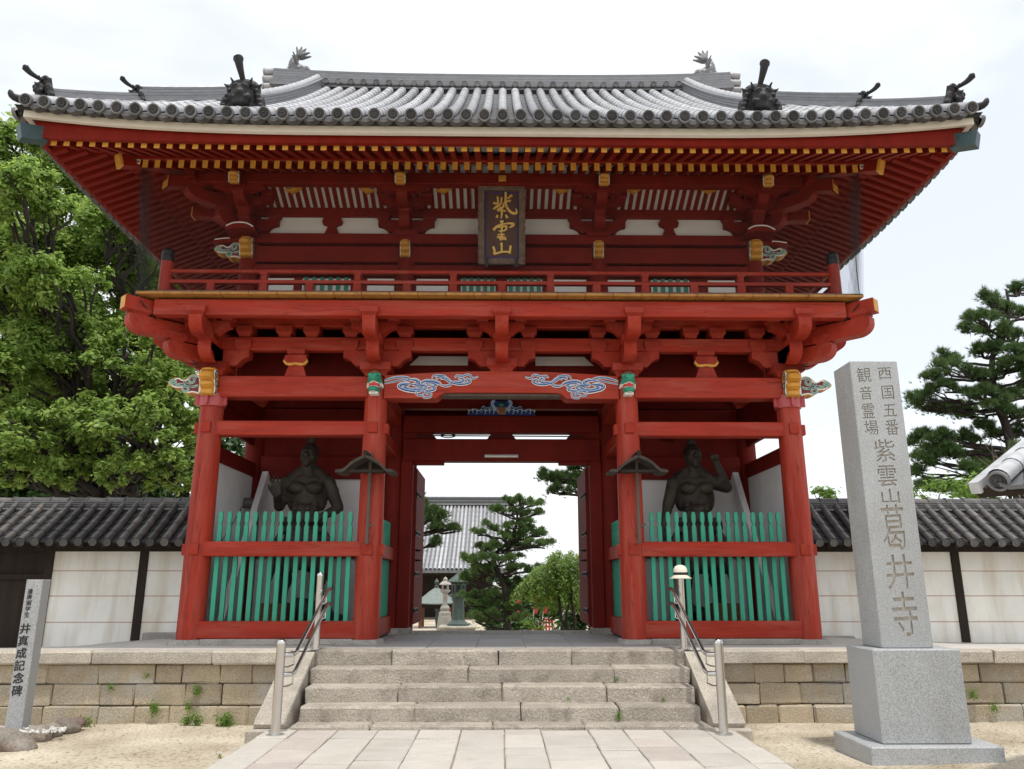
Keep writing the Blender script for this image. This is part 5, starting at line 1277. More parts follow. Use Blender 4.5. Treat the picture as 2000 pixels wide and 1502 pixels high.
# demon-face end tiles
def demon_mesh():
    m = MB()
    m.box(-.20, .20, .02, .12, 0, .40); m.ell((0, .05, .40), (.19, .07, .09)); m.box(-.27, .27, .02, .11, -.04, .07); m.ell((-.23, .06, .12), (.06, .05, .14)); m.ell((.23, .06, .12), (.06, .05, .14))
    m.ell((0, -.03, .22), (.13, .10, .15)); m.ell((0, -.10, .20), (.045, .06, .05)); m.ell((0, -.03, .10), (.11, .09, .05)); m.ell((0, -.07, .07), (.07, .05, .03))
    for s in (-1, 1):
        m.ell((s * .065, -.09, .30), (.06, .05, .028), Euler((0, s * .5, 0))); m.ell((s * .06, -.09, .255), .027); m.ell((s * .10, -.06, .16), (.05, .05, .045))
        m.cap((s * .10, -.03, .37), (s * .135, -.07, .43), .028, .012); m.cap((s * .06, -.08, .11), (s * .075, -.12, .145), .016, .008)
        for k in range(4): m.ell((s * (.17 + .02 * k), .02, .30 - .07 * k), (.04, .04, .03))
        m.cap((s * .19, .02, .36), (s * .235, .0, .385), .03, .012); m.ell((s * .26, .05, .03), (.08, .06, .07))
    me = remesh(m, 'demon_tile', 'tile_dark', .014, 2, link_it=False); return me
dme = demon_mesh()
hm = MB(); hp = [(0, .08, .36), (0, .03, .44), (0, -.02, .52), (0, -.06, .59), (0, -.08, .66), (0, -.085, .72)]
hm.tube(spline(hp, 3), [.028 + .034 * (i / 15) ** 1.3 for i in range(16)], 12)
hm.ell((0, -.084, .70), (.066, .048, .062), n=16, m=10)
horn_me = hm.mesh('horn_tile', 'tile_dark', 'auto')
def demon(x, y, z, rot, s, tilt=0, lean=0):
    M = Matrix.Translation((x, y, z)) @ Matrix.Rotation(rot, 4, 'Z') @ Matrix.Rotation(tilt, 4, 'X') @ Matrix.Scale(s, 4)
    link(bpy.data.objects.new('demon_tile', dme), roof, M); link(bpy.data.objects.new('horn_tile', horn_me), roof, M @ Matrix.Translation((0, .05, .40)) @ Matrix.Rotation(lean, 4, 'Y') @ Matrix.Rotation(tilt * 2.2, 4, 'X') @ Matrix.Translation((0, -.05, -.40)))
for sx in (-1, 1):
    # descending ridges
    xk = sx * 3.70
    pth = [(xk, y, rz(xk, y) + .05) for y in [-1.80 + (YC - .25 + 1.80) * i / 16 for i in range(17)]]
    ridge_wall(pth, [(.19, .06), (.15, .05), (.145, .05), (.14, .05), (.135, .05)], (1, 0, 0), topr=.075)
    pth2 = [(xk, 2 * YC - p[1], p[2]) for p in pth]; ridge_wall(pth2, [(.19, .06), (.15, .05), (.145, .05), (.14, .05)], (1, 0, 0), topr=.075)
    demon(xk, -1.90, rz(xk, -1.85) + .02, 0, 1.12, 0, R(11) * sx)
    # scalloped edge tiles beside the descending ridge (gable verge)
    vg = MB()
    for i in range(22):
        y = -1.2 + i * .15; vg.lathe([(.06, 0), (.06, .34), (.05, .345)], (sx * 3.88 if sx > 0 else -3.88 - .34, y, rz(xk, y) + .10), 10, 'x')
    vg.build('verge_tiles', 'tile_round', roof, 'auto')
    # hip ridges, front and back, in two steps
    for sy in (-1, 1):
        H = lambda t, dz: (sx * (XE - t), YC + sy * (HY - t), rz(sx * (XE - t - .001), YC + sy * (HY - t - .001)) + dz)
        sd_ = Vector((1, sx * -sy * -1, 0)).normalized(); sd_ = Vector((sx * 1.0, -sy * 1.0, 0)).normalized()
        p1 = [H(.34 + .82 * i / 8, .03) for i in range(9)]; p2 = [H(1.12 + 1.35 * i / 10, .03) for i in range(11)]
        ridge_wall(p1, [(.17, .06), (.14, .05), (.135, .05)], sd_, topr=.07)
        ridge_wall(p2, [(.18, .06), (.15, .055), (.145, .055), (.14, .055), (.135, .05)], sd_, topr=.075)
        if sy < 0:
            for t, s_ in ((.30, .78), (1.14, .68)):
                q = H(t, .02); demon(q[0], q[1], q[2], R(45) * sx, s_, R(14))
            q = H(.08, .02); q2 = H(.40, .0)
            cm = MB(); tp = [Vector(q2), Vector(q2).lerp(Vector(q), .6) + Vector((0, 0, .0)), Vector(q) + Vector((sx * .03, -.03, .03)), Vector(q) + Vector((sx * .07, -.07, .11))]
            cm.tube(spline([tuple(p) for p in tp], 4), [.065, .065, .065, .064, .062, .06, .058, .055, .05, .045, .04, .03, .018], 10)
            cm.build('corner_tile', 'tile_dark', roof, 'auto')
    # gable wall under the roof end
    gb = MB(); yy = [YC - 2.0 + 4.0 * i / 12 for i in range(13)]
    xg = sx * (XG - .25)
    gb.prism([(y, rz(sx * 4.0, y) - .03) for y in yy] + [(yy[-1], 9.1), (yy[0], 9.1)], (0, 0, 0), (0, 1, 0), (0, 0, 1), (1, 0, 0), xg - .03, xg + .03)
    gb.build('gable_wall', 'plaster', roof)
    bb = MB()
    for i in range(12): bb.beam((sx * (XG + .02), yy[i], rz(sx * 4.0, yy[i]) - .10), (sx * (XG + .02), yy[i + 1], rz(sx * 4.0, yy[i + 1]) - .10), .05, .24, ext=.01)
    bb.build('barge_board', 'red', roof)
    # fish ornament on the ridge end
    f = MB(); x0 = sx * 4.20; zt = Zr + hR + zlift(4.2) + .07
    body = [(.10, .03), (.02, .06), (-.05, .14), (-.07, .24), (-.03, .34), (.05, .40)]
    f.tube([(x0 - sx * a, YC, zt + b) for a, b in spline(body, 3)], [.12, .13, .135, .135, .13, .125, .12, .115, .105, .10, .09, .08, .07, .06, .05, .045], 10)
    f.ell((x0 - sx * .13, YC, zt + .05), (.15, .13, .09)); f.ell((x0 - sx * .24, YC, zt + .03), (.07, .09, .035)); f.ell((x0 - sx * .20, YC, zt + .10), (.06, .08, .035)); f.box(x0 - .2, x0 + .2, YC - .12, YC + .12, zt - .12, zt + .02)
    for k, (a, b, c, d) in enumerate(((.03, .38, -.02, .56), (.05, .39, .08, .56), (.06, .39, .17, .52), (.07, .38, .25, .43))): f.cap((x0 - sx * a, YC - .04, zt + b), (x0 - sx * c, YC - .06, zt + d), .05, .018); f.cap((x0 - sx * a, YC + .04, zt + b), (x0 - sx * c, YC + .06, zt + d), .05, .018)
    for k in range(6): f.cap((x0 + sx * .05, YC, zt + .08 + .055 * k), (x0 + sx * (.20 - .015 * k), YC, zt + .13 + .055 * k), .04, .012)
    for s in (-1, 1): f.cap((x0 - sx * .02, YC + s * .11, zt + .14), (x0 + sx * .02, YC + s * .26, zt + .22), .045, .015); f.cap((x0, YC + s * .10, zt + .26), (x0 + sx * .05, YC + s * .2, zt + .35), .035, .012)
    remesh(f, 'fish_ornament', 'tile', .013, 1, roof)
# ---------------------------------------------------------------- bird net hung from the eaves round the balcony
nb = MB(); T = [(-5.35, -1.12, 7.55), (5.35, -1.12, 7.55), (5.35, 5.5, 7.55), (-5.35, 5.5, 7.55)]; Bq = [(-5.20, -1.02, 5.62), (5.20, -1.02, 5.62), (5.20, 5.4, 5.62), (-5.20, 5.4, 5.62)]
for i in (0, 1, 3):
    j = (i + 1) % 4; nn_ = 14; vs = []
    for r in range(7):
        f_ = r / 6
        for c in range(nn_ + 1):
            g_ = c / nn_; p = Vector(T[i]).lerp(Vector(T[j]), g_).lerp(Vector(Bq[i]).lerp(Vector(Bq[j]), g_), f_)
            sag = .03 * math.sin(g_ * 9 + i) * math.sin(f_ * math.pi); vs.append((p.x + (sag if i % 2 else 0), p.y + (0 if i % 2 else sag), p.z))
    nb.add(vs, [(r * (nn_ + 1) + c, r * (nn_ + 1) + c + 1, (r + 1) * (nn_ + 1) + c + 1, (r + 1) * (nn_ + 1) + c) for r in range(6) for c in range(nn_)])
net = empty('bird_net', (0, -1.1, 5.6), None, 'thin dark bird netting stretched from the eaves down to the balcony', 'net')
nb.build('mesh_sheet', 'net', net)
for sx in (-1, 1):
    gt = MB()
    for lay in range(4):
        q = [Vector((sx * 5.36, -1.13, 7.55)).lerp(Vector((sx * 5.21, -1.03, 5.62)), t) for t in [i / 12 for i in range(13)]]
        vs = []
        for i, p in enumerate(q):
            w0 = .12 + .05 * math.sin(i * .9 + lay * 2); vs += [p + Vector((sx * .02 * lay, -.01 * lay, 0)), p + Vector((-sx * w0, .03 * math.sin(i + lay) - .012 * lay, 0))]
        gt.add(vs, [(2 * i, 2 * i + 1, 2 * i + 3, 2 * i + 2) for i in range(12)])
    gt.build('gathered_edge', 'net', net)
for sx in (-1, 1):
    q = [Vector((sx * 5.35, -1.12, 7.55)).lerp(Vector((sx * 5.2, -1.02, 5.62)), t) + Vector((sx * .03 * math.sin(t * 7), 0, 0)) for t in [i / 10 for i in range(11)]]
    MB().tube(q, .006, 6).build('hem_rope', 'black_metal', net)
    q = [Vector((sx * 5.2, -1.02, 5.5)), Vector((sx * 5.0, -.7, 5.2)), Vector((sx * 4.75, -.4, 4.9)), Vector((sx * 4.55, -.25, 4.70))]
    MB().tube(q, .008, 6).build('tie_rope', 'black_metal', net)
# ================================================================ guardian statues in the side bays
def statue(sx, label, kind):
    x0 = at_y(600 if sx < 0 else 1357, 950, 1.2).x; y0 = 1.25; zb = 1.20
    root = empty('guardian_statue', (x0, y0, PF), None, label, 'statue')
    m = MB(); V = lambda a, b, c: Vector((x0 + a * .86, y0 + b, zb + c))
    q = -1 if kind == 'open' else 1                       # side (in x) of the raised hand
    # legs
    for s, kx, fy in ((-1, -.30, -.10), (1, .34, .05)):
        m.cap(V(s * .15, 0, 1.18), V(kx * .85, -.08 + fy, .62), .165, .115); m.cap(V(kx * .85, -.08 + fy, .62), V(kx, fy, .10), .105, .065); m.ell(V(kx * .92, .03 + fy, .42), (.10, .11, .17))
        m.ell(V(kx, fy - .10, .05), (.075, .17, .06)); 
        for k in range(5): m.ell(V(kx - .055 + .028 * k, fy - .26 + .008 * abs(k - 2), .035), (.017, .035, .025), n=8, m=6)
    # trunk
    m.ell(V(0, 0, 1.22), (.27, .20, .22)); m.ell(V(0, -.03, 1.42), (.23, .17, .22)); m.ell(V(0, -.06, 1.38), (.17, .15, .15)); m.ell(V(0, 0, 1.75), (.32, .21, .28)); m.ell(V(0, .02, 1.98), (.36, .17, .14))
    for s in (-1, 1):
        m.ell(V(s * .16, -.16, 1.86), (.145, .11, .105)); m.ell(V(s * .27, .02, 1.72), (.10, .13, .22)); m.cap(V(s * .10, .02, 2.18), V(s * .30, .02, 2.02), .09, .12)
        for k in range(3): m.ell(V(s * .065, -.165 + .004 * k, 1.63 - .105 * k), (.062, .045, .050)); m.ell(V(s * .19, -.12, 1.66 - .07 * k), (.06, .05, .028), Euler((0, s * .5, 0)))
    # neck and head
    m.cap(V(0, .0, 2.08), V(0, -.04, 2.28), .125, .115); m.ell(V(0, -.05, 2.42), (.145, .165, .19)); m.ell(V(0, -.12, 2.33), (.115, .11, .10)); m.ell(V(0, .02, 2.49), (.15, .16, .14))
    m.ell(V(0, -.225, 2.40), (.034, .05, .055)); m.ell(V(0, -.215, 2.375), (.05, .035, .025)); m.ell(V(0, -.20, 2.315), (.06, .035, .018)); m.ell(V(0, -.195, 2.285), (.05, .035, .02)); m.ell(V(0, -.18, 2.245), (.05, .045, .035))
    for s in (-1, 1):
        m.ell(V(s * .06, -.20, 2.475), (.055, .03, .018), Euler((0, s * .45, 0))); m.ell(V(s * .058, -.195, 2.435), (.026, .02, .02)); m.ell(V(s * .085, -.165, 2.37), (.045, .04, .04)); m.ell(V(s * .15, -.02, 2.40), (.022, .045, .075))
    m.ell(V(0, .03, 2.63), (.055, .055, .05)); m.cap(V(0, .03, 2.66), V(0, .04, 2.80), .075, .05); m.ell(V(0, .04, 2.82), (.085, .08, .05))
    # arms
    def hand_open(w, up, fw, sd):
        up, fw, sd = Vector(up).normalized(), Vector(fw).normalized(), Vector(sd).normalized(); c = w + up * .10
        for k in range(4): m.cap(w + up * .03 + sd * (.045 * (k - 1.5) * .8), c + up * .04 + sd * (.034 * (k - 1.5)), .032, .028, 8)
        for k, ln in enumerate((.12, .15, .14, .11)):
            b = c + up * .05 + sd * (.038 * (k - 1.5)); kn_ = b + up * ln * .5 + sd * (.012 * (k - 1.5)) - fw * .006; m.cap(b, kn_, .021, .019, 8); m.cap(kn_, b + up * ln + fw * .025 + sd * (.022 * (k - 1.5)), .019, .014, 8)
        b = w + up * .05 - sd * .06; m.cap(b, b - sd * .05 + up * .05, .024, .02, 8); m.cap(b - sd * .05 + up * .05, b - sd * .055 + up * .11 + fw * .02, .02, .015, 8)
    def fist(w, d, fw):
        d, fw = Vector(d).normalized(), Vector(fw).normalized(); sd = d.cross(fw); c = w + d * .07; m.ell(c, (.075, .075, .07))
        for k in range(4): b = c + d * .03 + sd * (.034 * (k - 1.5)); m.cap(b + fw * .03, b + fw * .065 + d * .01, .024, .022, 8); m.cap(b + fw * .065 + d * .01, b + fw * .06 - d * .05, .022, .018, 8)
        m.cap(c - sd * .06 + fw * .03, c + sd * .01 + fw * .09 - d * .02, .024, .018, 8)
    if kind == 'open':
        sh, el, wr = V(-.38, .0, 1.97), V(-.50, -.06, 1.58), V(-.47, -.36, 1.72)
        m.cap(sh, el, .125, .095); m.ell(V(-.44, -.05, 1.80), (.11, .115, .14)); m.cap(el, wr, .09, .055); hand_open(wr, (-.05, -.15, 1), (.1, -1, 0), (1, .1, 0))
        sh, el, wr = V(.38, 0, 1.97), V(.60, .02, 1.55), V(.30, -.26, 1.36)
        m.cap(sh, el, .125, .09); m.ell(V(.48, 0, 1.80), (.11, .115, .14)); m.cap(el, wr, .088, .058); fist(wr, (-.75, -.5, -.1), (0, -.4, -.9))
    else:
        sh, el, wr = V(.38, .02, 1.98), V(.62, -.02, 1.90), V(.42, -.10, 2.30)
        m.cap(sh, el, .12, .10); m.ell(V(.52, -.02, 1.99), (.14, .11, .10)); m.cap(el, wr, .095, .06); fist(wr, (-.25, -.1, 1), (-.3, -1, 0))
        sh, el, wr = V(-.38, 0, 1.97), V(-.54, -.05, 1.58), V(-.68, -.22, 1.22)
        m.cap(sh, el, .125, .095); m.ell(V(-.45, -.03, 1.80), (.105, .11, .14)); m.cap(el, wr, .088, .052); hand_open(wr, (-.18, -.25, -1), (.5, -.8, 0), (.6, .5, 0))
    m.box(x0 - .2, x0 + .2, y0 - .1, y0 + .1, zb + 1.05, zb + 1.3)
    remesh(m, 'body', 'statue_wood', .012, 2, root)
    # skirt with hanging folds and a knotted sash, streaming scarf
    sk = MB(); n = 40; prof = [(.27, 1.30), (.32, 1.22), (.36, 1.05), (.41, .85), (.47, .66), (.50, .54)]
    vs = [V(r * (1 + .0) * math.cos(2 * math.pi * i / n) * (1 + .09 * (1.3 - z) * math.sin(9 * 2 * math.pi * i / n + z)), .78 * r * math.sin(2 * math.pi * i / n) * (1 + .09 * (1.3 - z) * math.sin(9 * 2 * math.pi * i / n + z)) - .02, z + .035 * math.sin(4 * 2 * math.pi * i / n) * (z < .7)) for r, z in prof for i in range(n)]
    sk.add(vs, [(k * n + i, k * n + (i + 1) % n, (k + 1) * n + (i + 1) % n, (k + 1) * n + i) for k in range(len(prof) - 1) for i in range(n)])
    so = sk.build('skirt', 'statue_cloth', root, True)
    md = so.modifiers.new('s', 'SOLIDIFY'); md.thickness = .03; md.offset = 0
    sc = MB()
    for s in (-1, 1):
        sc.tube(spline([tuple(V(s * .20, -.18, 1.28)), tuple(V(s * .34, -.20, 1.34)), tuple(V(s * .40, -.16, 1.22)), tuple(V(s * .30, -.2, 1.16))], 4), [.05, .055, .06, .06, .06, .06, .055, .05, .05, .05, .045, .04, .03], 8)
        sc.tube(spline([tuple(V(s * .36, -.1, 1.2)), tuple(V(s * .52, -.12, .95)), tuple(V(s * .50, -.2, .6)), tuple(V(s * .60, -.1, .25))], 4), [.05] * 10 + [.04, .03, .015], 8)
    sc.tube([V(-.30, -.15, 1.25), V(-.1, -.24, 1.22), V(.1, -.24, 1.22), V(.30, -.15, 1.25)], .05, 8)
    sc.tube([V(.0, -.25, 1.22), V(.02, -.30, 1.0), V(-.02, -.33, .72)], [.07, .06, .035], 8)
    remesh(sc, 'sash', 'statue_cloth', .016, 1, root)
    rk = MB()
    for k in range(16):
        rk.ell(V(random.uniform(-.5, .5), random.uniform(-.35, .3), random.uniform(-.50, -.10)), (random.uniform(.16, .3), random.uniform(.16, .28), random.uniform(.10, .22)), Euler((random.random(), random.random(), 0)), 8, 6)
    rk.box(x0 - .62, x0 + .62, y0 - .45, y0 + .40, PF - .01, zb - .32); rk.ell(V(-.28, -.10, -.06), (.22, .3, .09)); rk.ell(V(.34, .05, -.06), (.22, .3, .09))
    remesh(rk, 'rock_pedestal', 'statue_wood', .035, 1, root)
statue(-1, 'dark wooden guardian figure holding up an open palm behind green pickets', 'open')
statue(1, 'dark wooden guardian figure raising a clenched fist behind green pickets', 'fist')
for px0, px1, lab in ((509, 556, 'brown wooden offering box at the feet of the open palmed guardian'), (1392, 1446, 'brown wooden offering box at the feet of the guardian with raised fist')):
    a, b = at_y(px0, 1195, .62).x, at_y(px1, 1195, .62).x; z1 = at_y(980, 1178, .62).z
    r = empty('offering_box', ((a + b) / 2, .75, PF), None, lab, 'box')
    for k in range(3): h = (z1 - PF) / 3; MB().box(a, b, .60, .64, PF + k * h + .003, PF + (k + 1) * h - .003, .004).build('front_plank', 'wood_brown', r)
    for x in (a, b - .03): MB().box(x, x + .03, .641, .95, PF + .003, z1 - .01).build('side_panel', 'wood_brown', r)
    MB().box(a + .03, b - .03, .92, .95, PF + .003, z1 - .01).build('back_panel', 'wood_brown', r)
    for k in range(7): MB().box(a + .03, b - .03, .65 + k * .04, .668 + k * .04, z1 - .035, z1 - .012).build('slat', 'wood_brown', r)
    MB().box(a - .01, b + .01, .585, .6, z1 - .05, z1, .003).build('rim', 'wood_brown', r)

# ================================================================ little roofed notice posts on the inner columns
for sx, px, lab in ((-1, 718, 'small dark shingled canopy on a thin pole beside the open palmed guardian'), (1, 1243, 'small dark shingled canopy on a thin pole beside the guardian with raised fist')):
    y0 = -.36; x = at_y(px, 915, y0).x; za, ze, zp = at_y(px, 892, y0).z, at_y(px, 926, y0).z, at_y(px, 1062, y0).z
    r = empty('notice_canopy', (x, y0, zp), None, lab, 'canopy')
    hw = .38
    for s in (-1, 1):
        prof = spline([(0, za), (s * hw * .45, za - .085), (s * hw * .8, ze + .05), (s * hw, ze + .045)], 4)
        poly = prof + [(a, b - .045) for a, b in prof[::-1]]
        if s > 0: poly = poly[::-1]
        MB().prism(poly, (x, y0, 0), (1, 0, 0), (0, 0, 1), (0, -1, 0), -.20, .24).build('roof_slope', 'wood_shingle', r)
        ed = MB()
        for k in range(9): yy = y0 + .20 - k * .05; ed.box(x + s * (hw - .03), x + s * (hw + .035 + random.uniform(-.012, .012)), yy - .045, yy, ze - .005 + random.uniform(0, .01), ze + .03)
        ed.build('shingle_edge', 'wood_shingle', r)
    MB().tube([(x, y0 - .27, za + .02), (x, y0 + .22, za + .02)], .035, 8).build('ridge_pole', 'wood_dark', r)
    MB().prism([(-hw * .72, ze + .03), (hw * .72, ze + .03), (hw * .3, za - .08), (0, za - .03), (-hw * .3, za - .08)], (x, y0, 0), (1, 0, 0), (0, 0, 1), (0, -1, 0), -.15, -.12).build('gable_board', 'wood_dark', r)
    MB().prism([(-hw * .72, ze + .0), (hw * .72, ze + .0), (hw * .72, ze + .04), (-hw * .72, ze + .04)], (x, y0, 0), (1, 0, 0), (0, 0, 1), (0, -1, 0), .14, .19).build('tie_board', 'wood_dark', r)
    xx = x + sx * -.0 + (.02 if sx > 0 else .02)
    MB().box(xx - .022, xx + .022, y0 + .08, y0 + .125, zp, za + .08, .004).build('pole', 'wood_grey', r)
    MB().box(xx - .02, xx + .02, y0 + .12, y0 + .20, zp + .10, zp + .14).build('pole_bracket', 'wood_grey', r)
    MB().box(xx - .02, xx + .02, y0 + .12, y0 + .20, za - .12, za - .08).build('pole_bracket', 'wood_grey', r)
    MB().cap((xx + .03, y0 + .09, zp + .25), (xx + .085, y0 + .07, zp + .28), .018, .014).build('hook', 'wood_grey', r, True)

# ================================================================ handrails and the hat
def handrail(sx, label):
    X = sx * 2.38; r = empty('handrail', (X, -2.7, 0), None, label, 'handrail')
    def post(x, y, z0, h, rad, name):
        p = MB().lathe([(rad, z0), (rad, z0 + h - .06), (rad * 1.04, z0 + h - .055), (rad * 1.04, z0 + h - .04), (rad * .9, z0 + h - .018), (rad * .5, z0 + h - .004), (.001, z0 + h)], (x, y, 0), 22).build(name, 'steel', r, 'auto')
        MB().lathe([(rad * 1.9, z0), (rad * 1.9, z0 + .008), (rad * 1.2, z0 + .012)], (x, y, 0), 24).build('base_plate', 'steel', p, 'auto')
        bl = MB()
        for k in range(4): bl.lathe([(.009, 0), (.009, .01), (.0, .014)], (x + rad * 1.55 * math.cos(.8 + k * 1.57), y + rad * 1.55 * math.sin(.8 + k * 1.57), z0 + .006), 8)
        bl.build('bolt', 'steel', p, 'auto')
        MB().lathe([(rad * 1.02, z0 + h * .68), (rad * 1.02, z0 + h * .684)], (x, y, 0), 22).build('collar', 'steel', p, 'auto'); return p
    post(X, -2.70, 0.0, .97, .05, 'lower_post'); post(X, -1.03, PF, .97, .043, 'upper_post')
    xi = X - sx * .10
    for zt, zb_ in ((1.475, .80), (1.285, .60)):
        MB().tube([(xi, -.93, zt), (xi, -1.0, zt - .02), (xi, -2.42, zb_ + .02), (xi, -2.50, zb_), (xi, -2.64, zb_)], .0215, 12).build('rail', 'steel', r, 'auto')
        MB().cap((xi, -.86, zt + .01), (xi, -.93, zt), .026, .026, 10).build('end_grip', 'rubber_brown', r, True)
        MB().cap((xi, -2.62, zb_), (X, -2.70, zb_ + .004), .027, .027, 10).build('end_socket', 'steel', r, True)
        for (y, z, yp) in ((-1.05, zt - .06, -1.03), (-2.52, zb_ - .01, -2.70)):
            MB().tube([(xi, y, z), (xi, y, z - .10), (xi + sx * .03, (y + yp) / 2, z - .115), (X, yp, z - .115)], .009, 8).build('bracket', 'steel', r, 'auto')
    return r
handrail(-1, 'stainless steel handrail with bare domed posts beside the steps, under the open palmed guardian')
handrail(1, 'stainless steel handrail beside the steps with a cream hat hung on its upper post')
h = empty('sun_hat', (2.38, -1.03, PF + .94), None, 'cream round sun hat with a dark band sitting on a handrail post', 'hat')
zh = PF + .905
MB().lathe([(.05, .02), (.075, .015), (.095, .005), (.142, -.02), (.146, -.016), (.100, .014), (.090, .03), (.092, .075), (.086, .11), (.068, .138), (.04, .154), (.0, .16)], (2.38, -1.035, zh), 32, cap=False).build('brim_and_crown', 'hat_cream', h, True)
MB().lathe([(.0925, .028), (.0955, .032), (.0955, .058), (.0925, .062)], (2.38, -1.035, zh), 32, cap=False).build('band', 'hat_band', h, True)
MB().box(2.455, 2.475, -1.10, -1.085, zh + .03, zh + .065, .004).build('bow', 'hat_band', h)

# ================================================================ tall granite name pillar
mon = empty('stone_pillar', (4.1, -3.4, -.1), None, 'tall pale granite pillar carved with temple characters on a block base', 'monument')
def boxp(name, m, x0, x1, y0, y1, z0, z1, b=.012): return MB().box(x0, x1, y0, y1, z0, z1, b).build(name, m, mon)
GZ = -.10
p0 = at_z(1705, 1497, GZ); p1 = at_z(1967, 1496, GZ); yb = p0.y
boxp('base_slab', 'granite', p0.x, p1.x, yb, yb + .86, GZ - .05, .065)
b0 = at_z(1725, 1454.5, .065); b1 = at_z(1902, 1454.5, .065)
zt = at_y(1723, 1268, b0.y + .0).z
boxp('plinth_block', 'granite', b0.x, b1.x, b0.y, b0.y + .62, .067, zt)
yf = b0.y + .10
s0 = at_y(1723, 1267, yf); s1 = at_y(1824, 1267, yf); ztop = at_y(1700, 705, yf).z
shaft = boxp('shaft', 'granite', s0.x, s1.x, yf, yf + .43, zt + .002, ztop, .008)
shaft.data.materials.append(MATS['granite_cut'])
cut = MB()
import bmesh
def glyph(ch, cx, cz, w, h, shear=0.0):
    me = text_mesh(ch, 1.0, 0.0); xs_ = [v.co.x for v in me.vertices]; ys_ = [v.co.y for v in me.vertices]
    sx_, sz_ = w / (max(xs_) - min(xs_)), h / (max(ys_) - min(ys_))
    bm = bmesh.new(); bm.from_mesh(me); bmesh.ops.remove_doubles(bm, verts=bm.verts, dist=1e-5)
    for v in bm.verts: v.co = Vector((cx + v.co.x * sx_, yf - .01, cz + v.co.y * sz_ + shear * v.co.x * sx_))
    g = bmesh.ops.extrude_face_region(bm, geom=bm.faces[:])
    for e in g['geom']:
        if isinstance(e, bmesh.types.BMVert): e.co.y = yf + .016
    bmesh.ops.recalc_face_normals(bm, faces=bm.faces)
    bm.verts.index_update(); cut.add([v.co.copy() for v in bm.verts], [[v.index for v in f.verts] for f in bm.faces]); bm.free()
def mpx(x, y): p = at_y(x, y, yf); return p.x, p.z
K = 220 / 1066.
for ch, u, v, w_, h_ in (('観', 230, 205, .155, .165), ('音', 248, 375, .13, .15), ('霊', 270, 545, .13, .16), ('場', 300, 705, .15, .16), ('西', 425, 190, .14, .13), ('国', 455, 370, .13, .15), ('五', 475, 540, .14, .13), ('番', 495, 700, .14, .17),
                         ('紫', 425, 920, .22, .24), ('雲', 450, 1160, .20, .22), ('山', 480, 1350, .19, .15)):
    a, b = mpx(1640 + u * K, 690 + v * K); glyph(ch, a, b, w_, h_, .05)
for ch, u, v, w_, h_ in (('葛', 510, 240, .24, .46), ('井', 570, 660, .28, .34), ('寺', 620, 1060, .25, .43)):
    a, b = mpx(1640 + u * K, 980 + v * K); glyph(ch, a, b, w_, h_, .05)
cm_ = cut.mesh('cutter', 'granite_cut')
co = bpy.data.objects.new('cutter', cm_); COL.objects.link(co)
bo = shaft.modifiers.new('b', 'BOOLEAN'); bo.operation = 'DIFFERENCE'; bo.solver = 'EXACT'; bo.object = co; bo.use_self = True
try: bo.material_mode = 'TRANSFER'
except Exception: pass
dg = bpy.context.evaluated_depsgraph_get()
nm = bpy.data.meshes.new_from_object(shaft.evaluated_get(dg)); nm.name = 'shaft'
shaft.modifiers.clear(); shaft.data = nm; bpy.data.objects.remove(co)
print('SHAFT', len(nm.vertices), [m.name for m in nm.materials if m])

# ================================================================ slim memorial post with black writing
zg = -.03
q0 = at_z(8, 1423, zg); q1 = at_z(38, 1424, zg); w_ = q1.x - q0.x
ztp = at_y(60, 1132, q0.y).z
mp_ = empty('memorial_post', (q0.x + w_ / 2, q0.y + w_ / 2, zg), None, 'slim grey granite post with black vertical writing set among rocks', 'monument')
MB().box(q0.x, q0.x + w_, q0.y, q0.y + w_ * .9, zg - .3, ztp, .006).build('shaft', 'granite_fine', mp_)
def ink(ch, px, py, w, h):
    p = at_y(px, py, q0.y - .002); me = text_mesh(ch, 1.0, 0.0); xs_ = [v.co.x for v in me.vertices]; ys_ = [v.co.y for v in me.vertices]
    sx_, sz_ = w / (max(xs_) - min(xs_)), h / (max(ys_) - min(ys_))
    mb = MB().add([(p.x + v.co.x * sx_, q0.y - .002, p.z + v.co.y * sz_ + .06 * v.co.x * sx_) for v in me.vertices], [tuple(f.vertices) for f in me.polygons])
    for k, (dx, dz) in enumerate(((.05, 0), (0, .03), (.05, .03))):
        mb.add([(p.x + (v.co.x + dx) * sx_, q0.y - .0025 - .0005 * k, p.z + (v.co.y + dz) * sz_ + .06 * v.co.x * sx_) for v in me.vertices], [tuple(f.vertices) for f in me.polygons])
    mb.build('character', 'ink', mp_)
kk = 110 / 501.
for ch, u, v in (('遣', 268, 160), ('唐', 260, 208), ('留', 255, 262), ('学', 246, 315), ('生', 238, 368)): ink(ch, u * kk, 1120 + v * kk, .058, .056)
for ch, u, v in (('井', 222, 492), ('真', 204, 600), ('成', 187, 710), ('記', 172, 820), ('念', 163, 930), ('碑', 148, 1045)): ink(ch, u * kk, 1120 + v * kk, .115, .112)
def rock(px, py, w, d, h_, seed, label, z=-.12):
    random.seed(seed); p = at_z(px, py, z); m = MB()
    for k in range(7): m.ell((p.x + random.uniform(-.3, .3) * w, p.y + random.uniform(-.3, .3) * d, z + random.uniform(.1, .45) * h_), (w * random.uniform(.25, .4), d * random.uniform(.25, .4), h_ * random.uniform(.3, .5)), Euler((random.random(), random.random(), random.random())), 7, 5)
    m.ell((p.x, p.y, z), (w * .5, d * .5, h_ * .6), None, 8, 6)
    o = remesh(m, 'rock', 'rock', .03, 0); tag(o, label, 'rock', 'rocks round the memorial post')
    o.data.polygons.foreach_set('use_smooth', [True] * len(o.data.polygons))
rock(18, 1462, .62, .36, .20, 3, 'pale flat rock in front of the slim memorial post')
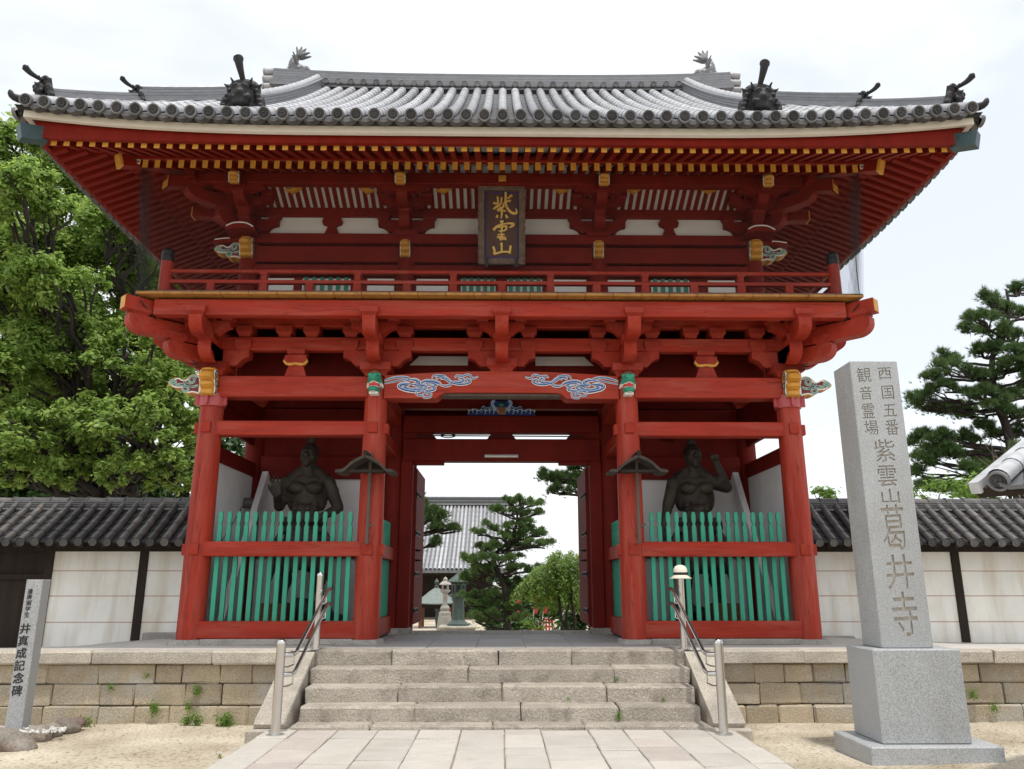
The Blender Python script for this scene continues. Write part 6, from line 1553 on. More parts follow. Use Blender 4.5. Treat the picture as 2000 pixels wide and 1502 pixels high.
rock(75, 1440, .30, .26, .15, 5, 'small reddish rock beside the slim memorial post')
rock(98, 1432, .24, .26, .14, 8, 'small grey rock between the reddish rock and the rounded rock')
rock(126, 1425, .34, .28, .17, 11, 'rounded brown rock at the end of the row by the memorial post')
rock(-70, 1440, .6, .4, .2, 14, 'broad rock on the far side of the slim memorial post')
random.seed(21)
gv = MB(); gc = at_z(38, 1428, -.05)
for k in range(420):
    a, rr = random.random() * 6.28, math.sqrt(random.random()); s_ = random.uniform(.010, .020)
    gv.ell((gc.x + rr * .52 * math.cos(a), gc.y + rr * .20 * math.sin(a) + .02, zg - .02 + random.uniform(0, .02)), (s_, s_ * .8, s_ * .6), Euler((random.random(), random.random(), random.random())), 6, 4)
tag(gv.build('gravel', 'gravel_white'), 'white pebbles spread round the foot of the memorial post', 'gravel', None, 'stuff')
random.seed(33)
# ================================================================ corner of a tiled roof reaching in beside the pillar
hut = empty('tiled_shelter', (6.6, -4.2, -.1), None, 'small shelter whose tiled eave corner juts in beside the granite pillar', 'shelter')
c = at_y(1936, 948, -5.2)
dU = Vector((.77, .50, .40)).normalized(); dL = Vector((.62, -.78, 0)).normalized(); dN = dU.cross(dL).normalized(); dN = dN if dN.z > 0 else -dN
c = Vector(c) + dU * .02
slab = [c + dL * a + dU * b for a, b in ((-.12, -.02), (2.4, -.02), (2.4, 1.9), (-.12, 1.9))]
MB().add([p - dN * .02 for p in slab] + [p - dN * .10 for p in slab], [(0, 1, 2, 3), (7, 6, 5, 4), (0, 4, 5, 1), (1, 5, 6, 2), (2, 6, 7, 3), (3, 7, 4, 0)]).build('roof_board', 'wood_dark', hut)
for i in range(9):
    o = c + dL * (.06 + i * .27) + dN * .03
    pts = []; 
    for k in range(8): p = o + dU * (k * .25); pts.append((p.x, p.y, p.z, k * .25))
    row_mesh(pts, .088, .08, .27, 10, tuple(dL)).build('round_tile_row', 'tile_round', hut, 'auto')
    Z_ = -dU; Xv = dL; Yv = Z_.cross(Xv); M = Matrix(((Xv.x, Yv.x, Z_.x, o.x), (Xv.y, Yv.y, Z_.y, o.y), (Xv.z, Yv.z, Z_.z, o.z), (0, 0, 0, 1)))
    link(bpy.data.objects.new('end_tile', disc_me), hut, M @ Matrix.Translation((0, 0, -.02)))
    a_ = o + dL * .135 - dN * .035
    MB().prism([(-.12, .03), (-.06, -.0), (.06, -.0), (.12, .03), (.12, .0), (.06, -.035), (-.06, -.035), (-.12, .0)], a_, dL, dN, dU, -.05, 1.8).build('pan_tile_row', 'tile', hut)
vg_ = c - dL * .10 + dN * .0
MB().prism([(-.05, -.05), (.03, -.05), (.03, .05), (-.05, .05)], vg_, dL, dN, dU, -.06, 1.9).build('verge_board', 'tile_round', hut)
for a, b in ((.15, .5), (2.2, .5), (.15, 1.7), (2.2, 1.7)):
    p = c + dL * a + dU * b; MB().box(p.x - .06, p.x + .06, p.y - .06, p.y + .06, -.15, p.z - .06, .01).build('post', 'wood_dark', hut)
# ================================================================ courtyard behind the gate
CZ_ = -.77
def at_d(px, Y): return at_y(px, 1140, Y).x
# --- main hall
Y0, Y1 = 42.0, 49.5
hall = empty('main_hall', (-8, 48, CZ_), None, 'temple hall with a huge pale grey tiled roof seen through the gate', 'building')
ze, zr_ = at_y(900, 1113, Y0).z, at_y(900, 985, Y1).z
xr = at_y(990, 980, Y1).x; xe = xr + 3.0; xl = -26.0
prof = [(Y0 + (Y1 - Y0) * t, ze + (zr_ - ze) * (t * .82 + .18 * t * t)) for t in [i / 8 for i in range(9)]]
def hz(y): t = (y - Y0) / (Y1 - Y0); return ze + (zr_ - ze) * (t * .82 + .18 * t * t)
MB().prism(prof + [(Y1, ze - .2), (Y0, ze - .2)], (0, 0, 0), (0, 1, 0), (0, 0, 1), (1, 0, 0), xl, xr + .6).build('roof', 'tile', hall)
x = xl + .1; row0 = None
while x < xr + .55:
    if row0 is None:
        pts = []; L_ = 0; pv = None
        for y, z in prof:
            p = Vector((0, y, z + .02)); L_ += (p - pv).length if pv is not None else 0; pts.append((0, y, z + .02, L_)); pv = p
        row0 = row_mesh(pts, .105, .095, .6, 6).build('round_tile_row', 'tile_round', hall, 'auto', Matrix.Translation((x, 0, 0)))
    else: inst(row0, hall, Matrix.Translation((x, 0, 0)), 'round_tile_row')
    x += .29
z = zr_ - .1
for k, (hw, h_) in enumerate(((.45, .16), (.32, .13), (.31, .13), (.30, .13), (.28, .13))):
    MB().box(xl, xr + .3 + .12 * k, Y1 - hw, Y1 + hw, z, z + h_ - .02).build('ridge_course', ('tile', 'tile_edge')[k % 2], hall); z += h_
MB().prism([(0, 0), (.35, 0), (.75, .55), (.55, .62), (.2, .4)], (xr + .3, Y1, z - .5), (1, 0, 0), (0, 0, 1), (0, 1, 0), -.15, .15).build('ridge_finial', 'tile', hall)
MB().box(xl, xr + .2, Y0 + .5, Y0 + .7, ze - .35, ze - .05).build('eave_beam', 'wood_dark', hall)
x = xl + .2; rf = None
while x < xr:
    M = Matrix.Translation((x, 0, 0))
    if rf is None: rf = MB().beam((0, Y0 + .05, ze - .16), (0, Y0 + 2.2, ze + .2), .12, .13).build('rafter', 'wood_dark', hall, False, M)
    else: inst(rf, hall, M, 'rafter')
    x += .36
MB().box(xl, xr - 1, Y0 + 2.2, Y0 + 2.4, CZ_, ze + .6).build('wall', 'wood_dark', hall)
for i in range(8): MB().lathe([(.2, CZ_), (.2, ze - .1)], (xr - 1.2 - i * 3.2, Y0 + .8, 0), 12).build('column', 'wood_dark', hall, 'auto')
MB().box(xl, xr, Y0 + .6, Y0 + 2.4, CZ_ - .1, CZ_ + .12).build('podium', 'wood_grey', hall)
# --- small pavilion with a tent-shaped roof
Yp = 33.0; xp = at_d(853, Yp); zp0, zp1 = at_y(853, 1180, Yp).z, at_y(853, 1147, Yp).z
pv_ = empty('pavilion', (xp, Yp, CZ_), None, 'small open pavilion with a curved pale green copper roof', 'pavilion')
hw = (at_d(893, Yp) - xp) * 1.0
n = 4; vs = []
for k in range(7):
    t = k / 6; r = hw * (1 - t) ** .8 * 1.0 + .06; zz = zp0 + (zp1 - zp0) * (t ** 1.5 * .6 + .4 * t)
    for i in range(24):
        a = 2 * math.pi * i / 24; q = max(abs(math.cos(a)), abs(math.sin(a))); vs.append((xp + r * math.cos(a) / q, Yp + r * math.sin(a) / q, zz + .12 * (1 - t) ** 3 * (1 / q - 1) * 2))
MB().add(vs, [(k * 24 + i, k * 24 + (i + 1) % 24, (k + 1) * 24 + (i + 1) % 24, (k + 1) * 24 + i) for k in range(6) for i in range(24)] + [tuple(range(23, -1, -1))]).build('roof', 'copper_roof', pv_, True)
MB().lathe([(.12, 0), (.12, .08), (.06, .12), (.11, .22), (.13, .3), (.06, .4), (0, .48)], (xp, Yp, zp1), 12).build('finial', 'bronze', pv_, 'auto')
for a in (-1, 1):
    for b in (-1, 1): MB().box(xp + a * hw * .7 - .07, xp + a * hw * .7 + .07, Yp + b * hw * .7 - .07, Yp + b * hw * .7 + .07, CZ_, zp0 + .05).build('post', 'wood_brown', pv_)
MB().box(xp - hw * .8, xp + hw * .8, Yp - hw * .8, Yp + hw * .8, zp0 - .16, zp0 - .02).build('eave_frame', 'wood_dark', pv_)
ws = MB().lathe([(.28, CZ_), (.34, CZ_ + .5), (.3, CZ_ + .8), (.36, CZ_ + 1.0)], (xp + .3, Yp - .2, 0), 14).build('incense_burner', 'bronze', None, 'auto'); tag(ws, 'dark bronze incense burner standing under the small pavilion', 'burner')
# --- bronze lantern on a stone plinth
Yl = 26.5; xl_ = at_d(896, Yl); Zl = lambda y: at_y(896, y, Yl).z
bl_ = empty('bronze_lantern', (xl_, Yl, CZ_), None, 'tall green bronze lantern with wide roof on a carved stone plinth', 'lantern')
hexa = lambda prof, name, m, par=bl_, X=xl_, Y=Yl, n=6: MB().lathe(prof, (X, Y, 0), n).build(name, m, par)
MB().box(xl_ - .80, xl_ + .80, Yl - .8, Yl + .8, CZ_ - .2, Zl(1226), .03).build('plinth', 'stone_grey', bl_)
MB().box(xl_ - .87, xl_ + .87, Yl - .87, Yl + .87, Zl(1226), Zl(1222), .02).build('plinth_cap', 'stone_cap', bl_)
hexa([(.52, Zl(1222)), (.50, Zl(1218)), (.34, Zl(1213)), (.30, Zl(1210)), (.27, Zl(1175)), (.34, Zl(1171)), (.30, Zl(1168)), (.44, Zl(1164)), (.47, Zl(1161)), (.30, Zl(1159))], 'stem', 'bronze', n=8)
hexa([(.33, Zl(1160)), (.36, Zl(1140))], 'fire_box', 'bronze'); 
for k in range(6): a = k * 1.047 + .52; MB().box(-.09, .09, -.012, .012, Zl(1157), Zl(1143)).build('grille', 'black_metal', bl_, False, Matrix.Translation((xl_ + .325 * math.cos(a), Yl + .325 * math.sin(a), 0)) @ Matrix.Rotation(a + 1.5708, 4, 'Z'))
hexa([(.56, Zl(1137)), (.54, Zl(1135)), (.36, Zl(1129)), (.2, Zl(1124)), (.08, Zl(1120)), (.0, Zl(1119))], 'roof', 'bronze')
# --- stone lantern
Ys = 28.5; xs_ = at_d(870, Ys); Zs = lambda y: at_y(870, y, Ys).z
sl_ = empty('stone_lantern', (xs_, Ys, CZ_), None, 'weathered stone lantern with a small cap beside the bronze lantern', 'lantern')
for nm_, pr, k in (('base', [(.42, CZ_ - .1), (.40, CZ_ + .2), (.32, Zs(1205)), (.30, Zs(1203))], 6), ('pedestal', [(.30, Zs(1203)), (.30, Zs(1196)), (.2, Zs(1194)), (.24, Zs(1188)), (.17, Zs(1182))], 6), ('stem', [(.12, Zs(1183)), (.11, Zs(1158))], 12), ('platform', [(.14, Zs(1159)), (.26, Zs(1155)), (.26, Zs(1152))], 6), ('fire_box', [(.18, Zs(1152)), (.18, Zs(1142))], 6), ('roof', [(.32, Zs(1142)), (.29, Zs(1140)), (.14, Zs(1135)), (.10, Zs(1134))], 6), ('finial', [(.1, Zs(1134)), (.12, Zs(1131)), (.05, Zs(1128)), (0, Zs(1126))], 10)):
    MB().lathe(pr, (xs_, Ys, 0), k).build(nm_, 'stone_grey', sl_)
MB().box(xs_ - .07, xs_ + .07, Ys - .185, Ys - .14, Zs(1150), Zs(1144)).build('opening', 'under_dark', sl_)  # solid dark block standing in for the shaded hole
# --- dark iron stand with a ball on its post
Yr = 22.0; xr_ = at_d(974, Yr); Zr_ = lambda y: at_y(974, y, Yr).z
rk_ = empty('iron_stand', (xr_, Yr, CZ_), None, 'dark iron frame stand with a round ball on top of its post', 'stand')
MB().tube([(xr_, Yr, CZ_), (xr_, Yr, Zr_(1170))], .05, 10).build('post', 'black_metal', rk_, 'auto'); MB().ell((xr_, Yr, Zr_(1166)), .075).build('ball', 'steel', rk_, True)
for s in (-1, 1): MB().box(xr_ + s * .17 - .012, xr_ + s * .17 + .012, Yr - .012, Yr + .012, Zr_(1228), Zr_(1174)).build('upright', 'steel', rk_)
for y in (1174, 1190, 1228): MB().box(xr_ - .18, xr_ + .18, Yr - .01, Yr + .01, Zr_(y) - .012, Zr_(y) + .012).build('crossbar', 'steel', rk_)
# --- red banners on poles
for k, (px, lean, Yb, lab) in enumerate(((1000, .10, 24, 'red banner on a leaning pole next to the iron stand'), (1038, .06, 25, 'red banner on a pole at the near end of the low red railing'), (1055, .08, 25.5, 'red banner on a pole before the middle of the low red railing'))):
    xb_ = at_d(px, Yb); r = empty('banner', (xb_, Yb, CZ_), None, lab, 'banner', 'red banners in the courtyard')
    MB().tube([(xb_, Yb, CZ_), (xb_ + lean * 3, Yb, CZ_ + 2.0)], .015, 6).build('pole', 'lamp_white', r)
    q = Vector((xb_ + lean * 2.9, Yb, CZ_ + 1.95)); vs = []
    for i in range(6):
        for j in (0, 1): vs.append((q.x - lean * .28 * i + j * .16 + .02 * math.sin(i * 2), Yb + .03 * math.sin(i * 1.7 + j), q.z - .19 * i))
    o = MB().add(vs, [(2 * i, 2 * i + 1, 2 * i + 3, 2 * i + 2) for i in range(5)]).build('cloth', 'banner_red', r); md = o.modifiers.new('s', 'SOLIDIFY'); md.thickness = .008
# --- red railing far under the trees
rr_ = empty('red_fence', (at_d(1060, 30), 30, CZ_), None, 'low bright red wooden railing in the shade of the trees', 'fence')
xa_, xb2 = at_d(1036, 30), at_d(1078, 30)
for zz in (.15, .35, .5): MB().box(xa_, xb2, 29.97, 30.03, CZ_ + zz, CZ_ + zz + .09).build('rail', 'banner_red', rr_)
for i in range(8): x = xa_ + (xb2 - xa_) * i / 7; MB().box(x - .04, x + .04, 29.95, 30.05, CZ_, CZ_ + .6).build('post', 'banner_red', rr_)

# ================================================================ trees and plants
rng = np.random.default_rng(5)
def leaf_cloud(name, pos, nrm, size, tint, m, parent, aspect=.55, fold=.0):
    """thousands of leaf-shaped faces (a kite of two triangles each) as one crown"""
    n = len(pos); nrm = nrm / np.maximum(np.linalg.norm(nrm, axis=1, keepdims=True), 1e-6)
    t = rng.normal(size=(n, 3)); t -= nrm * (t * nrm).sum(1, keepdims=True); t /= np.maximum(np.linalg.norm(t, axis=1, keepdims=True), 1e-6)
    b = np.cross(nrm, t); s = size[:, None]
    v = np.empty((n, 4, 3)); v[:, 0] = pos - t * s; v[:, 1] = pos + b * s * aspect - nrm * s * .1; v[:, 2] = pos + t * s; v[:, 3] = pos - b * s * aspect - nrm * s * .1
    me = bpy.data.meshes.new(name); me.vertices.add(4 * n); me.vertices.foreach_set('co', v.reshape(-1).astype(np.float32))
    me.loops.add(4 * n); me.loops.foreach_set('vertex_index', np.arange(4 * n, dtype=np.int32))
    me.polygons.add(n); me.polygons.foreach_set('loop_start', np.arange(0, 4 * n, 4, dtype=np.int32)); 
    at_ = me.attributes.new('tint', 'FLOAT', 'FACE'); at_.data.foreach_set('value', np.clip(tint, 0, 1).astype(np.float32))
    me.materials.append(MATS[m]); me.update(calc_edges=True); me.validate()
    return link(bpy.data.objects.new(name, me), parent)
def clump_leaves(clumps, per, size, jitter=.25):
    P = []; Nn = []; S_ = []; T = []
    for c, r, tn in clumps:
        k = max(6, int(per * (r[0] * r[1] * r[2]) ** .6))
        d = rng.normal(size=(k, 3)); d /= np.linalg.norm(d, axis=1, keepdims=True)
        rad = np.abs(rng.normal(size=(k, 1))) * .55 + .12
        p = np.array(c) + d * rad * np.array(r) * (1 + rng.normal(size=(k, 1)) * .12)
        nn_ = d * .75 + np.array([0, 0, .75]) + rng.normal(size=(k, 3)) * .36
        P.append(p); Nn.append(nn_); S_.append(size * rng.uniform(.6, 1.3, k)); T.append(np.clip(tn + rng.normal(size=k) * jitter, 0, 1))
    return np.concatenate(P), np.concatenate(Nn), np.concatenate(S_), np.concatenate(T)
def limb(mb, a, b, r0, r1, wig=.15, n=5, k=7):
    a, b = Vector(a), Vector(b); L_ = (b - a).length; pts = [a]
    for i in range(1, n): t = i / n; pts.append(a.lerp(b, t) + Vector((random.uniform(-1, 1), random.uniform(-1, 1), random.uniform(-.5, .5))) * wig * L_ * .3)
    pts.append(b); q = spline([tuple(p) for p in pts], 3); mb.tube(q, [r0 + (r1 - r0) * i / (len(q) - 1) for i in range(len(q))], k); return [Vector(p) for p in q]
def camphor(name, base, label, lobes, per, size, m='leaf_camphor', group=None, trunk_r=.5, fork=3.0, subs=9):
    root = empty(name, base, None, label, 'tree', group); random.seed(sum(map(ord, label)) % 1000)
    tb = MB(); B = Vector(base); F = B + Vector((0, 0, fork)); limb(tb, B - Vector((0, 0, .3)), F, trunk_r, trunk_r * .8, .1, 4, 10)
    cl = []
    for (c, r) in lobes:
        c = Vector(c); br = limb(tb, F, c, trunk_r * .30, .04, .22, 6, 7)
        for k in range(subs):
            d = Vector(rng.normal(size=3)); d.normalize(); q = c + Vector((d.x * r[0], d.y * r[1], d.z * r[2])) * random.uniform(.45, .95)
            limb(tb, br[int(len(br) * random.uniform(.55, .95))], q, .06, .02, .3, 4, 5)
            rr = random.uniform(.40, .62) * min(r)
            for e in range(6):
                dd = Vector(rng.normal(size=3)); dd.normalize(); qq = q + Vector((dd.x * rr * 1.1, dd.y * rr * 1.1, dd.z * rr * .7))
                r3 = rr * random.uniform(.40, .72); cl.append((tuple(qq), (r3, r3, r3 * .68), .52 + .14 * random.uniform(-1, 1)))
    leaf_cloud('crown', *clump_leaves(cl, per, size), m, root); tb.build('trunk', 'bark', root, True); return root
def P3(px, py, Y): v = at_y(px, py, Y); return (v.x, v.y, v.z)
sc_ = lambda Y: (Y + 11.6) / 1516 * 1.02
Yt = 11.0; k_ = sc_(Yt)
L1 = [((px, py), (rx, ry)) for px, py, rx, ry in ((-90, 330, 130, 110), (60, 300, 120, 85), (160, 400, 130, 90), (-20, 450, 120, 90), (80, 500, 120, 80), (230, 520, 110, 80), (-80, 590, 130, 90), (50, 640, 120, 90), (190, 640, 110, 80), (300, 610, 90, 80), (90, 760, 120, 80), (230, 760, 100, 70), (330, 740, 80, 70), (-60, 780, 120, 90), (310, 870, 75, 45), (60, 870, 130, 60), (200, 880, 90, 45), (250, 420, 110, 80), (380, 660, 60, 60), (-200, 480, 140, 160), (-230, 700, 140, 140))]
L1 += [((px, py), (rx, ry)) for px, py, rx, ry in ((20, 560, 90, 60), (130, 570, 90, 60), (250, 690, 80, 55), (130, 690, 90, 60), (20, 720, 90, 60), (170, 820, 90, 50), (40, 830, 90, 50), (270, 820, 80, 45), (120, 910, 90, 35), (260, 915, 80, 35), (20, 920, 90, 40), (350, 800, 60, 45), (350, 920, 60, 35), (60, 390, 90, 60))]
lobes = []
for i, ((px, py), (rx, ry)) in enumerate(L1):
    Yq = Yt + (random.uniform(-2.0, 2.5) if i < 21 else random.uniform(-3.6, -2.0)); c = P3(px, py, Yq); lobes.append((c, (rx * sc_(Yq), 1.7, ry * sc_(Yq))))
bx = at_y(235, 960, Yt).x
camphor('camphor_tree', (bx, Yt, CZ_), 'huge spreading camphor tree with bright green crown rising behind the tiled wall', lobes, 2700, .072, trunk_r=.42, fork=4.2, subs=12)
# darker trees further back, filling in low behind the wall
lob2 = []
for px, py, rx, ry in ((-60, 900, 150, 70), (80, 930, 140, 60), (200, 940, 120, 55), (310, 940, 110, 50), (390, 880, 80, 70), (-160, 800, 160, 120), (20, 820, 140, 90)):
    lob2.append((P3(px, py, 20), (rx * sc_(20), 2.0, ry * sc_(20))))
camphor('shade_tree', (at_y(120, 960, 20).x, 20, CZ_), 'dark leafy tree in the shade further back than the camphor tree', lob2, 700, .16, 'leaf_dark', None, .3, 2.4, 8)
# pines: tufts of needles on layered pads
def needles(pads, per, ln, tn=.5):
    P = []; N_ = []; S_ = []; T = []
    V_ = []; F = 0; tints = []
    for c, r, t0 in pads:
        k = int(per * (r[0] * r[1]) ** .75 * (r[2] / .35) ** .3) + 3
        a = rng.uniform(0, 2 * np.pi, k); q = np.abs(rng.normal(size=k)) * .55; zz = np.clip(rng.normal(size=k) * .6, -1.5, 1.5)
        p = np.stack([c[0] + r[0] * q * np.cos(a), c[1] + r[1] * q * np.sin(a), c[2] + r[2] * (zz * .6 + .5 * (1 - q ** 2))], 1)
        out = np.stack([np.cos(a) * q, np.sin(a) * q, .9 + .5 * rng.random(k)], 1)
        for j in range(11):
            d = out + rng.normal(size=(k, 3)) * .62; d /= np.linalg.norm(d, axis=1, keepdims=True)
            s = np.cross(d, rng.normal(size=(k, 3))); s /= np.maximum(np.linalg.norm(s, axis=1, keepdims=True), 1e-6)
            l_ = ln * rng.uniform(.7, 1.2, size=(k, 1)); w_ = ln * .05
            V_.append(np.stack([p - s * w_, p + s * w_, p + d * l_], 1)); tints.append(np.clip(t0 + .35 * zz * .5 + rng.normal(size=k) * .18, 0, 1))
    return np.concatenate(V_), np.concatenate(tints)
def needle_mesh(name, pads, per, ln, parent, m='needle'):
    v, t = needles(pads, per, ln); n = len(v); me = bpy.data.meshes.new(name)
    me.vertices.add(3 * n); me.vertices.foreach_set('co', v.reshape(-1).astype(np.float32)); me.loops.add(3 * n); me.loops.foreach_set('vertex_index', np.arange(3 * n, dtype=np.int32))
    me.polygons.add(n); me.polygons.foreach_set('loop_start', np.arange(0, 3 * n, 3, dtype=np.int32)); at_ = me.attributes.new('tint', 'FLOAT', 'FACE'); at_.data.foreach_set('value', t.astype(np.float32))
    me.materials.append(MATS[m]); me.update(calc_edges=True); me.validate(); return link(bpy.data.objects.new(name, me), parent)
def pine(name, base, label, spine, pads_px, Y, per, ln, r0, group=None, dy=.8, nsub=5, m='needle'):
    root = empty(name, base, None, label, 'tree', group); random.seed(sum(map(ord, label)) % 999)
    tb = MB(); S_ = spline([tuple(Vector(p)) for p in spine], 6); n = len(S_); tb.tube(S_, [r0 * (1 - .8 * i / (n - 1)) for i in range(n)], 9)
    pads = []
    for px, py, rx, ry in pads_px:
        Yq = Y + random.uniform(-dy, dy); c = Vector(P3(px, py, Yq)); k = sc_(Yq)
        att = min(S_, key=lambda s: abs(s[2] - (c.z - .25)) + .15 * (Vector(s) - c).length); br = limb(tb, att, c + Vector((0, 0, -ry * k * .4)), r0 * .32, .03, .3, 5, 6)
        for j in range(nsub):
            ox, oy, oz = random.uniform(-.75, .75) * rx * k, random.uniform(-.6, .6) * rx * k * .8, random.uniform(-.35, .5) * ry * k
            pc = c + Vector((ox, oy, oz)); limb(tb, br[int(len(br) * random.uniform(.4, .9))], pc, .035, .012, .3, 3, 5)
            pads.append((tuple(pc), (rx * k * .46, rx * k * .42, ry * k * .5), .45 + random.uniform(-.15, .15)))
    needle_mesh('crown', pads, per, ln, root, m); tb.build('trunk', 'bark_pine', root, True); return root
Yq = 10.5
random.seed(15); RP = []
SIL = ((535, 1948, 1975), (575, 1925, 2010), (610, 1908, 2060), (650, 1888, 2075), (690, 1830, 2080), (730, 1800, 2080), (765, 1784, 2080), (800, 1775, 2080), (850, 1775, 2080), (890, 1776, 2080), (925, 1782, 2070), (955, 1790, 2060))
for (y_, a_, b_) in SIL:
    x_ = a_ + 16
    while x_ < b_:
        if random.random() < .96: RP.append((x_ + random.uniform(-8, 8), y_ + random.uniform(-12, 12), random.uniform(26, 40), random.uniform(15, 24)))
        x_ += random.uniform(30, 46)
pine('pine_tree', P3(1985, 1000, Yq)[:2] + (CZ_,), 'tall dark pine with layered boughs behind the wall and granite pillar', [P3(1985, 1010, Yq)[:2] + (CZ_,), P3(1975, 880, Yq), P3(1948, 790, Yq), P3(1938, 700, Yq), P3(1970, 620, Yq), P3(1965, 565, Yq)],
     RP, Yq, 950, .15, .15, dy=1.2, nsub=5)
# courtyard pine, cloud pruned
Yc = 19.0
random.seed(16); GP = []
for (y_, a_, b_) in ((982, 988, 1040), (1003, 968, 1056), (1026, 950, 1062), (1046, 928, 1068), (1068, 930, 1078), (1090, 905, 1082), (1112, 920, 1078), (1136, 908, 1076), (1160, 906, 1070), (1184, 910, 1050), (1206, 918, 1020)):
    x_ = a_ + 8
    while x_ < b_:
        if random.random() < .9: GP.append((x_ + random.uniform(-4, 4), y_ + random.uniform(-5, 5), random.uniform(17, 25), random.uniform(10, 15)))
        x_ += random.uniform(18, 27)
pine('garden_pine', (at_d(985, Yc), Yc, CZ_), 'cloud pruned garden pine standing in the courtyard beyond the doors', [(at_d(995, Yc), Yc, CZ_), P3(985, 1150, Yc), P3(965, 1090, Yc), P3(1000, 1050, Yc), P3(1010, 1000, Yc), P3(990, 980, Yc)],
     GP, Yc, 2600, .095, .12, dy=.7, nsub=4, m='needle_garden')
# pine boughs reaching in at both sides of the opening
Yb_ = 9.5
pine('old_pine', (at_d(1205, Yb_), Yb_, CZ_), 'pine hidden by the gate whose dark bough hangs into the doorway high up', [(at_d(1205, Yb_), Yb_, CZ_), P3(1200, 1050, Yb_), P3(1190, 930, Yb_), P3(1185, 860, Yb_)], [(1110, 935, 40, 24), (1075, 932, 26, 16), (1125, 915, 24, 14), (1095, 960, 22, 14), (1150, 950, 40, 30), (1190, 870, 60, 40), (1200, 960, 50, 40)], Yb_, 1500, .13, .13, dy=.4)
pine('leaning_pine', (at_d(770, Yb_ + 3), Yb_ + 3, CZ_), 'pine hidden by the gate whose bough hangs before the hall roof', [(at_d(770, Yb_ + 3), Yb_ + 3, CZ_), P3(775, 1120, Yb_ + 3), P3(785, 1060, Yb_ + 3), P3(790, 980, Yb_ + 3)], [(850, 1010, 30, 18), (868, 1030, 26, 14), (888, 1035, 14, 10), (850, 1062, 18, 14), (832, 1000, 20, 14), (790, 1000, 40, 30), (780, 1060, 40, 30)], Yb_ + 3, 1500, .13, .10, dy=.3)
# weeping tree with hanging bright sprays
Yw = 15.0; wr = empty('weeping_tree', (at_d(1095, Yw), Yw, CZ_), None, 'bright green weeping tree with dark stems just inside the courtyard', 'tree')
tb = MB(); P = []; N_ = []; S_ = []; T = []; random.seed(77)
for px in (1095, 1112, 1122): limb(tb, (at_d(px, Yw), Yw, CZ_ - .1), P3(px - 6, 1130, Yw), .065, .04, .1, 4, 7)
for k in range(230):
    px, py = random.gauss(1088, 34), random.uniform(1068, 1150); py = max(py, 1060 + abs(px - 1105) * .9)
    st_ = Vector(P3(px, py, Yw + random.uniform(-.8, .8))); ln = random.uniform(.35, .95); cx_ = random.uniform(-.12, .12)
    for q in range(60):
        t = random.random(); P.append((st_.x + cx_ * t + random.gauss(0, .05), st_.y + random.gauss(0, .06), st_.z - ln * t + random.gauss(0, .03))); N_.append((random.gauss(0, .6), -.6 + random.gauss(0, .5), .7)); S_.append(random.uniform(.04, .07)); T.append(.5 + random.gauss(0, .25) - .15 * t)
    k % 6 or limb(tb, P3(1100, 1125, Yw), st_, .02, .006, .3, 3, 5)
leaf_cloud('crown', np.array(P), np.array(N_), np.array(S_), np.array(T), 'leaf_weep', wr, .38); tb.build('trunk', 'bark_pine', wr, True)
def bush(name, c, r, label, m, n, size, cat='shrub', group=None):
    root = empty(name, (c[0], c[1], c[2] - r[2]), None, label, cat, group); cl = []
    for k in range(14):
        d = rng.normal(size=3); d /= np.linalg.norm(d); cl.append((tuple(np.array(c) + d * np.array(r) * .6), tuple(np.array(r) * rng.uniform(.3, .5)), .5 + rng.uniform(-.2, .2)))
    leaf_cloud('foliage', *clump_leaves(cl, n, size), m, root); tb = MB()
    for k in range(5): limb(tb, (c[0] + random.uniform(-.1, .1) * r[0], c[1], c[2] - r[2]), (c[0] + random.uniform(-.6, .6) * r[0], c[1] + random.uniform(-.4, .4) * r[1], c[2] + random.uniform(-.3, .5) * r[2]), .02, .006, .3, 3, 5)
    tb.build('stems', 'bark', root, True); return root
for px, py, r, Y, lab in ((1030, 1222, .30, 14, 'leafy bright green potted plant beside the doorway threshold'), (1055, 1228, .22, 14.3, 'small low potted plant between two taller potted plants'), (1086, 1222, .24, 14.6, 'pale green potted plant in front of the weeping tree stems')):
    c = P3(px, py, Y); b = bush('potted_plant', c, (r, r, r * .7), lab, 'leaf_bright', 900, .05, 'plant', 'potted plants inside the gate')
    MB().lathe([(.10, CZ_ + .0), (.14, c[2] - r * .4), (.15, c[2] - r * .4)], (c[0], c[1], 0), 14).build('pot', 'pot', b, 'auto')
for px, py, rx, rz__, Y, lab in ((1830, 968, 1.5, .55, 8, 'light green leafy hedge shrub showing over the wall behind the granite pillar'), (1935, 958, 1.3, .55, 8.6, 'light green leafy shrub showing over the wall beneath the tall pine'), (1605, 968, .35, .25, 7.5, 'small green shrub top peeking over the wall next to the gate column'), (1000, 1215, 1.6, .5, 24, 'dark low hedge added as shade at the foot of the garden pine'), (960, 1195, 1.0, .75, 21, 'dark rounded shrub added as shade beneath the garden pine'), (1060, 1185, 1.3, 1.0, 27, 'dark shrub added as shade behind the red banners'), (1010, 1170, 1.5, 1.2, 31, 'tall dark evergreen bush added as shade far behind the garden pine'), (1125, 1200, .7, .9, 17, 'dark green shrub added as shade behind the weeping tree')):
    c = P3(px, py, Y); bush('shrub', c, (rx, .7, rz__), lab, 'leaf_bright' if Y < 10 else 'leaf_dark', 700 if Y < 10 else 1500, .06 if Y < 10 else .10)  # dark ones are added to stand in for shade under the courtyard trees
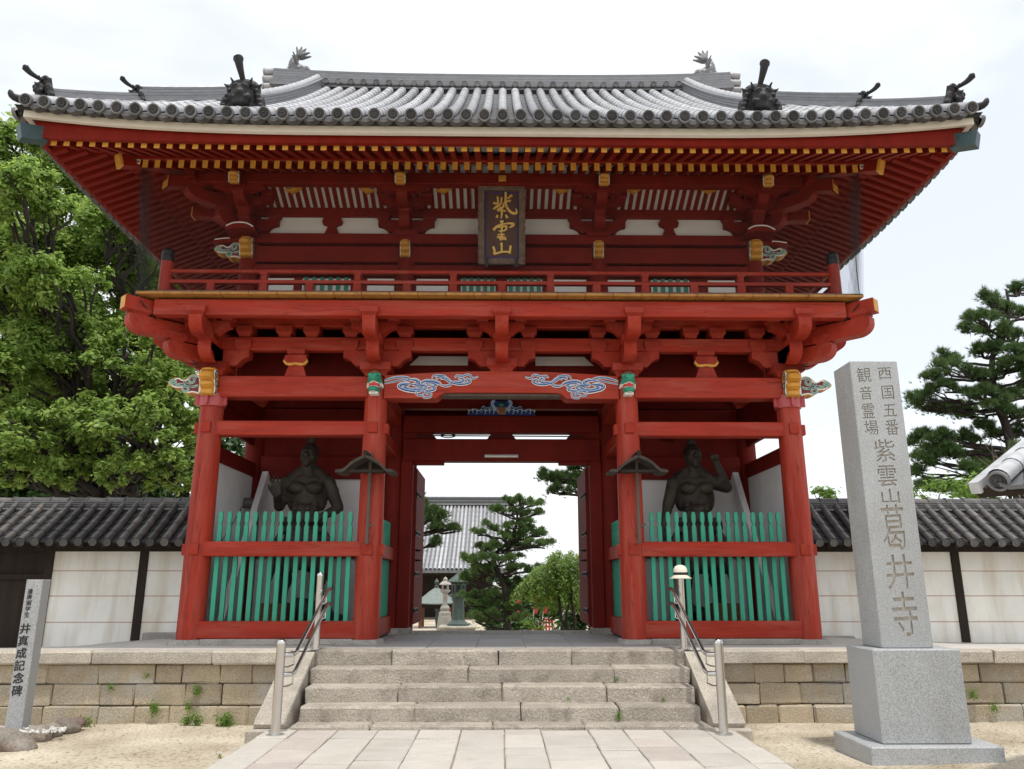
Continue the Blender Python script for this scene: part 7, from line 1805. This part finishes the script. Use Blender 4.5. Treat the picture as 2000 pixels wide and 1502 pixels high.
# bare twigs over the wall
tw = empty('bare_shrub', P3(1960, 960, 6)[:2] + (CZ_,), None, 'leafless grey twigs sticking up between the pine and the tiled eave', 'shrub'); tm = MB(); random.seed(4)
b0_ = Vector(P3(1990, 960, 6)); limb(tm, Vector((b0_.x, 6, CZ_)), b0_, .03, .02, .1, 3, 5)
for k in range(26):
    e = Vector(P3(random.uniform(1900, 2030), random.uniform(840, 920), 6 + random.uniform(-.4, .4))); limb(tm, b0_ + Vector((random.uniform(-.2, .2), 0, random.uniform(-.1, .1))), e, .010, .003, .25, 4, 4)
tm.build('stems', 'twig', tw)
# distant tree line closing the courtyard
fl = [(tuple((random.uniform(-50, 60), 62 + random.uniform(0, 8), CZ_ + random.uniform(.5, 2.2))), (3.0, 2.0, 1.6), random.uniform(.2, .5)) for _ in range(70)]
o = leaf_cloud('far_woods', *clump_leaves(fl, 60, .32), 'leaf_dark', None); tag(o, 'dark green mass of trees far behind the temple hall', 'trees', None, 'stuff')
# ================================================================ weeds in the stonework
def weed(px, py, Y, h_, n, label, zoff=0, spread=.6):
    p = Vector(P3(px, py, Y)); mb = MB(); 
    for k in range(n):
        # a stem bends out of the joint and carries small leaves
        a = random.uniform(0, 6.28); st_ = p + Vector((math.cos(a) * spread * h_ * .6, -abs(math.sin(a)) * h_ * .5 - .01, random.uniform(-.25, .9) * h_)) * random.random() ** .6
        for j in range(3):
            c_ = st_ + Vector((random.gauss(0, .18), random.gauss(0, .12), random.gauss(0, .15))) * h_; d = Vector((random.gauss(0, 1), random.gauss(-.4, .6), random.gauss(.3, .6))).normalized(); s = d.cross(Vector((random.gauss(0, 1), random.gauss(0, 1), 1))).normalized(); l_ = h_ * random.uniform(.07, .15)
            mb.add([c_ - d * l_, c_ - s * l_ * .45, c_ + d * l_, c_ + s * l_ * .45], [(0, 1, 2, 3)])
        if k % 4 == 0: mb.tube([p, p.lerp(st_, .6) + Vector((0, -.01, 0)), st_], .002, 4)
    o = mb.build('weed', 'leaf_bright'); at_ = o.data.attributes.new('tint', 'FLOAT', 'FACE'); at_.data.foreach_set('value', [random.uniform(.2, .9) for _ in o.data.polygons]); tag(o, label, 'weed', 'weeds in the stonework'); return o
random.seed(12)
for px, py, Y, h_, n, lab in ((287, 1322, -1.14, .09, 26, 'sparse weed just under the coping stones'), (217, 1345, -1.14, .10, 30, 'dark weed hanging in the middle course of the retaining wall'), (302, 1388, -1.16, .14, 80, 'bushy bright weed low on the retaining wall'), (386, 1352, -1.14, .12, 50, 'weed in an upright joint high on the retaining wall'), (369, 1382, -1.16, .11, 46, 'round weed in the joint beneath a higher weed'),
    (366, 1412, -1.2, .14, 60, 'spreading weed at the foot of the wall'), (387, 1412, -1.2, .14, 70, 'bright weed at the wall foot beside a spreading weed'), (440, 1418, -1.18, .20, 110, 'tall dense weed at the wall foot nearest the steps'), (172, 1418, -1.25, .17, 36, 'thin upright weed growing from the sand by the rocks'), (1203, 1330, -1.55, .06, 26, 'tiny weed on the second step'), (1110, 1367, -1.88, .06, 20, 'tiny weed in the middle of the third step'),
    (1295, 1368, -1.88, .06, 22, 'tiny weed near the end of the third step'), (1207, 1402, -2.2, .10, 30, 'grassy weed in the joint of the bottom step'), (1898, 1360, -1.16, .13, 50, 'weed hanging in the wall behind the granite pillar base'), (1940, 1385, -1.16, .12, 46, 'weed low in the wall beyond the granite pillar base'), (1272, 1258, -.4, .05, 14, 'tiny weed at the foot of the gate column'), (430, 1480, -3.3, .07, 30, 'thin grass tuft at the edge of the paving'), (1422, 1462, -3.1, .05, 20, 'small weed in the paving joint by the handrail post')):
    weed(px, py, Y, h_, n, lab)
# dry leaves and bits on the sand
lt = MB(); random.seed(3)
for k in range(700):
    x = random.choice((random.uniform(-9, -2.75), random.uniform(2.8, 9))); y = random.uniform(-6.5, -1.3); z_ = ground_z(x, y) + .012; s_ = random.uniform(.006, .024); a = random.random() * 6.28
    lt.add([(x + s_ * math.cos(a), y + s_ * math.sin(a), z_), (x - s_ * .5 * math.sin(a), y + s_ * .5 * math.cos(a), z_ + .006), (x - s_ * math.cos(a), y - s_ * math.sin(a), z_), (x + s_ * .5 * math.sin(a), y - s_ * .5 * math.cos(a), z_ + .004)], [(0, 1, 2, 3)])
tag(lt.build('litter', 'wood_brown'), 'dry leaf litter scattered over the pale sand', 'litter', None, 'stuff')
